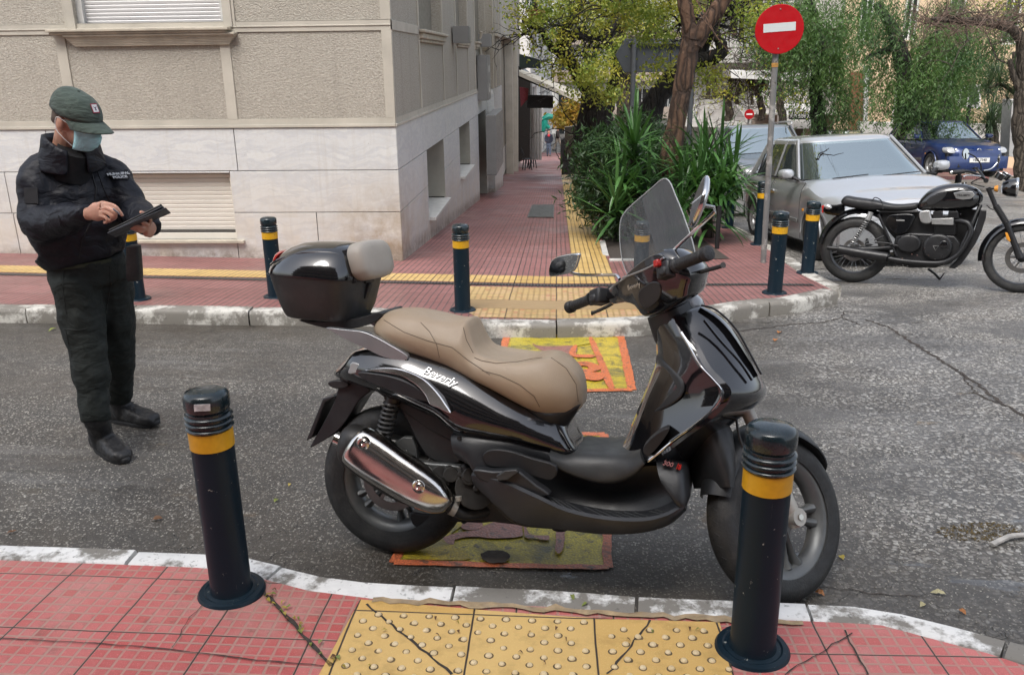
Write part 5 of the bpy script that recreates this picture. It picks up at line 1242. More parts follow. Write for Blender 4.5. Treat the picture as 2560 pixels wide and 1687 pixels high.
tag(mg.build('pavement_grating', simple('grey cast iron', (.10, .105, .10), .5, var=.3, dirt=.2), smooth=False), 'grey slatted grating set in the red pavement', 'grating')

# ------------------------------------------------------------------ painted panels on the crossing
def m_paint(name, col, wear=.5, seed=0, streak=(.12, .10, .03), rough=.45):
    m, t = mat(name); g = t.vm('ADD', t.geo(), (seed*3.1, seed, 0)); n = t.noise(g, 4, 6, .68, .8); f = t.noise(g, 22, 5, .7); h = t.vor(g, 95, 'F1')
    c = t.mix(t.mr(n, .62 - .22*wear, .66), tuple(col), streak); c = t.mix(t.mr(f, .56, .64, 0, .85), c, (.07, .062, .05)); c = t.mix(t.mr(t.vor(t.geo(), 110, 'F1'), .38, .5, 0, .35), c, (.05, .045, .04)); c = t.mix(t.mr(t.noise(g, 2.1, 3), .5, .7, 0, .5), c, tuple(q*.6 for q in col))
    t.P(color=c, rough=t.mr(n, .3, .6, rough*.6, rough), normal=t.bump(t.m('ADD', h, f), .5, .003)); return m
M_PY = m_paint('worn yellow road paint', (.62, .46, .02), .45, 1, (.17, .155, .06))
M_PYo = m_paint('muddy olive yellow road paint', (.56, .45, .025), .5, 2, (.12, .115, .055))
M_PO = m_paint('worn orange road paint', (.72, .18, .05), .18, 3, (.30, .10, .04))
M_POd = m_paint('dark salmon road paint', (.58, .15, .06), .3, 4, (.15, .06, .035))
M_PIN = m_paint('dusky pink road paint', (.36, .15, .115), .3, 5, (.2, .09, .07))
M_PK = m_paint('dark outline paint', (.06, .035, .03), .3, 6, (.04, .03, .03))
def jag(poly, j, seed, step=.05):
    R = random.Random(seed); out = []
    n = len(poly)
    for i in range(n):
        a, b = Vector(poly[i]), Vector(poly[(i + 1) % n]); k = max(1, int((b - a).length/step))
        for q in range(k): p = a.lerp(b, q/k); out.append((p.x + R.uniform(-j, j), p.y + R.uniform(-j, j)))
    return out
def rpx(L): return [xy(G(u, v, -KERB)) for u, v in L]
def bar(name, a, b, w_, m, dz, seed, par=None):
    a, b = Vector(a), Vector(b); d = (b - a).normalized(); n = Vector((-d.y, d.x))*w_/2
    return sheet(name, jag([tuple(a + n), tuple(b + n), tuple(b - n), tuple(a - n)], .004, seed), m, -KERB + dz, kind=None)
def mural(name, label, outer, field, fieldm, borderm, bw, extra):
    q = rpx(outer); root = thing(name, label, 'painted panel', (q[0][0], q[0][1], hp(*q[0]) - KERB)); inv = Matrix.Translation(root.location).inverted()
    def own(o, nm): o.parent = root; o.matrix_parent_inverse = inv; o.name = nm
    own(sheet('f', jag(q, .006, 1), fieldm, -KERB + .003, kind=None), 'yellow_field')
    for i in range(len(q)): own(bar('b', q[i], q[(i + 1) % len(q)], bw, borderm, .0055 + .0006*i, i + 3), 'border')
    for k, (nm, poly, mm) in enumerate(extra): own(sheet('e', jag(catl(rpx(poly)), .003, k + 20, .03), mm, -KERB + .0085 + .0012*k, kind=None), nm)
    return root
def catl(P): return [(p.x, p.y) for p in catmull([Vector((a, b, 0)) for a, b in P], 3, True)]
mural('street_art', 'yellow street art panel with orange border between the scooter seat and the far kerb', [(1268, 836), (1552, 841), (1580, 976), (1237, 976)], None, M_PY, M_PO, .055, [
  ('olive_patch', [(1280, 842), (1330, 838), (1480, 842), (1470, 862), (1380, 875), (1330, 905), (1285, 900)], M_PYo),
  ('orange_bar', [(1472, 850), (1484, 850), (1510, 905), (1536, 968), (1518, 970), (1494, 908)], M_PO),
  ('pink_figure', [(1330, 860), (1350, 868), (1400, 868), (1440, 868), (1436, 888), (1400, 888), (1350, 878)], M_PIN),
  ('orange_squiggle', [(1432, 868), (1444, 868), (1440, 888), (1482, 890), (1480, 897), (1425, 893)], M_PO),
  ('orange_swirl', [(1425, 912), (1470, 908), (1502, 922), (1490, 932), (1450, 938), (1432, 930), (1470, 926), (1460, 918), (1430, 920)], M_PO),
  ('orange_blob', [(1440, 940), (1500, 935), (1510, 948), (1490, 956), (1455, 950)], M_PO)])
mural('street_art', 'olive yellow street art panel with dark salmon border under the scooter', [(985, 1408), (1056, 1262), (1514, 1262), (1520, 1420)], None, M_PYo, M_POd, .035, [
  ('yellow_patch', [(1010, 1395), (1060, 1330), (1140, 1290), (1180, 1300), (1120, 1350), (1180, 1400), (1060, 1402)], M_PY),
  ('pink_arm', [(1110, 1348), (1150, 1335), (1180, 1330), (1230, 1310), (1250, 1296), (1300, 1296), (1306, 1330), (1300, 1346), (1240, 1350), (1180, 1346), (1140, 1352), (1134, 1366), (1118, 1362)], M_PIN),
  ('pink_head', [(1152, 1320), (1175, 1308), (1205, 1312), (1200, 1326), (1165, 1330)], M_PIN),
  ('pink_leg', [(1312, 1296), (1322, 1296), (1322, 1340), (1370, 1344), (1366, 1356), (1340, 1350), (1312, 1346)], M_PIN),
  ('salmon_bar', [(1396, 1316), (1412, 1316), (1406, 1384), (1388, 1380)], M_PIN),
  ('black_blot', [(1202, 1392), (1222, 1384), (1258, 1384), (1275, 1398), (1262, 1412), (1225, 1414), (1208, 1405)], M_CRACK)])
mural('street_art', 'small yellow street art panel with salmon border glimpsed behind the scooter footboard', [(1380, 1086), (1510, 1086), (1512, 1150), (1380, 1150)], None, M_PY, M_POd, .05, [])

# ------------------------------------------------------------------ fallen leaves
def m_leaf(name, c):
    m, t = mat(name); t.P(color=t.mix(t.noise(t.co(), 60, 3), c, tuple(q*.55 for q in c)), rough=.5); return m
LM = [m_leaf('yellow fallen leaf', (.42, .32, .04)), m_leaf('green fallen leaf', (.22, .26, .05)), m_leaf('brown fallen leaf', (.16, .075, .03)), m_leaf('orange fallen leaf', (.42, .16, .04)), m_leaf('pale fallen leaf', (.5, .45, .25))]
def leaf(u, v, off, L, wd, mi, label, seed, group='fallen leaves on the ground'):
    R = random.Random(seed); p = G(u, v, off); mb = MB(); n = 6; a = []
    for i in range(n + 1):
        t_ = i/n; w_ = wd*sin(pi*min(1, t_*1.02))**.8/2; zc_ = .004 + .010*sin(pi*t_)*R.uniform(.4, 1)
        a.append((Vector((L*(t_ - .5), -w_, zc_ + w_*.35)), Vector((L*(t_ - .5), 0, zc_)), Vector((L*(t_ - .5), w_, zc_ + w_*.35))))
    vs = [q for r in a for q in r]; fs = []
    for i in range(n): fs += [(3*i, 3*i + 1, 3*i + 4, 3*i + 3), (3*i + 1, 3*i + 2, 3*i + 5, 3*i + 4)]
    mb.add(vs, fs); o = mb.build('fallen_leaf', LM[mi]); o.location = p; o.rotation_euler = (R.uniform(-.2, .2), R.uniform(-.2, .2), R.uniform(0, 6.28)); return tag(o, label, 'leaf', group)
leaf(394, 1300, -KERB, .045, .028, 2, 'curled brown leaf on the asphalt left of the left near bollard', 1)
leaf(30, 1333, -KERB, .04, .015, 2, 'brown leaf beside the pale puddle mark at the left edge', 2)
leaf(724, 1214, -KERB, .022, .014, 0, 'tiny bright yellow leaf left of the scooter rear wheel', 3)
leaf(690, 1253, -KERB, .035, .018, 1, 'greenish leaf just below the tiny bright yellow leaf', 4)
leaf(132, 826, -KERB, .07, .03, 1, 'yellow green leaf in the gutter left of the policeman', 5)
leaf(2104, 1396, -KERB, .03, .022, 0, 'yellow leaf on the asphalt right of the scooter front tyre', 6)
leaf(2048, 1486, -KERB, .035, .03, 3, 'rusty orange leaf behind the scooter front tyre by the kerb', 7)
leaf(2345, 1485, -KERB, .05, .022, 4, 'pale leaf on the asphalt near the kerb at the right', 8)
leaf(2305, 1514, -KERB, .03, .018, 4, 'small pale leaf touching the near kerb', 9)
leaf(2405, 1532, -KERB, .03, .018, 3, 'small red brown leaf right of the small pale leaf by the near kerb', 10)
leaf(1431, 1496, 0, .032, .014, 1, 'green leaf lying on the white kerb stone above the blister tiles', 11)
leaf(1463, 1514, 0, .026, .012, 1, 'small green leaf at the inner edge of the white kerb stone', 12)
leaf(1949, 833, -KERB, .05, .04, 3, 'orange leaf on the asphalt under the corner kerb, upper of two', 13)
leaf(1938, 852, -KERB, .05, .035, 3, 'orange leaf on the asphalt under the corner kerb, lower of two', 14)
R_ = random.Random(31)
for k in range(26):
    t_ = R_.random(); u = 660 + 185*t_ + R_.gauss(0, 12); v = 1480 + 195*t_ + R_.gauss(0, 12)
    leaf(u, min(v, 1684), 0, R_.uniform(.012, .026), R_.uniform(.007, .013), R_.choice([0, 1, 1, 2, 0]), 'small withered leaf scattered along the diagonal crack beside the yellow tiles', 50 + k, 'withered leaves along the pavement crack')
for k in range(16):
    u = R_.uniform(905, 1780); v = R_.uniform(1545, 1680)
    leaf(u, v, .003, R_.uniform(.008, .02), R_.uniform(.004, .009), R_.choice([2, 2, 1, 0]), 'dark flake of leaf on the yellow blister tiles', 90 + k, 'leaf flakes on the blister tiles')
mb = MB(); pts = [G(2478, 1368, -KERB) + Vector((0, 0, .012)), G(2520, 1352, -KERB) + Vector((0, 0, .02)), G(2556, 1345, -KERB) + Vector((0, 0, .015)), G(2590, 1340, -KERB) + Vector((0, 0, .012))]
mb.tube(catmull(pts, 3), [(.008, .012)]*10, 7); tag(mb.build('broken_stick', simple('pale dry wood', (.38, .36, .33), .8, var=.3, scale=20)), 'pale broken stick on the asphalt at the right edge', 'stick')
def m_moss():
    m, t = mat('dry brown moss and grit'); g = t.geo(); t.P(color=t.mix(t.noise(g, 40, 4, .7), (.05, .045, .02), (.22, .15, .06)), rough=.9, normal=t.bump(t.noise(g, 120, 4), 1, .01)); return m
R_ = random.Random(8); mb = MB()
for k in range(700):
    a_, r_ = R_.uniform(0, 6.28), sqrt(R_.random()); p = G(2450 + 110*r_*cos(a_), 1330 + 24*r_*sin(a_), -KERB); s_ = R_.uniform(.003, .008)
    mb.add([p + Vector((R_.uniform(-s_, s_), R_.uniform(-s_, s_), R_.uniform(0, s_))) for _ in range(4)], [(0, 1, 2), (0, 2, 3), (0, 1, 3)])
tag(mb.build('dry_moss', m_moss(), smooth=False, fix=False), 'patch of dry brown moss in the asphalt dip', 'moss', kind='stuff')
# ------------------------------------------------------------------ people
from mathutils.bvhtree import BVHTree
def fuse(mb, name, m, parent, voxel=.01, smooth=4, disp=None, wp=True, sub=0):
    """overlapping volumes melted into one continuous skin"""
    o = mb.build(name, m, parent, wp=wp, fix=False)
    r = o.modifiers.new('r', 'REMESH'); r.mode = 'VOXEL'; r.voxel_size = voxel; r.use_smooth_shade = True
    if smooth: q = o.modifiers.new('sm', 'SMOOTH'); q.iterations = smooth; q.factor = .5
    for k, (sz, st, dep) in enumerate(disp or []):
        tx = bpy.data.textures.new('folds', 'CLOUDS'); tx.noise_scale = sz; tx.noise_depth = dep
        d = o.modifiers.new('d', 'DISPLACE'); d.texture = tx; d.strength = st; d.mid_level = .5
    # bake the result so that the mesh is what you see
    dg = bpy.context.evaluated_depsgraph_get(); me = bpy.data.meshes.new_from_object(o.evaluated_get(dg)); o.modifiers.clear(); o.data = me
    me.materials.clear(); me.materials.append(m); me.polygons.foreach_set('use_smooth', [True]*len(me.polygons)); return o
def bvh_of(o):
    me = o.data; return BVHTree.FromPolygons([v.co[:] for v in me.vertices], [p.vertices[:] for p in me.polygons])
def onto(bv, u, v, lift=0.0):
    r = ray(u, v).normalized(); loc, nrm, i, d = bv.ray_cast(Vector((0, 0, 0)), r)
    if loc is None: return None
    if nrm.dot(r) > 0: nrm = -nrm
    return loc + nrm*lift, nrm
def trace(bv, px, lift=.001, step=8):
    out = []
    for (a, b), (c, d) in zip(px, px[1:]):
        n = max(2, int(math.hypot(c - a, d - b)/step))
        for k in range(n):
            q = onto(bv, a + (c - a)*k/n, b + (d - b)*k/n, lift)
            if q and (not out or (q[0] - out[-1]).length < .12): out.append(q[0])
    return out
M_SKIN = simple('skin', (.50, .27, .19), .48, var=.10, scale=22, bump=.15, bscale=200); M_SKIN.node_tree.nodes['Principled BSDF'].inputs['Subsurface Weight'].default_value = .1
def m_cloth(name, col, rough=.55, fold=.5, fs=6, weave=.15, sheen=.1):
    m, t = mat(name); g = t.co(); d = t.noise(g, 3, 3, .5, col=True); q = t.vm('ADD', g, t.vm('SCALE', d, sc_=.25))
    f = t.noise(t.vm('MULTIPLY', q, (1, 1, 2.2)), fs, 3, .5, .7); f2 = t.noise(t.vm('MULTIPLY', q, (1, 1, 1.5)), fs*3, 3, .55, .4); wv = t.noise(g, 420, 2)
    c = t.mix(t.mr(f2, .35, .65), tuple(k*.85 for k in col), tuple(k*1.18 for k in col))
    b = t.bump(t.m('ADD', f, t.m('MULTIPLY', f2, .35)), fold, .05); t.P(color=c, rough=rough, normal=t.bump(wv, weave, .001, b), sheen=sheen, spec=.35); return m
M_JACK = m_cloth('black navy nylon', (.0055, .0065, .0115), .55, .4, 6, sheen=0)
M_TROU = m_cloth('dark green grey twill', (.013, .0165, .0145), .8, .4, 6, sheen=0)
M_BOOT = simple('black boot leather', (.013, .013, .014), .5, var=.2, scale=25, bump=.4, bscale=90, dirt=.1)
M_CAP = m_cloth('faded green cotton', (.060, .082, .068), .85, .3, 12)
M_MASK = m_cloth('pale blue pleated mask', (.42, .74, .80), .8, .2, 14, sheen=0)
M_STRAP = simple('white elastic', (.75, .75, .72), .7)
M_HAIR = simple('short grey brown hair', (.10, .07, .05), .8, var=.3, scale=80)

fn, ff = G(262, 1152, -KERB), G(335, 1066, -KERB); YC = (fn.y + ff.y)/2 + .03
print('cop feet', fn, ff)
def Q(u, v, dy=0.0): return PY(u, v, YC + dy)
cop = thing('person', 'masked municipal police officer in green cap and black jacket standing on the road', 'person', (Q(260, 1100).x, YC, fn.z))
# head frame
HC = Q(193, 300, -.07); fx = Vector((.90, -.27, -.34)).normalized(); uz = (Vector((.02, 0, 1)) - fx*fx.dot(Vector((.02, 0, 1)))).normalized(); uy = uz.cross(fx)
HM = Matrix(((fx.x, uy.x, uz.x, HC.x), (fx.y, uy.y, uz.y, HC.y), (fx.z, uy.z, uz.z, HC.z), (0, 0, 0, 1)))
def h(x, y, z): return HM @ Vector((x, y, z))
R3 = HM.to_3x3()
# body: one skin over head, neck, trunk, arms, hands and legs
sk = MB()
sk.sphere(h(-.012, 0, .02), (.098, .077, .10), 24, 14, R3); sk.sphere(h(.03, 0, -.045), (.058, .058, .075), 20, 12, R3); sk.sphere(h(.055, 0, -.095), (.032, .035, .026), 14, 8, R3)
sk.tube([h(.085, 0, .018), h(.104, 0, -.02), h(.108, 0, -.035)], [.008, .013, .015], 10); sk.sphere(h(.085, 0, -.066), (.014, .026, .012), 12, 8, R3)
for s_ in (-1, 1):
    sk.sphere(h(.076, s_*.034, .018), (.015, .02, .008), 10, 6, R3)
    sk.sphere(h(-.012, s_*.082, -.012), (.020, .011, .032), 12, 8, R3); sk.sphere(h(-.005, s_*.078, -.040), (.010, .009, .012), 8, 6, R3)
neck = Q(168, 400, -.02); sk.tube([h(-.03, 0, -.05), h(-.05, 0, -.12).lerp(neck, .4), neck], [.06, .058, .07], 16)
RSh, REl, RWr = Q(96, 437, -.10), Q(96, 560, -.18), Q(222, 535, -.38)
LSh, LEl, LWr = Q(278, 436, .10), Q(335, 526, .02), Q(379, 570, -.24)
hipR, hipL = Q(190, 715, -.07), Q(275, 715, .07)
knR, knL = Q(222, 885, -.13), Q(295, 868, .10)
anR, anL = PY(240, 1050, fn.y + .05), PY(294, 990, ff.y + .04)
sk.tube([neck, Q(175, 500, 0), Q(205, 620, 0), Q(228, 690, 0)], [(.09, .07), (.14, .11), (.13, .10), (.13, .1)], 18)
for a, b, c in ((RSh, REl, RWr), (LSh, LEl, LWr)): sk.tube([neck.lerp(a, .5), a, b, c], [.06, .055, .042, .028], 12)
for a, b, c in ((hipR, knR, anR), (hipL, knL, anL)): sk.tube([a, b, c], [.085, .055, .04], 12)
def fingers(chains):
    for P_, r in chains: sk.tube(catmull([Q(*p) for p in P_], 4), [r*(1 - .28*i/(4*(len(P_) - 1))) for i in range(4*(len(P_) - 1) + 1)], 10)
# right hand: poised over the screen, index out
sk.tube([RWr, Q(240, 530, -.405), Q(256, 527, -.415)], [(.024, .022), (.040, .020), (.038, .018)], 14, up=(0, 0, 1))
fingers([([(256, 513, -.42), (268, 510, -.43), (287, 516, -.44), (299, 529, -.44), (307, 541, -.435)], .0098),
         ([(256, 523, -.425), (268, 520, -.44), (284, 529, -.45), (289, 541, -.445), (284, 549, -.435)], .0102),
         ([(253, 532, -.425), (266, 531, -.44), (279, 540, -.45), (279, 550, -.44), (272, 554, -.43)], .0098),
         ([(249, 540, -.42), (259, 541, -.435), (269, 549, -.44), (266, 556, -.43), (259, 557, -.425)], .0088),
         ([(240, 516, -.40), (256, 508, -.395), (274, 512, -.40), (286, 524, -.41)], .0110)])
# left hand: closed under the tablet from behind
sk.tube([LWr, Q(374, 572, -.27), Q(362, 572, -.30)], [(.026, .022), (.040, .022), (.034, .018)], 14)
fingers([([(374, 558, -.29), (376, 549, -.32), (369, 544, -.34), (361, 543, -.345)], .0095),
         ([(368, 566, -.30), (368, 561, -.34), (354, 555, -.355), (339, 552, -.355)], .0098),
         ([(362, 573, -.31), (358, 570, -.35), (337, 565, -.36), (318, 562, -.355)], .0095),
         ([(356, 578, -.31), (350, 578, -.35), (335, 573, -.355), (321, 568, -.35)], .0088),
         ([(374, 560, -.27), (370, 546, -.25), (360, 534, -.26), (350, 530, -.28)], .0105)])
body_ = fuse(sk, 'body', M_SKIN, cop, voxel=.0042, smooth=3)
for s_ in (-1, 1):
    mb = MB(); mb.sphere(h(.080, s_*.033, -.002), .011, 12, 8); mb.build('eye', simple('eye white', (.6, .58, .55), .2), cop, wp=True)
# cap
mb = MB(); rings = []
for i in range(12):
    a = (i/11)*pi/2; r = cos(a)**.82; z = sin(a)
    rings.append([h(-.010 + .118*r*cos(t_)*(1.0 if cos(t_) > 0 else .98), .092*r*sin(t_), .022 + .100*z*(1 - .06*cos(t_)*r) - .02*cos(t_)*r*(cos(t_) < 0)) for t_ in [2*pi*k/36 for k in range(36)]])
mb.loft(rings, cap=(False, True)); cap_ = mb.build('cap', M_CAP, cop, wp=True, solid=.004)
mb = MB(); rings = []
for i in range(9):
    e_ = i/8; row = []
    for k in range(17):
        t_ = radians(-78 + 156*k/16); x0 = -.010 + .112*cos(t_); y0 = .088*sin(t_); ex = .080*e_*cos(t_*.82)**.8
        row.append(h(x0 + ex, y0*(1 + .03*e_), .026 - .010*e_ - .020*(abs(sin(t_))**2)*(.6 + .6*e_) - .012*e_*e_))
    rings.append(row)
mb.loft(rings, closed=False); mb.build('visor', M_CAP, cap_, wp=True, solid=.004)
mb = MB(); mb.sphere(h(-.01, 0, .124), .006, 8, 5); mb.build('cap_button', M_CAP, cap_, wp=True)
cb = bvh_of(cap_)
q = onto(cb, 236, 272, .004)
if q:
    n_ = q[1]; r_ = Vector((0, 0, 1)).cross(n_).normalized(); u_ = n_.cross(r_)
    for s1, mm, lf in ((.021, simple('crimson badge cloth', (.25, .02, .05), .7), 0), (.0165, simple('white badge cloth', (.6, .6, .6), .7), .0012)):
        mb = MB(); mb.add([q[0] + n_*lf + r_*a*s1*.8 + u_*b*s1 for a, b in ((-1, -1), (1, -1), (1, 1), (-1, 1))], [(0, 1, 2, 3)]); mb.build('badge', mm, cap_, smooth=False, wp=True, solid=.001)
    mb = MB(); w__ = simple('dark badge bird', (.06, .02, .08), .7)
    for P_ in ([(-.011, .009), (-.002, -.001), (.000, .003)], [(.011, .009), (.002, -.001), (0, .003)], [(0, .004), (-.004, -.010), (.004, -.010)]): mb.add([q[0] + n_*.0026 + r_*a + u_*b for a, b in P_], [(0, 1, 2)])
    mb.build('badge_emblem', w__, cap_, smooth=False, wp=True)
# hair band under the cap
mb = MB(); mb.loft([[h(-.012 + (.1005)*cos(t_), .0795*sin(t_), z) for t_ in [2*pi*k/30 for k in range(8, 23)]] for z in (.03, .005, -.03)], closed=False); mb.build('hair', M_HAIR, cop, wp=True, solid=.003)
# face mask with pleats
mb = MB(); rings = []
for i in range(15):
    f = i/14; z = -.006 - .108*f; row = []; bul = .012*sin(pi*f) + (.0022*(i % 3 == 1))
    for k in range(17):
        t_ = radians(-72 + 144*k/16); xr = .078 + bul + .026*(1 - abs(f - .35)*1.4)*cos(t_)**6 - .012*max(0, f - .7)*3; yr = .066 - .012*f
        row.append(h(.022 + xr*cos(t_)*(1 - .12*f*f), yr*1.03*sin(t_), z))
    rings.append(row)
mb.loft(rings, closed=False); msk = mb.build('face_mask', M_MASK, cop, wp=True, solid=.0025)
for s_ in (-1, 1):
    mb = MB(); ear = h(-.02, s_*.091, .012); el = h(-.018, s_*.09, -.045)
    mb.tube(catmull([h(.046, s_*.066, -.012), h(.02, s_*.082, .002), ear, h(-.03, s_*.088, -.015), el, h(.01, s_*.080, -.07), h(.042, s_*.057, -.098)], 4), .0018, 5); mb.build('ear_loop', M_STRAP, msk, wp=True)
# jacket
jk = MB()
jk.tube([Q(178, 392, -.01), Q(180, 420, -.01), Q(182, 470, -.01), Q(190, 550, -.02), Q(203, 600, -.01), Q(212, 636, -.01)], [(.085, .075), (.165, .10), (.205, .135), (.215, .155), (.205, .150), (.180, .135)], 28, up=(.83, .55, 0), e=2.3)
def sleeve(a, b, c, r): 
    P_ = catmull([neck.lerp(a, .55), a, a.lerp(b, .55), b, b.lerp(c, .3), b.lerp(c, .7), c], 3); rr_ = []
    for i in range(len(P_)):
        f = i/(len(P_) - 1); k = f*(len(r) - 1); j = min(int(k), len(r) - 2); rr_.append((r[j] + (r[j + 1] - r[j])*(k - j))*(1 + .045*sin(i*1.9)))
    jk.tube(P_, rr_, 18)
sleeve(RSh, REl, RWr, [.072, .083, .081, .079, .075, .062, .042])
sleeve(LSh, LEl, LWr, [.072, .082, .078, .074, .070, .058, .041])
jk.tube([Q(186, 600, -.01), Q(205, 628, -.01), Q(214, 652, -.01)], [(.20, .155), (.185, .14), (.172, .130)], 28, up=(.83, .55, 0))
jack = fuse(jk, 'jacket', M_JACK, cop, voxel=.011, smooth=5, disp=[(.13, .026, 1), (.05, .012, 1)])
# collar, standing and open at the front
mb = MB(); rings = []; cdir = Vector((.62, -.78, 0)); cl = Vector((.78, .62, 0))
for (u, v, rx, ry, dy) in ((178, 418, .150, .125, -.03), (177, 392, .132, .116, -.035), (177, 362, .116, .108, -.04), (172, 330, .112, .106, -.045), (175, 336, .102, .097, -.045), (180, 400, .095, .09, -.04)):
    c = Q(u, v, dy); row = []
    for k in range(29):
        t_ = radians(18 + 324*k/28); fr = max(0, cos(t_)); drop = .075*fr**1.5*(1 if v < 400 else .3)
        row.append(c + cdir*(ry*cos(t_)) + cl*(rx*sin(t_)) - Vector((0, 0, drop)))
    rings.append(row)
mb.loft(rings, closed=False); col_ = mb.build('collar', M_JACK, jack, wp=True, solid=.012, sub=1)
mb = MB(); mb.tube([Q(178, 440, -.05), Q(182, 400, -.06), Q(188, 372, -.075)], [.092, .082, .070], 18); mb.build('neck_gaiter', simple('black fleece', (.006, .006, .007), .9), jack, wp=True)
jb = bvh_of(jack)
def seam_on(px, r=.0022, name='seam', m=None, par=None, bv=None, lift=.0008):
    P_ = trace(bv or jb, px, lift)
    if len(P_) > 2: mb_ = MB(); mb_.tube(P_, r, 5); return mb_.build(name, m or simple('stitched seam', (.004, .004, .006), .6), par or jack, wp=True)
seam_on([(228, 428), (240, 470), (236, 540), (205, 600), (197, 655)], .004, 'zip')
seam_on([(243, 428), (262, 480), (290, 530)], .0025); seam_on([(105, 395), (100, 440), (112, 470)], .002, 'epaulette_seam'); seam_on([(128, 397), (98, 432), (84, 437)], .002, 'epaulette_seam')
seam_on([(145, 468), (178, 452), (205, 446)], .0022, 'pocket_seam'); seam_on([(146, 540), (152, 555), (150, 572)], .003, 'cuff_tab'); seam_on([(290, 580), (300, 615)], .002)
def patch(px, name, m, par, bv, lift=.003, thick=.002):
    P_ = [onto(bv, u, v, lift) for u, v in px]; P_ = [p[0] for p in P_ if p]
    if len(P_) < 3: return None
    c = sum(P_, Vector())/len(P_); n_ = (P_[1] - P_[0]).cross(P_[2] - P_[1]).normalized()
    if n_.dot(c) > 0: n_ = -n_
    P_ = [p - n_*((p - c).dot(n_)) for p in P_]
    mb_ = MB(); mb_.prism([p + n_*lift for p in P_], -n_*thick*3); return mb_.build(name, m, par, wp=True, smooth=False, bev=.001), c + n_*lift, n_, P_
r_p = patch([(265, 430), (316, 426), (323, 447), (318, 451), (286, 452), (276, 447)], 'chest_patch', simple('black patch', (.007, .007, .009), .7), jack, jb, .006)
if r_p:
    po, pc_, pn, PP = r_p; xd = (PP[1] - PP[0]); xd = (xd - pn*xd.dot(pn)).normalized(); yd = pn.cross(xd)
    for s_, off, sz in (('MUNICIPAL', .0085, .0195), ('POLICE', -.0125, .0195)):
        c = pc_ + yd*off + pn*.0012 - xd*.002; t_ = text_mesh(s_, sz, simple('grey white lettering', (.62, .62, .62), .6), po, 'lettering', None, ext=.0006, bold=.0007)
        t_.matrix_parent_inverse = po.matrix_parent_inverse.copy() if False else Matrix.Identity(4); t_.parent = po; t_.matrix_parent_inverse = Matrix.LocRotScale(cop.location, None, None).inverted().inverted() if False else Matrix.Identity(4)
        t_.matrix_local = Matrix(((xd.x, yd.x, pn.x, c.x), (xd.y, yd.y, pn.y, c.y), (xd.z, yd.z, pn.z, c.z), (0, 0, 0, 1)))
r_p = patch([(62, 470), (95, 470), (97, 512), (64, 510)], 'sleeve_patch', simple('black patch', (.007, .007, .009), .7), jack, jb, .004)
q = onto(jb, 119, 396, .003)
if q: mb = MB(); mb.sphere(q[0], .006, 10, 6); mb.build('snap_button', M_GALV, jack, wp=True)
# trousers
tr = MB()
tr.tube([Q(212, 640, -.01), Q(222, 680, 0), Q(236, 716, 0)], [(.165, .128), (.180, .135), (.165, .125)], 24, up=(.83, .55, 0))
for a, b, c, s_ in ((hipR, knR, anR, 1), (hipL, knL, anL, -1)):
    P_ = catmull([a + Vector((0, 0, .04)), a.lerp(b, .35), a.lerp(b, .8), b, b.lerp(c, .35), b.lerp(c, .7), c.lerp(b, .06), c + (c - b)*.02], 3)
    base = [.108, .103, .090, .084, .080, .072, .070, .070]; rr_ = []
    for i in range(len(P_)):
        k = i/3; j = min(int(k), 6); f = k - j; r = base[j] + (base[min(j + 1, 7)] - base[j])*f; rr_.append(r*(1 + (.05*sin(i*2.6) if i > 13 else .015*sin(i*1.7))))
    tr.tube(P_, rr_, 20)
trou = fuse(tr, 'trousers', M_TROU, cop, voxel=.011, smooth=4, disp=[(.14, .024, 1), (.05, .012, 2)])
tb_ = bvh_of(trou)
for L_ in ([(160, 662), (156, 720), (168, 800)], [(160, 822), (200, 826), (226, 818)], [(182, 900), (215, 908), (236, 900)], [(164, 826), (182, 902)], [(274, 665), (277, 716), (262, 790)]): seam_on(L_, .0022, 'trouser_seam', simple('trouser seam', (.012, .015, .013), .8), trou, tb_)
mb = MB(); mb.tube([Q(212, 648, -.01), Q(214, 656, -.01)], [(.166, .13), (.168, .131)], 28, up=(.83, .55, 0)); mb.build('belt', simple('olive webbing', (.035, .04, .02), .8), cop, wp=True)
# pouch on his left hip
mb = MB(); a, b = Q(334, 615, -.04), Q(337, 700, -.04); mb.loft([se_ring(a.lerp(b, f), Vector((.030*k, .008, 0)), Vector((0, .026*k, 0)), 4, 20) for f, k in ((-.03, .5), (0, .9), (.5, 1.0), (.92, 1.05), (1.0, .9), (1.02, .5))]); mb.build('belt_pouch', M_BOOT, cop, wp=True)
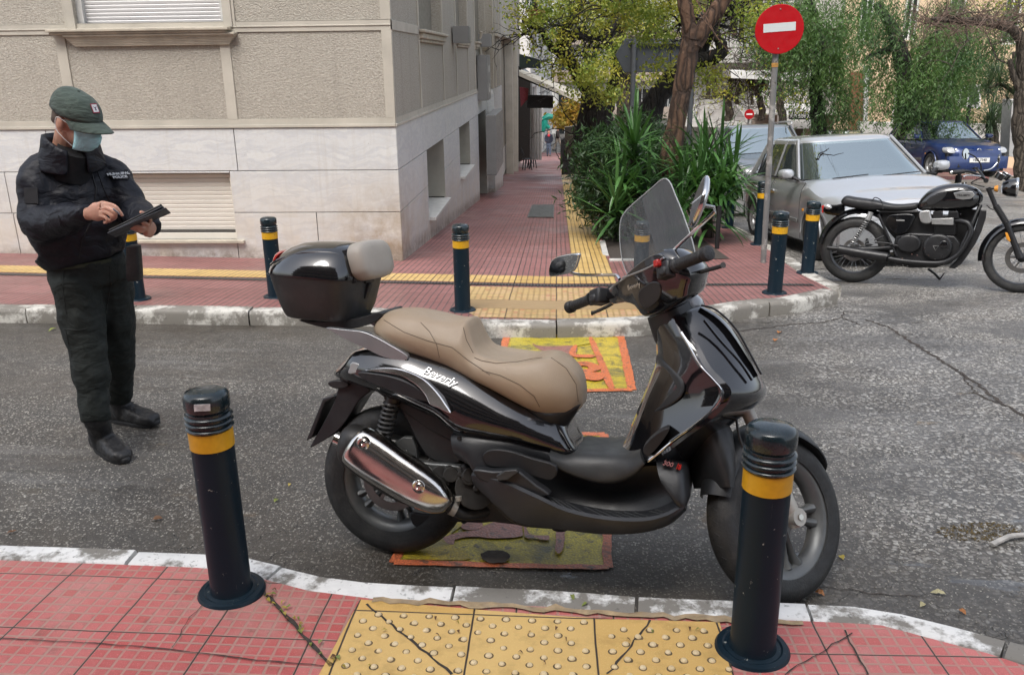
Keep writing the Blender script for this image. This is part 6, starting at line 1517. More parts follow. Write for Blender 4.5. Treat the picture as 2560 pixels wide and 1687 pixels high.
# boots
def boot(ankle, heel_px, toe_px, Yh, Yt, seed):
    hl, to = PY(*heel_px, Yh), PY(*toe_px, Yt); hl = G(*heel_px, -KERB); to = G(*toe_px, -KERB); d = (to - hl); d.z = 0; L = d.length; d.normalize(); s_ = Vector((-d.y, d.x, 0)); z0 = Vector((0, 0, 1))
    L = .295; mb_ = MB(); rg = []
    for f, w_, hh in ((-.0, .034, .085), (.05, .042, .095), (.25, .046, .12), (.42, .048, .108), (.6, .053, .086), (.8, .055, .068), (.93, .048, .058), (1.0, .028, .040)):
        c = hl + d*L*f; rg.append(se_ring(c + z0*(hh/2 + .012), s_*w_, z0*hh/2, 2.8, 22))
    mb_.loft(rg); top = hl + d*.085 + z0*.09
    mb_.tube([top - z0*.04, top.lerp(ankle, .5), ankle + z0*.01, ankle + z0*.05], [(.054, .050), (.056, .050), (.060, .055), (.058, .053)], 18)
    o = fuse(mb_, 'boot', M_BOOT, cop, voxel=.006, smooth=3, disp=[(.035, .007, 1)])
    m2 = MB(); rg = []
    for zz, k in ((0, .95), (.006, 1.0), (.020, 1.0), (.026, .96)):
        row = []
        for j in range(32):
            t_ = 2*pi*j/32; x = .5 + .54*cos(t_); w_ = .050*abs(sin(t_))**.75*(1.0 if cos(t_) > 0 else .84)
            row.append(hl + d*L*(.5 + (x - .5)*k) + s_*math.copysign(w_*k, sin(t_)) + z0*(zz + (.012 if x > .95 else 0)))
        rg.append(row)
    m2.loft(rg); m2.build('sole', M_BLK, o, wp=True)
    for k in range(6):
        c = hl + d*(.115 + .017*k) + z0*(.128 - .0125*k); m3 = MB(); m3.tube([c - s_*.024, c + z0*.006, c + s_*.024 + d*.008], .0025, 5); m3.build('lace', M_BLK, o, wp=True)
    return o
boot(anR, (243, 1120), (300, 1150), 0, 0, 1); boot(anL, (280, 1052), (385, 1066), 0, 0, 2)
# tablet in its case: a thing held in the hands
tl, trr, brr, bl = Q(268, 583, -.40), Q(404, 515, -.30), Q(407, 521, -.36), Q(272, 586, -.46)
A_, B_ = (tl + bl)/2, (trr + brr)/2; xd = (B_ - A_).normalized(); yv = Vector((-.42, .80, -.30)); yv = (yv - xd*yv.dot(xd)).normalized(); zn = xd.cross(yv)
if zn.z < 0: zn = -zn
C_ = (A_ + B_)/2 + Vector((0, .02, -.005)); L_ = (B_ - A_).length
TMx = Matrix(((xd.x, yv.x, zn.x, C_.x), (xd.y, yv.y, zn.y, C_.y), (xd.z, yv.z, zn.z, C_.z), (0, 0, 0, 1)))
tab = thing('tablet', 'dark tablet in an open folio case held by the police officer', 'tablet', M=TMx)
mb = MB(); mb.box((0, 0, -.006), (L_, .19, .006)); mb.build('case', simple('dark blue grey folio', (.018, .022, .034), .5, var=.1), tab, smooth=False, bev=.003)
mb = MB(); mb.box((.004, 0, .002), (L_*.96, .18, .008)); mb.build('tablet_body', M_BLK, tab, smooth=False, bev=.003)
mb = MB(); mb.box((.004, 0, .0066), (L_*.9, .16, .0008)); mb.build('screen', simple('dim tablet glass', (.05, .06, .08), .08), tab, smooth=False)
mb = MB(); mb.box((.012, -.004, -.0125), (L_*.97, .185, .004), Matrix.Rotation(.05, 3, 'Y')); mb.build('case_flap', simple('dark blue grey folio', (.018, .022, .034), .5), tab, smooth=False, bev=.0015)
mb = MB(); a = Q(283, 522, -.47); mb.tube([a, Q(294, 531, -.46), Q(300, 537, -.45)], [.004, .004, .002], 8); tag(mb.build('stylus', simple('grey pen', (.25, .25, .27), .3)), 'slim grey pen held between the fingers of the police officer', 'pen')

# distant walkers and a bystander: small but whole figures
def walker(name_label, px_foot, H_, face, top, legs, head=M_SKIN, stride=.25, hair=M_HAIR, off=0.0, arm=.1, seed=0, Yfix=None):
    b = G(*px_foot, off); f = Vector((cos(face), sin(face), 0)); s_ = Vector((-f.y, f.x, 0)); z = Vector((0, 0, 1)); k = H_/1.75
    t = thing('person', name_label, 'person', b); P = lambda x, y, zz: b + (f*x + s_*y + z*zz)*k
    m_ = MB(); m_.sphere(P(.01, 0, 1.62), .095*k, 12, 10); m_.tube([P(0, 0, 1.55), P(0, 0, 1.42), P(0, 0, 1.2), P(0, 0, .95)], [.05*k, .12*k, .13*k, .12*k], 12)
    for sg in (-1, 1):
        m_.tube([P(0, sg*.08, .95), P(sg*stride*.5 + .04, sg*.09, .5), P(sg*stride, sg*.09, .08), P(sg*stride + .12, sg*.09, .03)], [.085*k, .06*k, .045*k, .035*k], 8)
        m_.tube([P(0, sg*.17, 1.42), P(-sg*arm*.6, sg*.23, 1.15), P(-sg*arm + .1, sg*.2, .92)], [.05*k, .04*k, .03*k], 8)
    fuse(m_, 'body', head, t, voxel=.03*k, smooth=2)
    m_ = MB(); m_.tube([P(0, 0, 1.5), P(0, 0, 1.42), P(0, 0, 1.2), P(0, 0, .9)], [(.08*k, .08*k), (.22*k, .13*k), (.2*k, .14*k), (.2*k, .15*k)], 14, up=tuple(s_))
    for sg in (-1, 1): m_.tube([P(0, sg*.17, 1.43), P(-sg*arm*.6, sg*.25, 1.15), P(-sg*arm + .08, sg*.21, .96)], [.07*k, .06*k, .05*k], 10)
    fuse(m_, 'coat', top, t, voxel=.03*k, smooth=2)
    m_ = MB()
    for sg in (-1, 1): m_.tube([P(0, sg*.07, .98), P(sg*stride*.5 + .04, sg*.09, .5), P(sg*stride, sg*.09, .08)], [.11*k, .08*k, .065*k], 10)
    fuse(m_, 'trousers', legs, t, voxel=.03*k, smooth=2)
    m_ = MB(); m_.sphere(P(-.02, 0, 1.65), (.1*k, .1*k, .095*k), 12, 8); m_.build('hair', hair, t, wp=True)
    for sg in (-1, 1): m_ = MB(); m_.box(P(sg*stride + .07, sg*.09, .04), (.25*k*abs(f.x) + .09*k, .25*k*abs(f.y) + .09*k, .08*k)); m_.build('shoe', M_BLK, t, wp=True, bev=.02)
    return t
NAVY = simple('navy coat', (.012, .015, .03), .7); JEAN = simple('blue grey jeans', (.06, .08, .12), .8); BEIGE = simple('beige trousers', (.30, .25, .2), .8); MAR = simple('dark brown coat', (.03, .018, .014), .7)
w1 = walker('pedestrian in navy coat with red scarf walking up the street under the teal cross', (1372, 391), 1.9, -1.6, NAVY, JEAN, stride=.12, seed=1)
w2 = walker('pedestrian in dark coat and beige trousers striding beyond the navy coated walker', (1394, 377), 1.9, -.3, MAR, BEIGE, stride=.32, seed=2)
w3 = walker('bystander in dark clothes raising a phone by the right edge, behind the blue car', (2518, 412), 1.75, 3.4, NAVY, simple('dark trousers', (.012, .012, .014), .8), stride=.03, arm=-.2, off=-KERB)
b_ = w1.location; mb = MB(); mb.sphere(b_ + Vector((0, -.12, 1.5)), (.1, .08, .1), 10, 6); mb.build('scarf', simple('red scarf', (.5, .03, .04), .8), w1, wp=True)
# stitching and lettering laid on the evaluated scooter skins
def world_bvh(o):
    dg = bpy.context.evaluated_depsgraph_get(); e = o.evaluated_get(dg); me = e.to_mesh(); M_ = o.matrix_world; r = BVHTree.FromPolygons([(SM @ v.co)[:] for v in me.vertices], [p.vertices[:] for p in me.polygons]); e.to_mesh_clear(); return r
sb3 = world_bvh(seat); SMi = SM.inverted()
for px in ([(1052, 806), (1075, 830), (1092, 862), (1100, 900)], [(1186, 894), (1205, 902), (1240, 908), (1290, 905), (1330, 897), (1362, 893)], [(1205, 926), (1250, 938), (1300, 962), (1335, 990), (1352, 1022)], [(1378, 894), (1415, 920), (1440, 960), (1446, 1010)], [(1158, 818), (1166, 850), (1186, 888)], [(960, 800), (1010, 830), (1070, 852), (1130, 868), (1170, 900), (1230, 940)]):
    P_ = trace(sb3, px, .0002, 6)
    if len(P_) > 3: mb = MB(); mb.tube([SMi @ p for p in P_], .0016, 5); mb.build('seam', M_STITCH, seat)
fb_ = [o for o in scoot.children if o.name.startswith('rear_fairing')][0]; fbv = world_bvh(fb_)
a, b, c = onto(fbv, 1052, 920), onto(fbv, 1150, 962), onto(fbv, 1100, 942)
if a and b and c:
    xd = (b[0] - a[0]).normalized(); n_ = c[1]; n_ = (n_ - xd*n_.dot(xd)).normalized(); yd = n_.cross(xd); p = c[0] + n_*.004
    text_mesh('Beverly', .040, simple('satin silver lettering', (.5, .5, .5), .35, metal=.6), scoot, 'lettering', SMi @ Matrix(((xd.x, yd.x, n_.x, p.x), (xd.y, yd.y, n_.y, p.y), (xd.z, yd.z, n_.z, p.z), (0, 0, 0, 1))), ext=.0012, bold=.0001, shear=.25, sx=1.05)
# ------------------------------------------------------------------ cars
def car_matrix(x, y, th, roll=0.0, dz=0.0):
    f = Vector((cos(th), sin(th), 0)); e = 1.2
    z0 = hp(x, y); fz = (hp(x + f.x*e, y + f.y*e) - hp(x - f.x*e, y - f.y*e))/(2*e); l = Vector((-f.y, f.x, 0)); lz = (hp(x + l.x, y + l.y) - hp(x - l.x, y - l.y))/2 + roll
    X = Vector((f.x, f.y, fz)).normalized(); Y = Vector((l.x, l.y, lz)); Z = X.cross(Y).normalized(); Y = Z.cross(X)
    return Matrix(((X.x, Y.x, Z.x, x), (X.y, Y.y, Z.y, y), (X.z, Y.z, Z.z, z0 - KERB + dz), (0, 0, 0, 1)))
def m_glass(name, tint):
    m, t = mat(name); t.P(color=tint, rough=.03, coat=1.0, spec=.9, metal=.0); return m
M_CGL = m_glass('car window glass', (.035, .045, .045))
def m_wscreen():
    m, t = mat('car windscreen glass'); nt_ = t.t; tr = t.n('ShaderNodeBsdfTransparent'); tr.inputs[0].default_value = (.75, .82, .80, 1); gl = t.n('ShaderNodeBsdfGlossy'); gl.inputs[1].default_value = .01; gl.inputs[0].default_value = (.9, 1, .98, 1)
    mx = t.n('ShaderNodeMixShader'); mx.inputs[0].default_value = .6; nt_.links.new(tr.outputs[0], mx.inputs[1]); nt_.links.new(gl.outputs[0], mx.inputs[2]); nt_.links.new(mx.outputs[0], nt_.nodes['Material Output'].inputs[0]); return m
M_WS = m_wscreen()
M_INT = simple('car interior fabric', (.05, .052, .055), .9)
M_ALLOY = simple('silver alloy wheel', (.38, .38, .38), .35, metal=.6, var=.1)
def pchip(xs, ys, x):
    for i in range(len(xs) - 1):
        if xs[i] <= x <= xs[i + 1]:
            t = (x - xs[i])/(xs[i + 1] - xs[i]); t = t*t*(3 - 2*t)*.6 + t*.4; return ys[i] + (ys[i + 1] - ys[i])*t
    return ys[0] if x < xs[0] else ys[-1]
def car(label, M, paint, L=4.15, W=1.74, H=1.44, belt=.93, hood=.80, nose_r=.5, roofx=(-1.35, .28), glassx=(-1.75, 1.0), rails=False, plate_=None, emblem=True, grille=.25, seats=True):
    c = thing('parked_car', label, 'car', M=M, group='cars parked along the street'); hl = L/2; hw = W/2
    # painted lower body: layered outline rings from sill to beltline, wheel arches cut by radius
    ax = (-1.25*L/4.15, 1.27*L/4.15); R = .315; N = 72
    xs = [-hl + (2*hl)*i/(N - 1) for i in range(N)]
    def top(x): return pchip([-hl, -hl + .12, glassx[0] + .05, glassx[1], hl - .55, hl - .12, hl], [.62, .86, belt + .02, belt, hood, hood - .09, hood - .22], x)
    def half(x): return hw*pchip([-hl, -hl + .10, -hl + .5, 0, hl - .75, hl - .28, hl - .06, hl], [.70, .88, .97, 1, .975, .88, .70, .56], x)
    def bot(x):
        b = .19
        for a in ax:
            d = abs(x - a)
            if d < R + .04: b = max(b, R + sqrt(max(0, (R + .04)**2 - d**2)) - .02)
        return b
    rings = []
    for x in xs:
        z0, z1, w_ = bot(x), top(x), half(x); z1 = max(z1, z0 + .05)
        pr = [(-w_*.90, z0), (-w_*.975, z0 + .05*(z1 - z0)), (-w_*.99, z0 + (z1 - z0)*.30), (-w_, z0 + (z1 - z0)*.52), (-w_*.992, z0 + (z1 - z0)*.70), (-w_*.965, z0 + (z1 - z0)*.86), (-w_*.90, z1 - .015), (-w_*.78, z1 + .008), (-w_*.4, z1 + .028), (0, z1 + .034)]
        r = [Vector((x, y, z)) for y, z in pr]; rings.append(r + [Vector((p.x, -p.y, p.z)) for p in reversed(r[:-1])])
    mb = MB(); mb.loft(rings, closed=False); n = len(rings[0]); vs = rings[0] ; mb.add(rings[0], [tuple(range(n))]); mb.add(rings[-1], [tuple(reversed(range(n)))])
    bd = mb.build('body', paint, c, angle=38)
    # dark inner volume closing arches and sill
    mb = MB(); mb.box((0, 0, .42), (L*.93, W*.84, .50)); mb.box((0, 0, .2), (L*.8, W*.80, .12)); mb.build('underbody', M_BLK, c, smooth=False)
    for a in ax:
        for s_ in (-1, 1):
            mb = MB(); P_ = [Vector((a + (R + .035)*cos(t_), s_*half(a)*.985, R + (R + .035)*sin(t_))) for t_ in [pi*k/20 for k in range(21)]]; mb.tube(P_, .014, 6); mb.build('wheel_arch', paint, bd)
            wheel(c, R, .19, .20, (a, s_*(hw - .12), R), I4, spokes=5, pair=.2, hubr=.06, rm=M_ALLOY, spread=.1)
    # glasshouse
    def gring(z, inset, f):
        x0 = glassx[0] + (roofx[0] - glassx[0])*f; x1 = glassx[1] + (roofx[1] - glassx[1])*f; w_ = hw*(.90 - .20*f); return [Vector((q.x - (.05*abs(q.y/w_)**2 if q.x > 0 else -.04*abs(q.y/w_)**2), q.y, z)) for q in se_ring(((x0 + x1)/2, 0, z), Vector(((x1 - x0)/2, 0, 0)), Vector((0, w_, 0)), 5, 56)]
    g0, g1 = belt + .01, H - .06
    mb = MB(); rg = [gring(g0 + (g1 - g0)*f, 0, f) for f in (0, .25, .5, .75, 1)]
    # split: windscreen faces in clear glass, the rest dark
    mb.loft(rg, cap=(False, False)); gl = mb.build('windows', [M_CGL, M_WS], c, angle=60)
    for p in gl.data.polygons: p.material_index = 1 if (p.normal.x > .45) else 0
    # roof
    rf = [gring(H - .06 + dz, 0, 1.0 + k) for dz, k in ((-.035, -.03), (-.0, .0), (.025, .06))]
    last = gring(H, 0, 1.06); cc = Vector(((roofx[0] + roofx[1])/2, 0, 0)); mb = MB()
    def shrink(r, k, z): return [Vector((cc.x + (p.x - cc.x)*k, p.y*k, z)) for p in r]
    mb.loft([[p + Vector(((p.x - cc.x)*.012, p.y*.012, 0)) for p in r] for r in rf[:2]] + [shrink(last, 1.0, H - .035), shrink(last, .93, H - .016), shrink(last, .7, H), shrink(last, .35, H + .006)]); rf_ = mb.build('roof', paint, c, angle=70)
    # pillars as real bars over the glass
    def gp_(f, x_kind, s_, out=.006):
        r = gring(g0 + (g1 - g0)*f, 0, f); w_ = max(abs(p.y) for p in r); x1 = max(p.x for p in r if abs(p.y) > w_*.93); x0 = min(p.x for p in r if abs(p.y) > w_*.93)
        x = {'A': x1, 'C': x0}.get(x_kind, x_kind); return Vector((x, s_*(w_ + out), g0 + (g1 - g0)*f))
    for s_ in (-1, 1):
        for kind, r_ in (('A', (.030, .022)), ('C', (.085, .020)), (-.32, (.038, .008)), (glassx[0] + .62, (.02, .008))):
            mb = MB(); P_ = [gp_(f, kind if isinstance(kind, str) else kind - .05*f, s_) for f in (-.04, .25, .5, .75, 1.02)]
            if kind == 'A': P_ = [p + Vector((-.012, -s_*.012, 0)) for p in P_]
            mb.tube(P_, [r_]*5, 8, up=(1, 0, 0)); mb.build('pillar', paint if isinstance(kind, str) else (paint if kind == -.32 else M_BLK), rf_)
        mb = MB(); mb.tube([gp_(0, .95*glassx[1] - .05, s_, .012), gp_(0, 0, s_, .012), gp_(0, glassx[0] + .2, s_, .012)], .009, 6); mb.build('window_trim', M_BLK, bd)
        if rails: mb = MB(); mb.tube(catmull([Vector((roofx[0], s_*hw*.66, H - .02)), Vector((roofx[0] + .15, s_*hw*.66, H + .03)), Vector((roofx[1] - .2, s_*hw*.66, H + .03)), Vector((roofx[1], s_*hw*.66, H - .02))], 4), .016, 8); mb.build('roof_rail', M_SILVER, rf_)
        # mirror, door seams, handles, rub strip
        mc = Vector((glassx[1] - .28, s_*(hw + .085), belt + .09)); mb = MB(); mb.loft([se_ring(mc + Vector((dx, 0, 0)), Vector((0, .095*k, 0)), Vector((0, 0, .06*k)), 3, 20) for dx, k in ((.055, .3), (.045, .7), (.01, .95), (-.035, 1), (-.045, .9))]); mb.build('side_mirror', paint, bd)
        mb = MB(); mb.tube([mc + Vector((.0, -s_*.07, -.04)), Vector((glassx[1] - .25, s_*(hw - .06), belt + .01))], .022, 8); mb.build('mirror_arm', M_BLK, bd)
        for x in (glassx[1] - .10, -.30, -1.12):
            mb = MB(); P_ = []
            for k in range(9):
                z = .24 + (belt - .26)*k/8; z0, z1 = bot(x), top(x); f = (z - z0)/(z1 - z0) if z > z0 else 0; wf = pchip([0, .05, .3, .52, .7, .86, 1], [.90, .975, .99, 1, .992, .965, .90], max(0, min(1, f)))
                if z > z0: P_.append(Vector((x, s_*(half(x)*wf + .0006), z)))
            if len(P_) > 2: mb.tube(P_, .0035, 5); mb.build('door_seam', M_BLK, bd)
        for x in (-.18, -1.0): mb = MB(); mb.box((x, s_*(hw*.985 + .012), belt - .16), (.17, .02, .028)); mb.build('door_handle', paint, bd, bev=.006)
        mb = MB(); mb.box((-.0, s_*(hw + .002), .46), (1.75, .02, .05)); mb.build('rub_strip', simple('grey rubbing strip', (.12, .12, .115), .6), bd, bev=.005)
        mb = MB(); mb.box((1.02, s_*(half(1.02) - .004), .60), (.05, .012, .03)); mb.build('side_repeater', simple('amber lens', (.6, .25, .03), .2), bd, bev=.004)
        # headlamp and fog lamp
        hx = hl - .20; mb = MB(); mb.loft([se_ring((hl - .30 + dx, s_*hw*.66, hood - .17), Vector((0, .20*k, 0)), Vector((-.06*k, 0, .085*k)), 3, 24) for dx, k in ((0, 1), (.13, .98), (.19, .85), (.215, .5))]); hlm = mb.build('headlamp', M_CLEAR, c)
        mb = MB(); mb.sphere((hl - .10, s_*hw*.62, hood - .17), .05, 14, 8); mb.build('bulb', M_CHROME, hlm)
    mb = MB(); mb.box((hl - .055, 0, hood - .20), (.05, W*.42, .10)); gr = mb.build('grille', M_BLK, c, bev=.01)
    for k in range(3): mb = MB(); mb.box((hl - .028, 0, hood - .235 + .033*k), (.012, W*.41, .008)); mb.build('grille_slat', M_CHROME2, gr, smooth=False)
    mb = MB(); mb.box((hl - .02, 0, .32), (.08, W*.60, .11)); mb.build('bumper_intake', M_BLK, c, bev=.02)
    mb = MB(); mb.loft([[Vector((hl - .06 + .10*cos(t_)*k, sin(t_)*hw*.90, z)) for t_ in [radians(-80 + 160*j/24) for j in range(25)]] + [Vector((hl - .22 + .10*cos(t_)*k, sin(t_)*hw*.86, z)) for t_ in [radians(80 - 160*j/24) for j in range(25)]] for z, k in ((.24, .8), (.30, 1), (.46, 1.05), (.54, .8))]); mb.build('bumper', paint, c, angle=50)
    mb = MB(); mb.box((hl + .052, 0, .45), (.012, .50, .11)); pl_ = mb.build('number_plate', simple('white number plate', (.62, .62, .6), .5), c, smooth=False)
    if plate_: text_mesh(plate_, .085, M_BLK, pl_, 'lettering', Matrix.Translation((hl + .060, 0, .45)) @ Matrix.Rotation(pi/2, 4, 'Z') @ Matrix.Rotation(pi/2, 4, 'X'), ext=.001, bold=.002)
    if emblem:
        mb = MB(); mb.torus(.058, .007, 30, 8, Matrix.Translation((hl - .02, 0, hood - .19)) @ Matrix.Rotation(pi/2, 4, 'Z'), ry=.008); em = mb.build('emblem', M_CHROME, c)
        mb = MB(); zc2 = hood - .19; xx = hl - .012
        mb.tube([Vector((xx, -.032, zc2 + .042)), Vector((xx, 0, zc2 + .004)), Vector((xx, .032, zc2 + .042))], .006, 6); mb.tube([Vector((xx, -.048, zc2 + .02)), Vector((xx, -.022, zc2 - .04)), Vector((xx, 0, zc2 - .006)), Vector((xx, .022, zc2 - .04)), Vector((xx, .048, zc2 + .02))], .006, 6); mb.build('emblem_letters', M_CHROME, em)
    mb = MB()
    for s_ in (0, 1): mb.tube([Vector((glassx[1] + .03, -.5 + s_*.6, belt + .025)), Vector((glassx[1] - .03, -.05 + s_*.62, belt + .045))], .006, 6)
    mb.build('wiper', M_BLK, c)
    mb = MB(); mb.box(((glassx[0] + roofx[1])/2, 0, belt + .005), (glassx[1] - glassx[0] - .5, W*.72, .02)); mb.box((glassx[1] - .48, 0, belt + .03), (.5, W*.68, .08))
    mb.build('dashboard', M_INT, c, smooth=False)
    if seats:
        for s_ in (-1, 1):
            mb = MB(); mb.loft([se_ring((-.12 - .08*k, s_*.36, z), Vector((.07, 0, 0)), Vector((0, w_, 0)), 4, 16) for k, (z, w_) in enumerate(((.75, .24), (1.1, .23), (1.16, .15), (1.18, .12), (1.28, .12), (1.30, .08)))]); mb.build('seat', M_INT, c)
    mb = MB(); mb.torus(.18, .014, 30, 8, Matrix.Translation((.42, .36, belt + .04)) @ Matrix.Rotation(radians(65), 4, 'Y') @ Matrix.Rotation(pi/2, 4, 'X')); mb.build('steering_wheel', M_BLK, c)
    return c
def m_paint_car(name, col, metal=.6, rough=.32):
    m, t = mat(name); g = t.co(); n = t.noise(g, 2.5, 5, .6); fl = t.noise(g, 500, 1)
    c = t.mix(t.mr(n, .4, .75, 0, .08), col, (.30, .30, .29)); c = t.mix(t.m('MULTIPLY', fl, .12), c, tuple(min(1, q*1.6) for q in col)); t.P(color=c, metal=metal, rough=t.mr(n, .3, .7, rough*.8, rough*1.3), coat=.9, croug=.06); return m
P_SIL = m_paint_car('dusty silver metallic paint', (.46, .47, .48)); P_BLUE = m_paint_car('deep blue metallic paint', (.008, .026, .11), .3, .3); P_GREY = m_paint_car('silver grey paint', (.22, .23, .24)); P_DK = m_paint_car('dark grey paint', (.03, .032, .036), .4)
car('silver hatchback parked nose towards the camera behind the black motorcycle', car_matrix(3.80, 11.42, radians(-87.2), .045), P_SIL, emblem=True, plate_=None)
car('silver grey suv with roof rails parked behind the silver hatchback, left of the sign pole', car_matrix(4.05, 17.6, radians(-94), .02, .06), P_GREY, L=4.4, W=1.84, H=1.60, belt=1.02, hood=.95, glassx=(-1.95, 1.05), roofx=(-1.6, .32), rails=True, emblem=False)
car('dark blue hatchback at the far right with white number plate, beyond the silver hatchback', car_matrix(10.3, 23.9, radians(-86), .0, .36), P_BLUE, L=4.05, W=1.74, H=1.45, belt=.94, hood=.86, plate_='YBZ 7340')
car('dark car mostly hidden between the silver hatchback and the blue hatchback', car_matrix(10.2, 31.5, radians(-100), .0, .2), P_DK, L=4.1, emblem=False, H=1.43)

# ------------------------------------------------------------------ motorcycle
MO, MF = G(2130, 705, -KERB), G(2545, 731, -KERB); MM = frame_m(MO, MF, 7)
moto = thing('motorcycle', 'black classic motorcycle with flat ribbed seat parked at the corner kerb', 'motorcycle', M=MM)
def Mc(x, y, w_=0.0): return hit(MM, 2020 + x/3.9204, 360 + y/3.92, (0, 1, 0), -w_)
M_BIKE = simple('gloss black bike enamel', (.005, .005, .006), .1, coat=1, var=.05, croug=.02); M_SAT = simple('satin black bike metal', (.010, .010, .011), .42, var=.2); M_VINYL = simple('black vinyl', (.012, .012, .013), .5, bump=.2, bscale=150)
M_CAST = simple('satin cast alloy', (.45, .45, .44), .35, metal=.7, var=.15, scale=20); M_AMB = simple('amber lens', (.75, .22, .02), .2, coat=.6)
wbM = (MF - MO).length
wheel(moto, .325, .14, .235, (0, 0, .325), I4, kind='wire', spokes=32, hubr=.055, rm=M_SAT, nm='rear_wheel', disc=.11, disc_y=-.05)
wheel(moto, .325, .11, .255, (wbM, 0, .325), I4, kind='wire', spokes=32, hubr=.045, rm=M_SAT, nm='front_wheel', disc=.14, disc_y=-.055)
def msect(st, name, m, par=moto, e=2.6, k=3, n=22, angle=55):
    """stations: top (x, y), bottom (x, y) crop points, half width"""
    rg = []
    for tx_, ty, bx_, by, w_ in st:
        a, b = Mc(tx_, ty, w_*.35), Mc(bx_, by, w_*.8); a.y = b.y = 0; c = (a + b)/2; rg.append(se_ring(c, (a - b)/2, Vector((0, w_, 0)), e, n))
    cols = [catmull([r[j] for r in rg], k) for j in range(n)]; mb = MB(); mb.loft([[c[i] for c in cols] for i in range(len(cols[0]))]); return mb.build(name, m, par, angle=angle)
def mplate(name, px, w0, w1, m, par=moto, k=3, bev=.004):
    P_ = [Mc(x, y, w1) for x, y in px]; P_ = catmull(P_, k, True) if k > 1 else P_; mb = MB(); mb.prism(P_, Vector((0, w1 - w0, 0))); return mb.build(name, m, par, bev=bev)
def mtube(name, px, r, m, par=moto, n=10, k=4, **kw):
    P_ = catmull([Mc(*p) for p in px], k) if k > 1 else [Mc(*p) for p in px]; rr_ = r
    if isinstance(r, (list, tuple)): rr_ = [r[min(len(r) - 1, int(i/(len(P_) - 1)*(len(r) - 1) + .5))] for i in range(len(P_))]
    mb = MB(); mb.tube(P_, rr_, n, **kw); return mb.build(name, m, par)
st_ = msect([(335, 545, 325, 580, .08), (375, 508, 350, 610, .115), (470, 522, 460, 635, .125), (600, 538, 590, 650, .125), (700, 556, 700, 655, .125), (800, 582, 800, 658, .12), (900, 590, 900, 660, .115), (1000, 583, 1000, 655, .105), (1075, 575, 1060, 640, .09), (1092, 590, 1075, 625, .06)], 'seat', M_VINYL, e=3.2)
mtube('seat_strap', [(625, 560, .115), (660, 525, .06), (720, 560, .11), (735, 640, .122)], .005, M_BLK, st_)
tk = msect([(1070, 600, 1078, 640, .07), (1110, 530, 1110, 655, .105), (1180, 462, 1180, 660, .125), (1280, 412, 1290, 662, .135), (1400, 388, 1410, 662, .135), (1520, 388, 1520, 655, .13), (1620, 415, 1610, 640, .11), (1690, 460, 1670, 605, .08), (1720, 500, 1712, 560, .05)], 'fuel_tank', M_BIKE, e=2.8)
mplate('knee_pad', [(1160, 560), (1215, 510), (1290, 490), (1345, 465), (1358, 490), (1320, 540), (1250, 585), (1180, 600)], .10, .139, M_VINYL, tk)
bd_ = mplate('tank_badge', [(1425, 480), (1520, 462), (1610, 466), (1638, 500), (1600, 538), (1520, 548), (1450, 535)], .11, .140, M_CAST, tk, k=1)
mb = MB(); a, b = Mc(1455, 507, .143), Mc(1595, 503, .143); cM = (a + b)/2; an = atan2(b.z - a.z, b.x - a.x)
text_mesh('TRIUMPH', .026, M_BLK, bd_, 'lettering', Matrix.Translation(cM) @ Matrix.Rotation(-an, 4, 'Y') @ Matrix.Rotation(pi/2, 4, 'X'), ext=.001, bold=.0004)
mtube('fuel_cap', [(1515, 392, .0), (1515, 378, .0)], .036, M_CHROME, tk, n=20, k=1)
sc__ = mplate('side_cover', [(768, 745), (800, 700), (900, 688), (1000, 688), (1046, 712), (1015, 790), (960, 862), (880, 880), (815, 845), (775, 780)], .07, .125, M_BIKE)
mplate('cover_badge', [(865, 742), (945, 745), (945, 758), (865, 755)], .12, .129, M_CAST, sc__, k=1, bev=.001)
# rear mudguard as an arc over the tyre
def arc_guard(C, R_, a0, a1, hw, name, m, par=moto):
    rg = []
    for i in range(25):
        a = radians(a0 + (a1 - a0)*i/24); d = Vector((cos(a), 0, sin(a))); r_ = [C + d*(R_ - .05*abs(f)**2.2) + Vector((0, f*hw, 0)) for f in [-1 + 2*k/8 for k in range(9)]]; rg.append(r_ + [p - d*.005 for p in reversed(r_)])
    mb = MB(); mb.loft(rg); return mb.build(name, m, par)
arc_guard(Vector((.04, 0, .345)), .395, 60, 176, .088, 'rear_mudguard', M_BIKE)
arc_guard(Vector((wbM, 0, .325)), .362, 22, 188, .072, 'front_mudguard', M_BIKE)
mplate('airbox', [(700, 675), (1090, 662), (1240, 700), (1250, 910), (1100, 930), (860, 940), (790, 860), (740, 780)], -.08, .05, M_SAT, k=1)
mplate('fill_plate', [(1430, 650), (1600, 640), (1690, 650), (1640, 800), (1600, 900), (1500, 1000), (1440, 900)], -.10, -.02, M_SAT, k=1)  # dark plate added to close the gap between cylinders and radiator
mplate('tail_unit', [(160, 612), (240, 600), (340, 600), (360, 650), (300, 700), (190, 690), (150, 660)], -.05, .06, M_BIKE)
mplate('tail_lamp', [(128, 612), (160, 600), (158, 640), (150, 675), (132, 672), (140, 640)], -.05, .05, M_RED, k=2)
mtube('turn_lamp', [(165, 606, .10), (205, 618, .11), (222, 632, .11)], [.018, .026, .02], M_CAST)
mtube('grab_bar', [(185, 598, .08), (260, 606, .09), (340, 592, .10)], .009, M_SAT)
mtube('shock_absorber', [(618, 668, .13), (600, 715, .13), (585, 745, .13)], .026, M_CAST, k=1)
mtube('shock_body', [(585, 745, .13), (425, 990, .13)], .013, M_SAT, k=1)
coil(Mc(580, 750, .13), Mc(430, 980, .13), .022, .0045, 12, 'spring', M_CAST, par=moto)
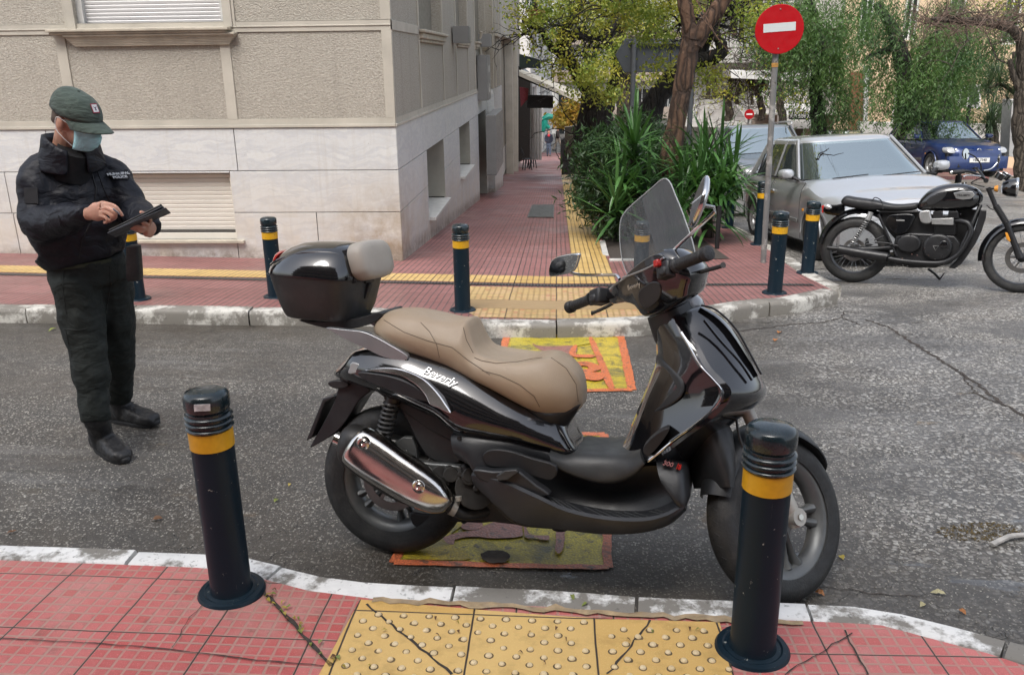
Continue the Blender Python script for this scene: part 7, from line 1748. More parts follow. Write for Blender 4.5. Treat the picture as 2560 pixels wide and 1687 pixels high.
mf_ = mtube('silencer', [(188, 1016, .16), (296, 1026, .16), (302, 1027, .16), (320, 1034, .16), (560, 1078, .155), (755, 1106, .15), (770, 1110, .15), (776, 1112, .15)], [.020, .020, .022, .044, .048, .046, .042, .022], M_SAT, n=18, k=3)
mtube('exhaust_pipe', [(770, 1118, .15), (900, 1142, .14), (1100, 1162, .14), (1290, 1166, .14), (1400, 1130, .14), (1490, 1060, .14), (1560, 950, .14), (1598, 860, .13), (1570, 780, .12), (1500, 755, .10), (1440, 752, .08)], .0235, M_SAT, n=14)
# engine
e_ = MB(); e_.prism([Mc(x, y, .11) for x, y in ((860, 900), (1000, 870), (1250, 880), (1440, 900), (1500, 980), (1480, 1090), (1400, 1170), (1250, 1215), (1000, 1215), (860, 1190), (840, 1100), (845, 960))], Vector((0, .22, 0))); en = e_.build('engine', M_SAT, moto, bev=.015)
def boss(x, y, r, w0, w1, name, m, sx=1.0):
    a, b = Mc(x, y, w0), Mc(x, y, w1); b.x, b.z = a.x, a.z; mb = MB(); d = b - a; mb.loft([se_ring(a + d*f, Vector((r*sx*k, 0, 0)), Vector((0, 0, r*k)), 2.2, 28) for f, k in ((0, 1), (.75, 1), (.93, .93), (1, .8))]); return mb.build(name, m, en, angle=50)
bs_ = boss(1270, 1010, .125, .10, .155, 'clutch_cover', M_SAT); boss(990, 975, .085, .10, .15, 'sprocket_cover', M_SAT, 1.25); boss(1330, 985, .035, .15, .162, 'cover_disc', M_BIKE)
t3 = MB(); P3 = [Mc(1225, 998, .156), Mc(1278, 998, .156), Mc(1250, 1045, .156)]; t3.tube(P3 + [P3[0]], .003, 5); t3.build('triangle_emblem', M_CAST, bs_)
for (x, y) in ((1008, 886), (1090, 914), (1128, 950), (1195, 915), (1277, 915), (1355, 928), (1408, 968), (1370, 1040), (1318, 1096), (1245, 1132), (1180, 1090), (1142, 1025), (925, 1122), (1018, 1080), (1072, 1090), (930, 1185), (975, 1196), (738, 1000), (1455, 655), (1495, 685), (905, 912)):
    p = Mc(x, y, .148); mb = MB(); mb.tube([p, p - Vector((0, .008, 0))], .0065, 8); mb.build('bolt', M_CHROME, en)
mplate('cylinder', [(1245, 700), (1440, 700), (1440, 900), (1250, 900)], -.13, .10, M_SAT, en, k=1)
for k in range(7): mplate('cooling_fin', [(1238, 795 + 14*k), (1450, 795 + 14*k), (1450, 801 + 14*k), (1238, 801 + 14*k)], -.14, .112, M_SAT, en, k=1, bev=0)
mplate('cylinder_head', [(1225, 665), (1310, 655), (1320, 720), (1222, 735)], -.13, .115, M_SAT, en, k=1); mplate('cylinder_head', [(1375, 665), (1470, 660), (1480, 730), (1370, 735)], -.13, .115, M_SAT, en, k=1)
mplate('head_band', [(1210, 732), (1425, 726), (1425, 795), (1212, 788)], .05, .13, M_CAST, en, k=1)
mplate('throttle_body', [(1088, 680), (1120, 655), (1195, 650), (1200, 690), (1212, 730), (1196, 780), (1120, 775), (1095, 740)], .05, .13, M_CAST, en, k=2, bev=.01)
mplate('radiator', [(1690, 650), (1750, 655), (1745, 720), (1700, 860), (1640, 980), (1560, 1100), (1500, 1180), (1440, 1222), (1380, 1215), (1450, 1150), (1540, 1030), (1600, 930), (1640, 820)], -.14, .10, M_SAT, k=1)
mtube('frame_tube', [(690, 690, .11), (870, 1100, .12)], .0125, M_SAT, k=1); mtube('frame_tube', [(1690, 600, .03), (1600, 800, .10), (1480, 1060, .10)], .018, M_SAT, k=1); mtube('frame_tube', [(700, 665, .08), (1080, 665, .08)], .015, M_SAT, k=1)
mtube('swing_arm', [(430, 1030, .10), (640, 1030, .10), (860, 1010, .10)], .026, M_SAT, k=1); mtube('foot_rest', [(655, 965, .14), (780, 972, .14), (880, 1000, .14)], .008, M_SAT); mtube('foot_rest', [(650, 945, .14), (745, 900, .12)], .008, M_SAT)
mtube('side_stand', [(1180, 1225, -.08), (1240, 1270, -.12), (1292, 1325, -.16)], .012, M_SAT, k=1); mtube('side_stand_foot', [(1292, 1325, -.16), (1335, 1265, -.10)], .006, M_SAT, k=1)
for w_ in (.095, -.095):
    fk = mtube('fork', [(1765, 430, w_), (1840, 610, w_)], .020, M_SAT, k=1, n=14); px = []
    P0, P1 = Mc(1838, 605, w_), Mc(1945, 775, w_); mb = MB(); mb.tube([P0.lerp(P1, i/26) for i in range(27)], [.030 if i % 2 else .024 for i in range(27)], 14); mb.build('gaiter', M_BLK, fk)
    mb = MB(); a_ = Vector((wbM - .02, P0.y, .325)); mb.tube([P1, P1.lerp(a_, .75), a_], [.026, .028, .034], 14); mb.build('slider', M_SAT, fk)
mplate('reflector', [(1932, 868), (1955, 870), (1988, 950), (1975, 960), (1945, 935)], .12, .132, M_AMB, k=1)
a = Mc(1905, 430, 0); b = Mc(2035, 430, 0); d = (b - a).normalized(); mb = MB(); hR = .088
mb.tube([a - d*.01, a, a.lerp(b, .4), b, b + d*.004], [.02, .055, .078, hR, hR], 28); hlp = mb.build('headlamp', M_BIKE, moto)
mb = MB(); mb.tube([b, b + d*.02], [hR + .004, hR], 28, cap=False); mb.build('headlamp_ring', M_CHROME, hlp, solid=.004)
mb = MB(); mb.tube([b + d*.006, b + d*.016, b + d*.024], [hR*.98, hR*.7, hR*.2], 24); mb.build('headlamp_glass', M_CLEAR, hlp)
for x, w_ in ((1880, .06), (1935, -.06)):
    p = Mc(x, 318, w_); dd = Vector((.5, 0, .87)); mb = MB(); mb.tube([p - dd*.03, p + dd*.02, p + dd*.028], [.034, .042, .036], 20); g__ = mb.build('gauge', M_BIKE, moto); mb = MB(); mb.tube([p + dd*.022, p + dd*.031], .043, 20, cap=False); mb.build('gauge_ring', M_CHROME, g__, solid=.002)
mtube('turn_lamp', [(1825, 438, .15), (1862, 438, .15)], [.022, .032], M_AMB, k=1, n=16); mtube('turn_lamp_arm', [(1790, 440, .08), (1840, 440, .15)], .008, M_BLK, k=1)
mtube('yoke', [(1745, 360, .10), (1745, 360, -.10)], .022, M_SAT, k=1); mtube('handlebar', [(1400, 282, .36), (1560, 268, .30), (1660, 300, .18), (1720, 340, .08), (1730, 345, -.08), (1690, 280, -.2), (1640, 236, -.33)], .012, M_SAT)
mtube('grip', [(1408, 281, .36), (1530, 270, .31)], .020, M_BLK, k=1, n=14); mtube('bar_end', [(1390, 283, .37), (1408, 281, .36)], [.012, .020], M_CHROME, k=1); mtube('brake_lever', [(1522, 322, .34), (1560, 308, .32), (1640, 312, .25), (1690, 320, .2)], [.010, .006, .006, .007], M_CHROME)
mtube('brake_reservoir', [(1640, 250, .24), (1640, 232, .24)], .024, M_SAT, k=1)
p = Mc(1545, 98, .33); mb = MB(); nn = Vector((.85, -.5, .1)).normalized(); q = nn.to_track_quat('Z', 'Y').to_matrix().to_4x4(); mb.lathe([(.0005, -.018), (.03, -.018), (.046, -.008), (.050, .0), (.048, .006)], 24, Matrix.Translation(p) @ q, cap=False); mm_ = mb.build('mirror', M_BIKE, moto); mb = MB(); mb.lathe([(.0005, .0055), (.047, .0055), (.047, .004)], 24, Matrix.Translation(p) @ q); mb.build('mirror_glass', M_MIRROR, mm_)
mtube('mirror_stem', [(1570, 92, .33), (1640, 130, .30), (1692, 200, .26), (1698, 262, .24)], .006, M_SAT, mm_)
p = Mc(1870, 150, -.33); mb = MB(); mb.sphere(p, (.012, .05, .045), 14, 8); m3_ = mb.build('mirror', M_BIKE, moto); mtube('mirror_stem', [(1880, 155, -.33), (1800, 240, -.28), (1720, 262, -.22)], .006, M_CHROME, m3_)
mtube('cable', [(1700, 330, .12), (1600, 380, .10), (1640, 400, .08), (1730, 420, .08)], .005, M_BLK); mtube('cable', [(1750, 600, .06), (1800, 640, .08), (1850, 640, .09)], .005, M_BLK)
# ------------------------------------------------------------------ vegetation
import numpy as np
RS_ = np.random.RandomState(11)
def m_leafm(name, c0, c1, c2, rough=.5, trans=.25, scale=1.2):
    m, t = mat(name); g = t.geo(); nt_ = t.t
    oi = t.n('ShaderNodeNewGeometry').outputs['Random Per Island']
    c = t.mix(oi, c0, c1); c = t.mix(t.mr(t.noise(g, scale, 3, .6), .42, .62, 0, .85), c, c2)
    t.P(color=c, rough=rough, spec=.4)
    tl = t.n('ShaderNodeBsdfTranslucent'); t.set(tl.inputs[0], t.mix(1.0, c, (1.5, 1.7, .8), 'MULTIPLY')); mx = t.n('ShaderNodeMixShader'); mx.inputs[0].default_value = trans
    nt_.links.new(t.b.outputs[0], mx.inputs[1]); nt_.links.new(tl.outputs[0], mx.inputs[2]); nt_.links.new(mx.outputs[0], nt_.nodes['Material Output'].inputs[0]); return m
def m_bark(name, c0, c1, sc_=9):
    m, t = mat(name); g = t.geo(); q = t.vm('ADD', t.vm('MULTIPLY', g, (1, 1, .16)), t.vm('SCALE', t.noise(g, 3, 3, .5, col=True), sc_=.12))
    v = t.vor(q, sc_, 'DISTANCE_TO_EDGE'); n = t.noise(q, sc_*2.4, 6, .7); k = t.m('MULTIPLY', t.mr(v, 0, .22), t.mr(n, .3, .7, .5, 1))
    c = t.mix(k, c0, c1); c = t.mix(t.mr(t.noise(g, 1.6, 4), .5, .7, 0, .4), c, tuple(x*.5 for x in c1)); t.P(color=c, rough=.9, normal=t.bump(k, 1.0, .03)); return m
def leaf_mesh(name, C, D, L, W, m, parent, fold=.25, seed=0):
    """N diamond leaves: base C, direction D (unit), lengths L, widths W; random roll"""
    R = np.random.RandomState(seed); N = len(C); D = D/np.linalg.norm(D, axis=1, keepdims=True); A = R.normal(size=(N, 3)); S = np.cross(D, A); S /= np.linalg.norm(S, axis=1, keepdims=True); Nn = np.cross(D, S)
    L = np.broadcast_to(L, (N,))[:, None]; W = np.broadcast_to(W, (N,))[:, None]
    V = np.stack([C, C + D*L*.45 + S*W*.5 + Nn*W*fold, C + D*L, C + D*L*.45 - S*W*.5 + Nn*W*fold], 1).reshape(-1, 3)
    me = bpy.data.meshes.new(name); me.vertices.add(4*N); me.vertices.foreach_set('co', V.astype(np.float32).ravel()); me.loops.add(4*N); me.loops.foreach_set('vertex_index', np.arange(4*N, dtype=np.int32)); me.polygons.add(N)
    me.polygons.foreach_set('loop_start', np.arange(0, 4*N, 4, dtype=np.int32)); me.polygons.foreach_set('loop_total', np.full(N, 4, dtype=np.int32)); me.update(); me.validate(); me.materials.append(m)
    o = bpy.data.objects.new(name, me); COL.objects.link(o)
    if parent: o.parent = parent; o.matrix_parent_inverse = Matrix.LocRotScale(parent.location, parent.rotation_euler, (1, 1, 1)).inverted()
    return o
def blob_pts(blobs, n, R, clump=.35, per=40):
    """points in clumps scattered through ellipsoids given in photo px at depth Y: (u, v, Y, ru, rv, ry metres, weight)"""
    wts = np.array([b[6] if len(b) > 6 else b[3]*b[4] for b in blobs], float); wts /= wts.sum(); out = []; nc = max(1, n//per)
    for k in range(nc):
        b = blobs[R.choice(len(blobs), p=wts)]; p = PY(b[0], b[1], b[2]); s_ = p.dot(CF)/FPX
        d = R.normal(size=3); d /= np.linalg.norm(d); r = R.rand()**(1/2.4); c = np.array([p.x + d[0]*r*b[3]*s_, p.y + d[1]*r*b[5], p.z + d[2]*r*b[4]*s_])
        cs = clump*R.uniform(.5, 1.2); out.append(c + R.normal(size=(per, 3))*cs*np.array([1, 1, .6]))
    return np.concatenate(out)
def trunk(mb, px, Y, radii, n=12, wob=.02, seed=0):
    R = random.Random(seed); P_ = []
    for i, q in enumerate(px): y = q[2] if len(q) > 2 else Y; P_.append(PY(q[0], q[1], y))
    P_ = catmull(P_, 5); m_ = len(P_); rr_ = []
    for i in range(m_):
        k = i/(m_ - 1)*(len(radii) - 1); j = min(int(k), len(radii) - 2); r = radii[j] + (radii[j + 1] - radii[j])*(k - j); rr_.append((r*R.uniform(.92, 1.08), r*R.uniform(.92, 1.08)))
        P_[i] = P_[i] + Vector((R.uniform(-1, 1), R.uniform(-1, 1), 0))*wob*r*3
    mb.tube(P_, rr_, n); return P_
def twigs(mb, starts, n, R, L=(.3, .9), r=.008, up=.2, levels=2, droop=0.0, zig=.5):
    for k in range(n):
        p = Vector(R.choice(starts)); d = Vector((R.gauss(0, 1), R.gauss(0, 1), R.gauss(up, .6))).normalized(); l = R.uniform(*L); P_ = [p]
        for i in range(5): d = (d + Vector((R.gauss(0, zig), R.gauss(0, zig), R.gauss(-droop, zig)))*.5).normalized(); P_.append(P_[-1] + d*l/5)
        mb.tube(P_, [r*(1 - i/6.5) for i in range(6)], 4, cap=False)
        if levels > 1 and l > .25: twigs(mb, [P_[2], P_[3], P_[4]], 2, R, (l*.3, l*.6), r*.55, up, levels - 1, droop, zig)
RR = random.Random(5)
B_BRN = m_bark('fissured red brown bark', (.022, .013, .009), (.145, .082, .050)); B_BLK = m_bark('wet black bark', (.006, .005, .005), (.025, .02, .017)); B_GRY = m_bark('grey brown bark', (.03, .024, .018), (.13, .105, .08), 14)
L_YEL = m_leafm('yellow green feathery leaf', (.27, .31, .06), (.17, .25, .045), (.40, .34, .05)); L_PEP = m_leafm('hanging pepper tree leaf', (.06, .125, .03), (.12, .20, .06), (.03, .07, .024), scale=.9)
L_YUC = m_leafm('yucca blade', (.035, .10, .022), (.08, .18, .05), (.022, .06, .016), .38, .12, 2); L_OLE = m_leafm('oleander leaf', (.022, .055, .016), (.055, .11, .035), (.014, .034, .012), .42, .12, 3); L_OCH = m_leafm('autumn ochre leaf', (.42, .28, .03), (.34, .16, .03), (.2, .2, .04)); L_PIN = m_leafm('dusty pine needle', (.05, .085, .045), (.08, .11, .06), (.03, .05, .03))
def arrV(L): return np.array([tuple(p) for p in L])
def tree(name, label, base, group=None): return thing(name, label, 'tree', base, 0, group)
# main street tree: red brown trunk forking at the top of the picture
YT = 11.9
t1 = tree('tree', 'red brown leaning street tree that forks above the yuccas', (PY(1660, 520, YT).x, YT, hp(1.5, YT)))
mb = MB(); gz = hp(1.5, YT); bpt = PY(1655, 500, YT)
trunk(mb, [(1650, 545), (1660, 480), (1675, 400), (1692, 300), (1708, 210), (1722, 130), (1730, 92)], YT, [.22, .18, .145, .130, .126, .13, .13], 20, .01, 1)
trunk(mb, [(1728, 115), (1722, 60), (1712, 10), (1700, -60), (1660, -160)], YT, [.12, .10, .09, .085, .07], 14, .02, 2); trunk(mb, [(1735, 115), (1762, 65), (1796, 20), (1838, -50), (1900, -140)], YT, [.12, .105, .10, .09, .07], 14, .02, 3)
mb.build('trunk', B_BRN, t1, wp=True)
mb = MB(); tops = [PY(u, v, YT + dy) for u, v, dy in ((1700, -60, .3), (1660, -160, .5), (1838, -50, .3), (1900, -140, .6), (1760, -120, 1.5), (1600, -60, 1.5))]; twigs(mb, tops, 26, RR, (.7, 1.8), .018, .15, 3, .1); mb.build('branch', B_BRN, t1, wp=True)
C = blob_pts([(1600, -120, YT + 1.5, 170, 110, 1.3), (1800, -130, YT + 1.2, 190, 110, 1.3), (1700, -70, YT + 2.5, 240, 50, 1.0, 3000)], 5000, RS_, .22)
leaf_mesh('crown', C, RS_.normal(size=C.shape) + np.array([0, 0, -.3]), .09, .045, L_YEL, t1, seed=1)
# black leaning tree behind it
t2 = tree('tree', 'wet black leaning trunk with elbowed branch behind the red brown tree', (PY(1600, 330, 15.2).x, 15.2, hp(1.5, 15.2)))
mb = MB(); trunk(mb, [(1590, 420), (1612, 330), (1632, 262), (1672, 205), (1712, 175), (1745, 135), (1768, 80), (1782, 20), (1800, -60)], 15.2, [.26, .25, .2, .17, .16, .14, .12, .1, .08], 14, .03, 4)
trunk(mb, [(1712, 175), (1752, 152), (1788, 142), (1806, 126), (1800, 104), (1782, 84), (1786, 60)], 15.0, [.13, .13, .125, .10, .085, .06, .045], 12, .04, 5); mb.build('trunk', B_BLK, t2, wp=True)
mb = MB(); twigs(mb, [PY(u, v, 15.2) for u, v in ((1786, 60), (1790, 30), (1830, 40), (1700, 60), (1560, 20), (1600, 10), (1860, 20))], 70, RR, (.5, 1.5), .016, .1, 3, .05); mb.build('branch', B_BLK, t2, wp=True)
C = blob_pts([(1640, 60, 14.6, 60, 60, .8), (1665, 165, 14.3, 26, 24, .4), (1560, 30, 15, 90, 45, 1), (1650, 195, 14.2, 45, 30, .4), (1775, 75, 14.6, 34, 24, .4), (1850, 30, 15, 90, 40, 1), (1765, 185, 14.8, 35, 25, .4), (1900, 60, 15, 60, 60, .8), (1690, 20, 15, 120, 40, 1)], 4300, RS_, .16, 34)
leaf_mesh('crown', C, RS_.normal(size=C.shape) + np.array([0, 0, -.4]), .075, .036, L_YEL, t2, seed=2)
# twisted trees along the pedestrian street
def street_tree(label, base_px, Y, limbs, blobs, n, seed, bark=B_BLK, lf=L_YEL, tw=60, sz=.085, cl=.24, tl=(.5, 1.6)):
    b = PY(base_px[0], base_px[1], Y); t = tree('tree', label, (b.x, Y, hp(b.x, Y)), 'trees along the streets'); mb = MB(); ends = []
    for px, rr_ in limbs: P_ = trunk(mb, px, Y, rr_, 10, .06, seed); ends += P_[len(P_)//2:]
    mb.build('trunk', bark, t, wp=True); R = random.Random(seed); mb = MB(); twigs(mb, ends, tw, R, tl, .018, .1, 3, .05, .7); mb.build('branch', bark, t, wp=True)
    Rn = np.random.RandomState(seed); C = blob_pts(blobs, n, Rn, cl, 36); leaf_mesh('crown', C, Rn.normal(size=C.shape) + np.array([0, 0, -.4]), sz, sz*.5, lf, t, seed=seed); return t
street_tree('twisted dark tree with yellow green leaves overhanging the pedestrian street', (1490, 360), 21, [([(1492, 420), (1494, 340), (1488, 270), (1470, 225), (1440, 180), (1415, 140), (1405, 90), (1430, 50), (1455, 10), (1460, -40)], [.36, .3, .26, .2, .16, .14, .12, .1, .08, .05]), ([(1500, 360), (1512, 280), (1530, 220), (1545, 160), (1520, 100), (1560, 40)], [.26, .2, .16, .13, .1, .06]), ([(1425, 150), (1380, 120), (1350, 75), (1320, 70)], [.12, .09, .06, .03]), ([(1410, 100), (1440, 85), (1475, 100), (1500, 90)], [.1, .08, .06, .04]), ([(1450, 190), (1465, 250), (1450, 330), (1445, 400)], [.1, .12, .13, .15])],
    [(1350, 90, 20.5, 55, 40, 1.2), (1330, 50, 20.5, 50, 35, 1), (1440, 60, 21, 80, 60, 1.5), (1500, 170, 20, 75, 45, 1), (1450, 210, 20.3, 50, 45, .8), (1550, 90, 21, 80, 70, 1.5), (1400, 160, 20.5, 60, 50, .8), (1510, 230, 20, 45, 30, .6), (1370, 10, 21, 90, 40, 1.5), (1480, 0, 21, 90, 30, 1.5)], 6200, 21, tw=150, cl=.22, sz=.095)
street_tree('second twisted street tree farther down the pedestrian street', (1560, 330), 31, [([(1560, 360), (1558, 260), (1570, 170), (1555, 80), (1580, 0)], [.3, .25, .2, .15, .1]), ([(1570, 170), (1620, 100), (1650, 20)], [.18, .12, .06])], [(1560, 60, 31, 120, 60, 2), (1640, 50, 31, 70, 70, 2), (1480, 30, 31, 80, 40, 2), (1600, 170, 30.5, 70, 50, 1.2), (1680, 110, 31, 60, 80, 1.5)], 1600, 22, tw=120, cl=.4, sz=.16, bark=B_GRY, tl=(.8, 2.5))
street_tree('small ochre autumn tree at the far end of the pedestrian street', (1425, 330), 48, [([(1425, 345), (1428, 300), (1424, 265)], [.12, .1, .06])], [(1425, 285, 48, 42, 26, 1.2), (1400, 300, 47, 20, 15, .6), (1445, 262, 48, 30, 20, 1)], 1300, 23, lf=L_OCH, tw=30, cl=.4, sz=.24)
street_tree('thin bare tree before the white apartment block', (1890, 280), 31, [([(1905, 300), (1902, 260), (1890, 225), (1868, 200), (1840, 178)], [.14, .12, .09, .07, .04]), ([(1896, 240), (1910, 200), (1925, 160)], [.08, .06, .03]), ([(1890, 225), (1905, 180), (1880, 120)], [.07, .05, .03]), ([(1822, 300), (1822, 270), (1815, 245), (1800, 235)], [.16, .14, .1, .05])], [(1800, 225, 31, 70, 40, 1.2), (1900, 200, 31, 50, 30, 1)], 700, 24, bark=B_GRY, tw=170, cl=.5, sz=.12, tl=(.8, 2.2))
street_tree('slim leaning grey tree behind the no entry pole', (1955, 300), 27, [([(1960, 320), (1952, 270), (1945, 225), (1948, 170), (1960, 100)], [.14, .12, .1, .08, .06]), ([(1948, 190), (1975, 130), (2000, 60)], [.07, .05, .03])], [(1960, 130, 27, 40, 40, .8), (1990, 230, 27, 60, 40, .8)], 700, 25, bark=B_GRY, tw=90, cl=.4, sz=.12)
# weeping pepper trees
def pepper(label, base_px, Y, limbs, canopy, n_str, seed, sl=(.5, 1.7)):
    b = PY(base_px[0], base_px[1], Y); t = tree('weeping_tree', label, (b.x, Y, hp(b.x, Y)), 'weeping trees by the parked cars'); mb = MB()
    for px, rr_ in limbs: trunk(mb, px, Y, rr_, 12, .05, seed)
    mb.build('trunk', B_BLK, t, wp=True); R = np.random.RandomState(seed); Cs = []; Ds = []; mb = MB()
    wts = np.array([c[3]*c[4] for c in canopy], float); wts /= wts.sum()
    for k in range(n_str):
        if k % 9 == 0: c = canopy[R.choice(len(canopy), p=wts)]; p = PY(c[0], c[1], c[2]); s_ = p.dot(CF)/FPX; d = R.normal(size=3); d /= np.linalg.norm(d); r = R.rand()**.4; LL = R.uniform(*sl)*(c[6] if len(c) > 6 else 1)
        o_ = R.normal(size=3)*np.array([.22, .22, .22]) + np.array([p.x + d[0]*r*c[3]*s_, p.y + d[1]*r*c[5], p.z + d[2]*r*c[4]*s_]); L = LL*R.uniform(.6, 1.1); m_ = int(L*26); tt = np.linspace(0, 1, m_)[:, None]
        sw = np.array([R.normal()*.35, R.normal()*.35, 0]); path = o_ + sw*tt*.9 + np.array([0, 0, -1.])*L*(tt**1.15) + np.array([R.normal()*.06, R.normal()*.06, 0])*np.sin(tt*6)
        side = R.normal(size=(m_, 3)); side[:, 2] = -1.1; Cs.append(path + R.normal(size=(m_, 3))*.03); Ds.append(side)
        if k % 6 == 0: mb.tube([Vector(q) for q in path[::max(1, m_//5)]], .004, 3, cap=False)
    mb.build('hanging_twig', B_GRY, t, wp=True, smooth=False)
    leaf_mesh('crown', np.concatenate(Cs), np.concatenate(Ds), .12, .026, L_PEP, t, seed=seed); return t
pepper('large weeping green tree with a black trunk left of the blue car', (2290, 320), 24.5, [([(2292, 335), (2286, 290), (2272, 240), (2262, 190), (2248, 120), (2225, 60), (2190, 10)], [.42, .36, .3, .24, .2, .15, .1]), ([(2270, 235), (2300, 160), (2340, 90), (2370, 20)], [.2, .15, .1, .07]), ([(2250, 120), (2200, 130), (2160, 150)], [.1, .08, .04])],
    [(2270, 60, 24.3, 130, 60, 2), (2220, 160, 23.8, 55, 40, 1), (2330, 150, 23.8, 90, 70, 1.4), (2290, 210, 23.5, 60, 35, .8), (2210, 20, 24.5, 90, 50, 1.5), (2380, 90, 24, 80, 60, 1.5), (2230, 250, 23.6, 45, 30, .6, .8)], 950, 31)
pepper('weeping green tree with a slim trunk above the blue car roof', (2355, 320), 27.5, [([(2345, 330), (2352, 290), (2370, 240), (2378, 200), (2400, 150), (2430, 90)], [.28, .25, .22, .18, .12, .08])], [(2420, 90, 27.5, 90, 60, 1.8), (2450, 180, 27.3, 60, 50, 1.2), (2370, 180, 27.2, 60, 50, 1), (2340, 270, 27, 40, 20, .6, .6), (2500, 90, 27.5, 40, 50, 1), (2440, 20, 27.5, 110, 40, 2)], 560, 32)
pepper('weeping green tree with long trailing strands right of the no entry sign', (2045, 320), 22.5, [([(2046, 345), (2044, 280), (2040, 200), (2048, 110), (2030, 30), (2010, -30)], [.2, .18, .15, .12, .09, .06])], [(2050, 20, 22.3, 110, 50, 1.6), (1990, 60, 22, 60, 60, 1), (2080, 110, 22, 40, 50, .9), (2110, 180, 22, 35, 45, .8), (2105, 250, 21.8, 30, 30, .5, .8), (1955, 110, 22, 40, 40, .7, .7), (1950, 20, 22.3, 60, 40, 1), (2030, 150, 22.2, 45, 40, .6, .8)], 700, 33, (.6, 1.9))
# bare crown and palm-like clumps at the right edge
street_tree('dark trunk at the right edge carrying a wide crown of bare brown twigs', (2556, 430), 17.5, [([(2560, 470), (2562, 380), (2556, 300), (2560, 220), (2562, 130), (2540, 80), (2480, 58), (2400, 52), (2330, 48)], [.20, .18, .17, .16, .13, .10, .08, .06, .03]), ([(2556, 240), (2535, 190), (2525, 150)], [.08, .06, .04]), ([(2560, 130), (2590, 60), (2600, 0)], [.12, .1, .08])], [(2500, -10, 17.5, 80, 20, 1)], 200, 41, bark=B_GRY, tw=10, sz=.07)
mb = MB(); RQ = random.Random(77); st0 = [PY(u, v, 17.5 + RQ.uniform(-.8, .8)) for u, v in [(2300 + i*14, 50 + 12*sin(i)) for i in range(20)]]; twigs(mb, st0, 230, RQ, (.25, .95), .0075, .15, 3, .0, .7)
o_ = mb.build('branch', simple('bare brown twig', (.12, .08, .06), .85), None, smooth=False); rt_ = [o for o in COL.objects if o.get('label', '').startswith('dark trunk at the right edge')][0]; o_.parent = rt_; o_.matrix_parent_inverse = Matrix.Translation(rt_.location).inverted()
def spiky(label, name, cat, heads, n, Lr, wd, seed, m, trunks=None, droop=.8, group=None, Ybase=None, upb=.25):
    h0 = PY(heads[0][0], heads[0][1], heads[0][2]); t = thing(name, label, cat, (h0.x, h0.y, hp(h0.x, h0.y)), 0, group); R = random.Random(seed); mb = MB()
    for hd_ in heads:
        u, v, Y = hd_[:3]; k_ = hd_[3] if len(hd_) > 3 else 1.0
        c = PY(u, v, Y)
        for i in range(int(n*k_)):
            a = R.uniform(0, 2*pi); el = math.asin(min(1, max(-.75, R.uniform(-.55, 1.0)*(1) + upb*.2))); d = Vector((cos(a)*cos(el), sin(a)*cos(el), sin(el))); L = R.uniform(*Lr)*(.8 + .2*sin(el)) ; P_ = []; bs = c + Vector((0, 0, R.uniform(-.16, .10))); p = bs.copy(); dd = d.copy(); S = 7; dr = droop*R.uniform(.1, 1.0)*(1.2 - el*.75)
            for j in range(S + 1):
                P_.append(p.copy()); dd = (dd + Vector((0, 0, -dr/S*(.3 + 1.6*j/S)))).normalized(); p = p + dd*L/S
            sd = d.cross(Vector((0, 0, 1))); sd = sd.normalized() if sd.length > .01 else Vector((1, 0, 0)); vs = []; fs = []
            for j, q in enumerate(P_):
                f = j/S; w_ = wd*(.55 + 1.2*f)*(1 - f)**.6*1.1 if f > .0 else wd*.5; w_ = max(w_, .0015); tn = (P_[min(S, j + 1)] - P_[max(0, j - 1)]).normalized(); nn = sd.cross(tn)
                vs += [q - sd*w_/2 + nn*w_*.18, q, q + sd*w_/2 + nn*w_*.18]
            for j in range(S): fs += [(3*j, 3*j + 1, 3*j + 4, 3*j + 3), (3*j + 1, 3*j + 2, 3*j + 5, 3*j + 4)]
            mb.add(vs, fs)
    mb.build('foliage', m, t, wp=True, fix=False)
    if trunks:
        mb = MB()
        for px, Y, rr_ in trunks: trunk(mb, px, Y, rr_, 10, .02, seed)
        mb.build('stem', B_GRY, t, wp=True)
    return t
spiky('yucca with upright blades left of the red brown trunk', 'yucca', 'yucca', [(1585, 372, 11.2), (1560, 450, 11.0, .8), (1620, 470, 10.9, .7), (1540, 520, 10.8, .5)], 62, (.50, .82), .052, 51, L_YUC, [([(1590, 600), (1585, 480), (1586, 380)], 11.3, [.07, .06, .05])], .8, 'yuccas around the tree')
spiky('broad yucca with drooping blades right of the red brown trunk, reaching the silver suv', 'yucca', 'yucca', [(1762, 392, 11.5), (1800, 410, 11.3), (1745, 470, 11.0), (1800, 490, 10.9), (1835, 450, 11.2, .8), (1715, 440, 11.3, .8), (1770, 545, 10.8, .5), (1700, 520, 10.9, .6)], 60, (.50, .84), .050, 52, L_YUC, [([(1770, 600), (1765, 500), (1762, 400)], 11.5, [.08, .07, .05])], .95, 'yuccas around the tree')
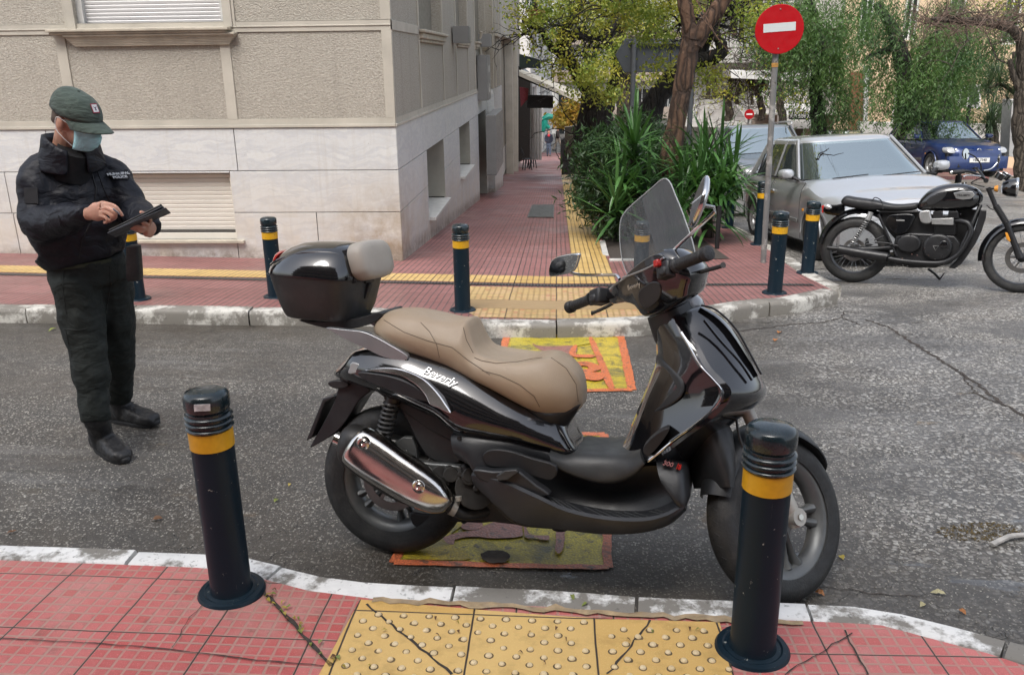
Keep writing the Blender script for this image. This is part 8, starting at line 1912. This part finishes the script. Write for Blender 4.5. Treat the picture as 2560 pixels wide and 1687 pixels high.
# oleander bush
ob = thing('oleander_bush', 'dense dark green oleander bush spilling over the ribbed paving beside the yellow strip', 'bush', (PY(1530, 560, 11.4).x, 11.4, hp(.8, 11.4)))
RO = np.random.RandomState(61); C = blob_pts([(1500, 430, 12.0, 70, 85, .7), (1530, 500, 11.5, 75, 70, .6), (1470, 480, 12.2, 50, 60, .6), (1560, 420, 12.4, 70, 90, .7), (1600, 500, 11.6, 60, 70, .5), (1490, 370, 12.6, 45, 50, .5), (1655, 480, 12, 50, 90, .5), (1540, 560, 11.2, 55, 30, .4)], 15000, RO, .13, 30)
mk = np.array([c_[2] > hp(c_[0], c_[1]) + .03 for c_ in C]); C = C[mk]; leaf_mesh('foliage', C, RO.normal(size=C.shape) + np.array([0, -.2, .45]), .105, .022, L_OLE, ob, seed=61)
mb = MB(); RQ = random.Random(62); b0 = [Vector((PY(u, 560, 11.6).x, 11.6 + dy, hp(.9, 11.6))) for u, dy in ((1500, 0), (1540, .2), (1580, .3), (1520, .6), (1620, .4))]
for k in range(40): p = RQ.choice(b0); q = PY(RQ.uniform(1450, 1640), RQ.uniform(350, 520), RQ.uniform(11.3, 12.4)); mb.tube([p, p.lerp(q, .5) + Vector((RQ.gauss(0, .05), 0, .1)), q], [.012, .008, .003], 5, cap=False)
mb.build('stem', B_GRY, ob, wp=True)
# young hedge between trunk and street
hb = thing('oleander_bush', 'dark shrubbery filling the gap between the yuccas and the far street', 'bush', (PY(1700, 480, 13.4).x, 13.4, hp(1.6, 13.4))); C = blob_pts([(1640, 400, 13.4, 90, 70, .5), (1720, 430, 13.2, 80, 60, .5), (1780, 470, 13, 50, 60, .4), (1590, 330, 14, 60, 40, .5)], 6500, RO, .15, 30); leaf_mesh('foliage', C, RO.normal(size=C.shape) + np.array([0, 0, .4]), .11, .026, L_OLE, hb, seed=63)
spiky('palm-like clump with fine dark fronds beside the bystander', 'palm', 'palm', [(2475, 300, 25.5), (2478, 318, 25.3, .6)], 150, (.6, 1.1), .03, 71, L_PIN, [([(2486, 385), (2480, 345), (2478, 305)], 25.5, [.2, .18, .14])], .5)
spiky('grey green pine tufts hanging at the right edge above the bystander', 'pine_tree', 'pine tree', [(2500, 205, 22), (2530, 185, 22), (2470, 225, 22.2), (2545, 230, 21.8), (2520, 240, 22, .7), (2480, 190, 22.4, .7)], 120, (.45, .85), .018, 72, L_PIN, [([(2560, 270), (2545, 240), (2540, 200), (2535, 130)], 22, [.1, .09, .06, .04]), ([(2545, 240), (2505, 212), (2475, 220)], 22, [.06, .04, .03])], .35)
ph = thing('hedge', 'low bright green hedge under the weeping trees behind the blue car', 'hedge', (PY(2320, 300, 28).x, 28, hp(4, 28))); C = blob_pts([(2320, 285, 28.5, 50, 25, .8), (2290, 300, 28.5, 40, 20, .8), (2360, 300, 28.5, 40, 20, .6)], 3500, RO, .3, 30); leaf_mesh('foliage', C, RO.normal(size=C.shape), .14, .08, L_PEP, ph, seed=64)
# tree pit border
a = [G(1503, 616), G(1600, 616), G(1600, 652), G(1523, 652)]; mb = MB()
for p, q in ((a[0], a[3]), (a[3], a[2])): d = (q - p); mb.box((p + q)/2 + Vector((0, 0, .005)), (max(.07, abs(d.x)), max(.07, abs(d.y)), .03))
struct(mb.build('kerb', simple('pale concrete edging', (.40, .39, .36), .8, var=.2), bev=.004)); sheet('soil', [(a[0].x + .05, a[3].y + .05), (a[2].x + 1.0, a[3].y + .05), (a[2].x + 1.0, 14), (a[0].x + .05, 14)], simple('dark soil in a joint', (.045, .035, .028), .9), .006)
# ------------------------------------------------------------------ far street furniture and clutter
def box_thing(name, label, cat, m, px, Y, depth=.5, bev=.01, group=None):
    P_ = [PY(u, v, Y) for u, v in px]; mb = MB(); mb.prism(P_, Vector((0, depth, 0))); return tag(mb.build(name, m, smooth=False, bev=bev), label, cat, group)
M_AWN = simple('cream awning canvas', (.55, .51, .42), .85, var=.12, scale=1.5, dirt=.1); M_BLKP = simple('matt black panel', (.012, .012, .013), .55); M_TEAL = simple('teal enamel', (.02, .38, .28), .4); M_WPL = simple('white plaster', (.66, .65, .62), .8)
# sloping awning over the pavement cafe, with a dark frame
aw = thing('awning', 'long cream awning sloping across the pedestrian street above the cafe', 'awning', tuple(PY(1390, 215, 30)))
P_ = [PY(1298, 172, 29), PY(1298, 180, 26.5), PY(1482, 262, 26.5), PY(1475, 240, 31)]; mb = MB(); mb.prism(P_, Vector((0, 0, -.12))); mb.build('canvas', M_AWN, aw, wp=True, smooth=False)
mb = MB(); a, b = PY(1296, 190, 26.6), PY(1482, 268, 26.6); mb.tube([a, b], .05, 6); mb.tube([PY(1300, 172, 26.6), PY(1370, 150, 29)], .05, 6); mb.build('frame', M_BLKP, aw, wp=True)
box_thing('glass_canopy', 'dark framed glass canopy above the cafe entrance', 'canopy', simple('dark green frame', (.03, .045, .04), .4), [(1298, 135), (1350, 150), (1352, 172), (1298, 170)], 25.0, .4)
box_thing('shop_sign', 'black shop sign box hanging over the cafe', 'sign', M_BLKP, [(1318, 238), (1383, 240), (1383, 271), (1318, 271)], 27.5, .25)
cf = thing('cafe', 'dark cafe front with red drape under the awning', 'shop front', (PY(1310, 420, 27).x, 27, hp(-1, 27)))
mb = MB(); mb.prism([PY(u, v, 38) for u, v in ((1296, 165), (1326, 190), (1325, 396), (1296, 405))], Vector((0, 3, 0))); mb.build('shop_front', simple('dark shop front', (.02, .017, .015), .4), cf, wp=True, smooth=False)
mb = MB(); mb.prism([PY(1299, 218, 26), PY(1322, 222, 27), PY(1318, 250, 27), PY(1302, 268, 26)], Vector((.0, .08, 0))); mb.build('drape', simple('dark red cloth', (.14, .01, .015), .8), cf, wp=True)
for k in range(4): mb = MB(); mb.tube([PY(1330 + 7*k, 250, 30 + k), PY(1330 + 7*k, 400, 30 + k)], .05, 6); mb.build('door_post', simple('grey white post', (.30, .30, .29), .5), cf, wp=True)
box_thing('wall', 'white plastered wall strip beyond the cafe', 'wall', M_WPL, [(1336, 272), (1358, 272), (1357, 372), (1335, 372)], 42, 1.0)
# cafe chairs: bistro chairs, copied
def cafe_chair(loc, rz):
    c = thing('cafe_chair', 'black cafe chair', 'chair', loc, rz, 'black chairs outside the cafe'); m_ = M_BLKP
    mb = MB(); mb.lathe([(.0005, .44), (.2, .44), (.21, .45), (.2, .47), (.0005, .475)], 18); mb.build('seat', m_, c)
    for a in (45, 135, 225, 315):
        r = radians(a); mb = MB(); mb.tube([Vector((cos(r)*.15, sin(r)*.15, .44)), Vector((cos(r)*.22, sin(r)*.22, 0))], .024, 6); mb.build('leg', m_, c)
    mb = MB(); mb.tube(catmull([Vector((-.17, -.15, .45)), Vector((-.24, -.17, .75)), Vector((-.27, 0, .92)), Vector((-.24, .17, .75)), Vector((-.17, .15, .45))], 4), .014, 6); mb.tube(catmull([Vector((-.19, -.08, .46)), Vector((-.25, -.07, .75)), Vector((-.26, 0, .84)), Vector((-.25, .07, .75)), Vector((-.19, .08, .46))], 4), .010, 6); mb.build('backrest', m_, c); return c
g1 = G(1318, 425); ch0 = cafe_chair((g1.x, g1.y, g1.z), .4); ch0['label'] = 'black cafe chair nearest the slim column on the left of the pedestrian street'
for (u, v, rz, lb) in ((1330, 420, 2.0, 'black cafe chair second from the slim column'), (1322, 408, 3.3, 'black cafe chair third from the slim column, behind two others'), (1334, 400, 1.2, 'black cafe chair farthest from the slim column')): dup(ch0, G(u, v), rz, lb)
# teal pharmacy cross
tcx_ = PY(1366, 306, 40); mb = MB()
mb.tube([tcx_ + Vector((-.22, 0, -.42)), tcx_ + Vector((-.12, 0, -.1)), tcx_ + Vector((-.05, 0, .1))], [.14, .19, .13], 8); mb.tube([tcx_ + Vector((-.16, 0, .12)), tcx_ + Vector((.1, 0, .26)), tcx_ + Vector((.3, 0, .24))], [.12, .15, .09], 8); mb.tube([tcx_ + Vector((-.05, 0, -.1)), tcx_ + Vector((.14, 0, -.28))], [.12, .08], 8); tag(mb.build('teal_sign', M_TEAL), 'teal rounded sign shape hanging over the street above the walkers', 'sign')
# black planters, screens and parasols on the right side of the walk
box_thing('planter', 'black planter box at the edge of the walk beside the twisted tree', 'planter', M_BLKP, [(1404, 400), (1442, 398), (1442, 436), (1404, 438)], 25.5, .6)
box_thing('glass_screen', 'smoky dark glass wind screen standing behind the black planter', 'screen', simple('smoky glass', (.04, .035, .03), .1), [(1412, 318), (1458, 312), (1458, 398), (1412, 400)], 26, .1)
box_thing('draped_chair', 'black covered heater beside the wind screen', 'cover', M_BLKP, [(1402, 352), (1412, 345), (1416, 420), (1400, 425)], 25.2, .3)
box_thing('table', 'small white topped table between the planter and the bush', 'table', M_WPL, [(1434, 382), (1450, 382), (1450, 386), (1434, 386)], 24.5, .5)
pot = PY(1341, 30, 24.0); pt_ = thing('flower_pot', 'terracotta flower pot with a bare plant on the balcony', 'flower pot', tuple(pot)); mb = MB(); mb.lathe([(.0005, -.25), (.16, -.25), (.24, -.02), (.27, -.02), (.27, .05), (.24, .05), (.22, .0), (.0005, .0)], 20, Matrix.Translation(pot)); mb.build('pot', simple('terracotta', (.30, .11, .06), .8), pt_, wp=True)
mb = MB(); mb.tube([pot, pot + Vector((-.05, 0, .3)), pot + Vector((.05, 0, .6))], [.06, .05, .03], 7); mb.build('stem', B_BRN, pt_, wp=True); C = blob_pts([(1320, 12, 24, 25, 18, .3), (1350, 0, 24, 25, 14, .3)], 300, RO, .1, 20); leaf_mesh('foliage', C, RO.normal(size=C.shape), .12, .03, L_OLE, pt_, seed=9)
box_thing('balcony', 'dark edged balcony slab carrying the flower pot', 'balcony', simple('dark balcony edge', (.05, .045, .04), .7), [(1304, 48), (1366, 49), (1366, 60), (1304, 58)], 24.3, 1.2)
# awnings and boards by the far blocks
box_thing('white_awning', 'white shop awning low behind the yucca tips', 'awning', M_WPL, [(1752, 250), (1828, 247), (1868, 302), (1742, 300)], 31, .2)
box_thing('awning', 'long white awning band over the brown shop front', 'awning', M_WPL, [(1826, 176), (2040, 178), (2040, 206), (1828, 196)], 30, 1.6)
sb2 = box_thing('shop_sign', 'black shop board with white Greek lettering behind the grey suv', 'sign', M_BLKP, [(1974, 278), (2038, 280), (2038, 300), (1974, 299)], 29.5, .15)
for k, (s_, v) in enumerate((('ΑΓΟΡΑ ΠΩΛΗΣΗ', 284), ('ΧΡΥΣΟΥ ΛΙΡΩΝ', 292))): p = PY(2012, v, 29.48); text_mesh(s_, .13, M_WPL, sb2, 'lettering', Matrix.Translation(p) @ Matrix.Rotation(pi/2, 4, 'X'), ext=.004, bold=.002)
box_thing('wall', 'white fascia wall around the black shop board', 'wall', M_WPL, [(1950, 262), (2060, 262), (2060, 322), (1950, 322)], 29.9, .4)
p = PY(1873, 286, 27); ns = thing('no_entry_sign', 'tiny distant no entry sign above the silver suv', 'road sign', (p.x, p.y, hp(p.x, p.y))); mb = MB(); mb.lathe([(.0005, 0), (.145, 0), (.145, .02), (.0005, .02)], 28, Matrix.Translation(p) @ Matrix.Rotation(pi/2, 4, 'X')); mb.build('sign_plate', simple('red retroreflective sheet', (.36, .002, .006), .5), ns, wp=True); mb = MB(); mb.box(p + Vector((0, -.025, 0)), (.18, .01, .045)); mb.build('white_bar', M_WPL, ns, wp=True, smooth=False)
mb = MB(); mb.tube([Vector((p.x, p.y + .05, hp(p.x, p.y))), p + Vector((0, .05, .1))], .03, 8); mb.build('pole', M_GALV, ns, wp=True)
lp = PY(2424, 262, 24.5); mb = MB(); mb.tube([Vector((lp.x, lp.y, hp(lp.x, lp.y))), lp], .05, 8); mb.tube([Vector((lp.x, lp.y, lp.z - 2.3)), Vector((lp.x, lp.y, lp.z - 1.9))], .09, 8); tag(mb.build('street_post', M_IRON), 'slim black post rising behind the blue car', 'post')
dr_ = box_thing('door', 'tall brown door with grey frame in the cream house', 'door', simple('brown door', (.16, .065, .03), .6), [(2128, 180), (2162, 180), (2158, 330), (2124, 330)], 33.3, .2)
def part_box(par, name, m, px, Y, depth=.1): P_ = [PY(u, v, Y) for u, v in px]; mb = MB(); mb.prism(P_, Vector((0, depth, 0))); return mb.build(name, m, par, smooth=False)
part_box(dr_, 'frame', simple('pale grey frame', (.42, .42, .40), .7), [(2162, 165), (2174, 165), (2168, 330), (2158, 330)], 33.2, .2)
wd_ = box_thing('window', 'large white framed double window in the warm cream wall right of the blue car', 'window', simple('white window frame', (.6, .6, .58), .5), [(2398, 215), (2452, 212), (2452, 272), (2396, 272)], 33.2, .15)
part_box(wd_, 'pane', M_DKGLS, [(2405, 222), (2417, 222), (2417, 262), (2404, 262)], 33.15, .03); part_box(wd_, 'pane', M_DKGLS, [(2426, 221), (2444, 221), (2444, 262), (2425, 262)], 33.15, .03)
box_thing('wall', 'pale plinth wall along the foot of the cream houses', 'wall', simple('pale plinth', (.42, .41, .38), .8), [(2150, 305), (2560, 312), (2560, 352), (2150, 345)], 32.5, .3)
box_thing('pillar', 'two tone grey gate pillar at the right edge behind the bystander', 'pillar', simple('grey render', (.42, .41, .39), .8), [(2530, 250), (2568, 250), (2568, 395), (2522, 392)], 23, .5)
# raised walk on the far side of the parked cars
far_k = [(9.3, 16.0), (14.2, 21.5), (30, 22.5), (30, 33), (14.6, 33), (13.6, 24)]
sheet('pavement', [(14.8, 20.0), (40, 20.5), (40, 36), (14.9, 36)], M_FAR, .0, skirt=.13); kerb_line('kerb', [(14.65, 19.9), (14.75, 36)], M_KERB, .15, 1.0, -1, seed=8)
sheet('pavement', [(2.9, 28.5), (14.0, 28.5), (14, 36), (2.9, 36)], M_FAR, .0, skirt=.13)
# unseen block added behind the camera to cut sky light and mirror in paint
facade('apartment_block', 'unseen dark grey apartment block added behind the camera to block sky light', (9, -7), (-16, -7), -1.7, 14, 5, 6, simple('dark grey plaster', (.17, .17, .17), .85), M_BROWN, seed=12, b_d=1.2, depth=5)
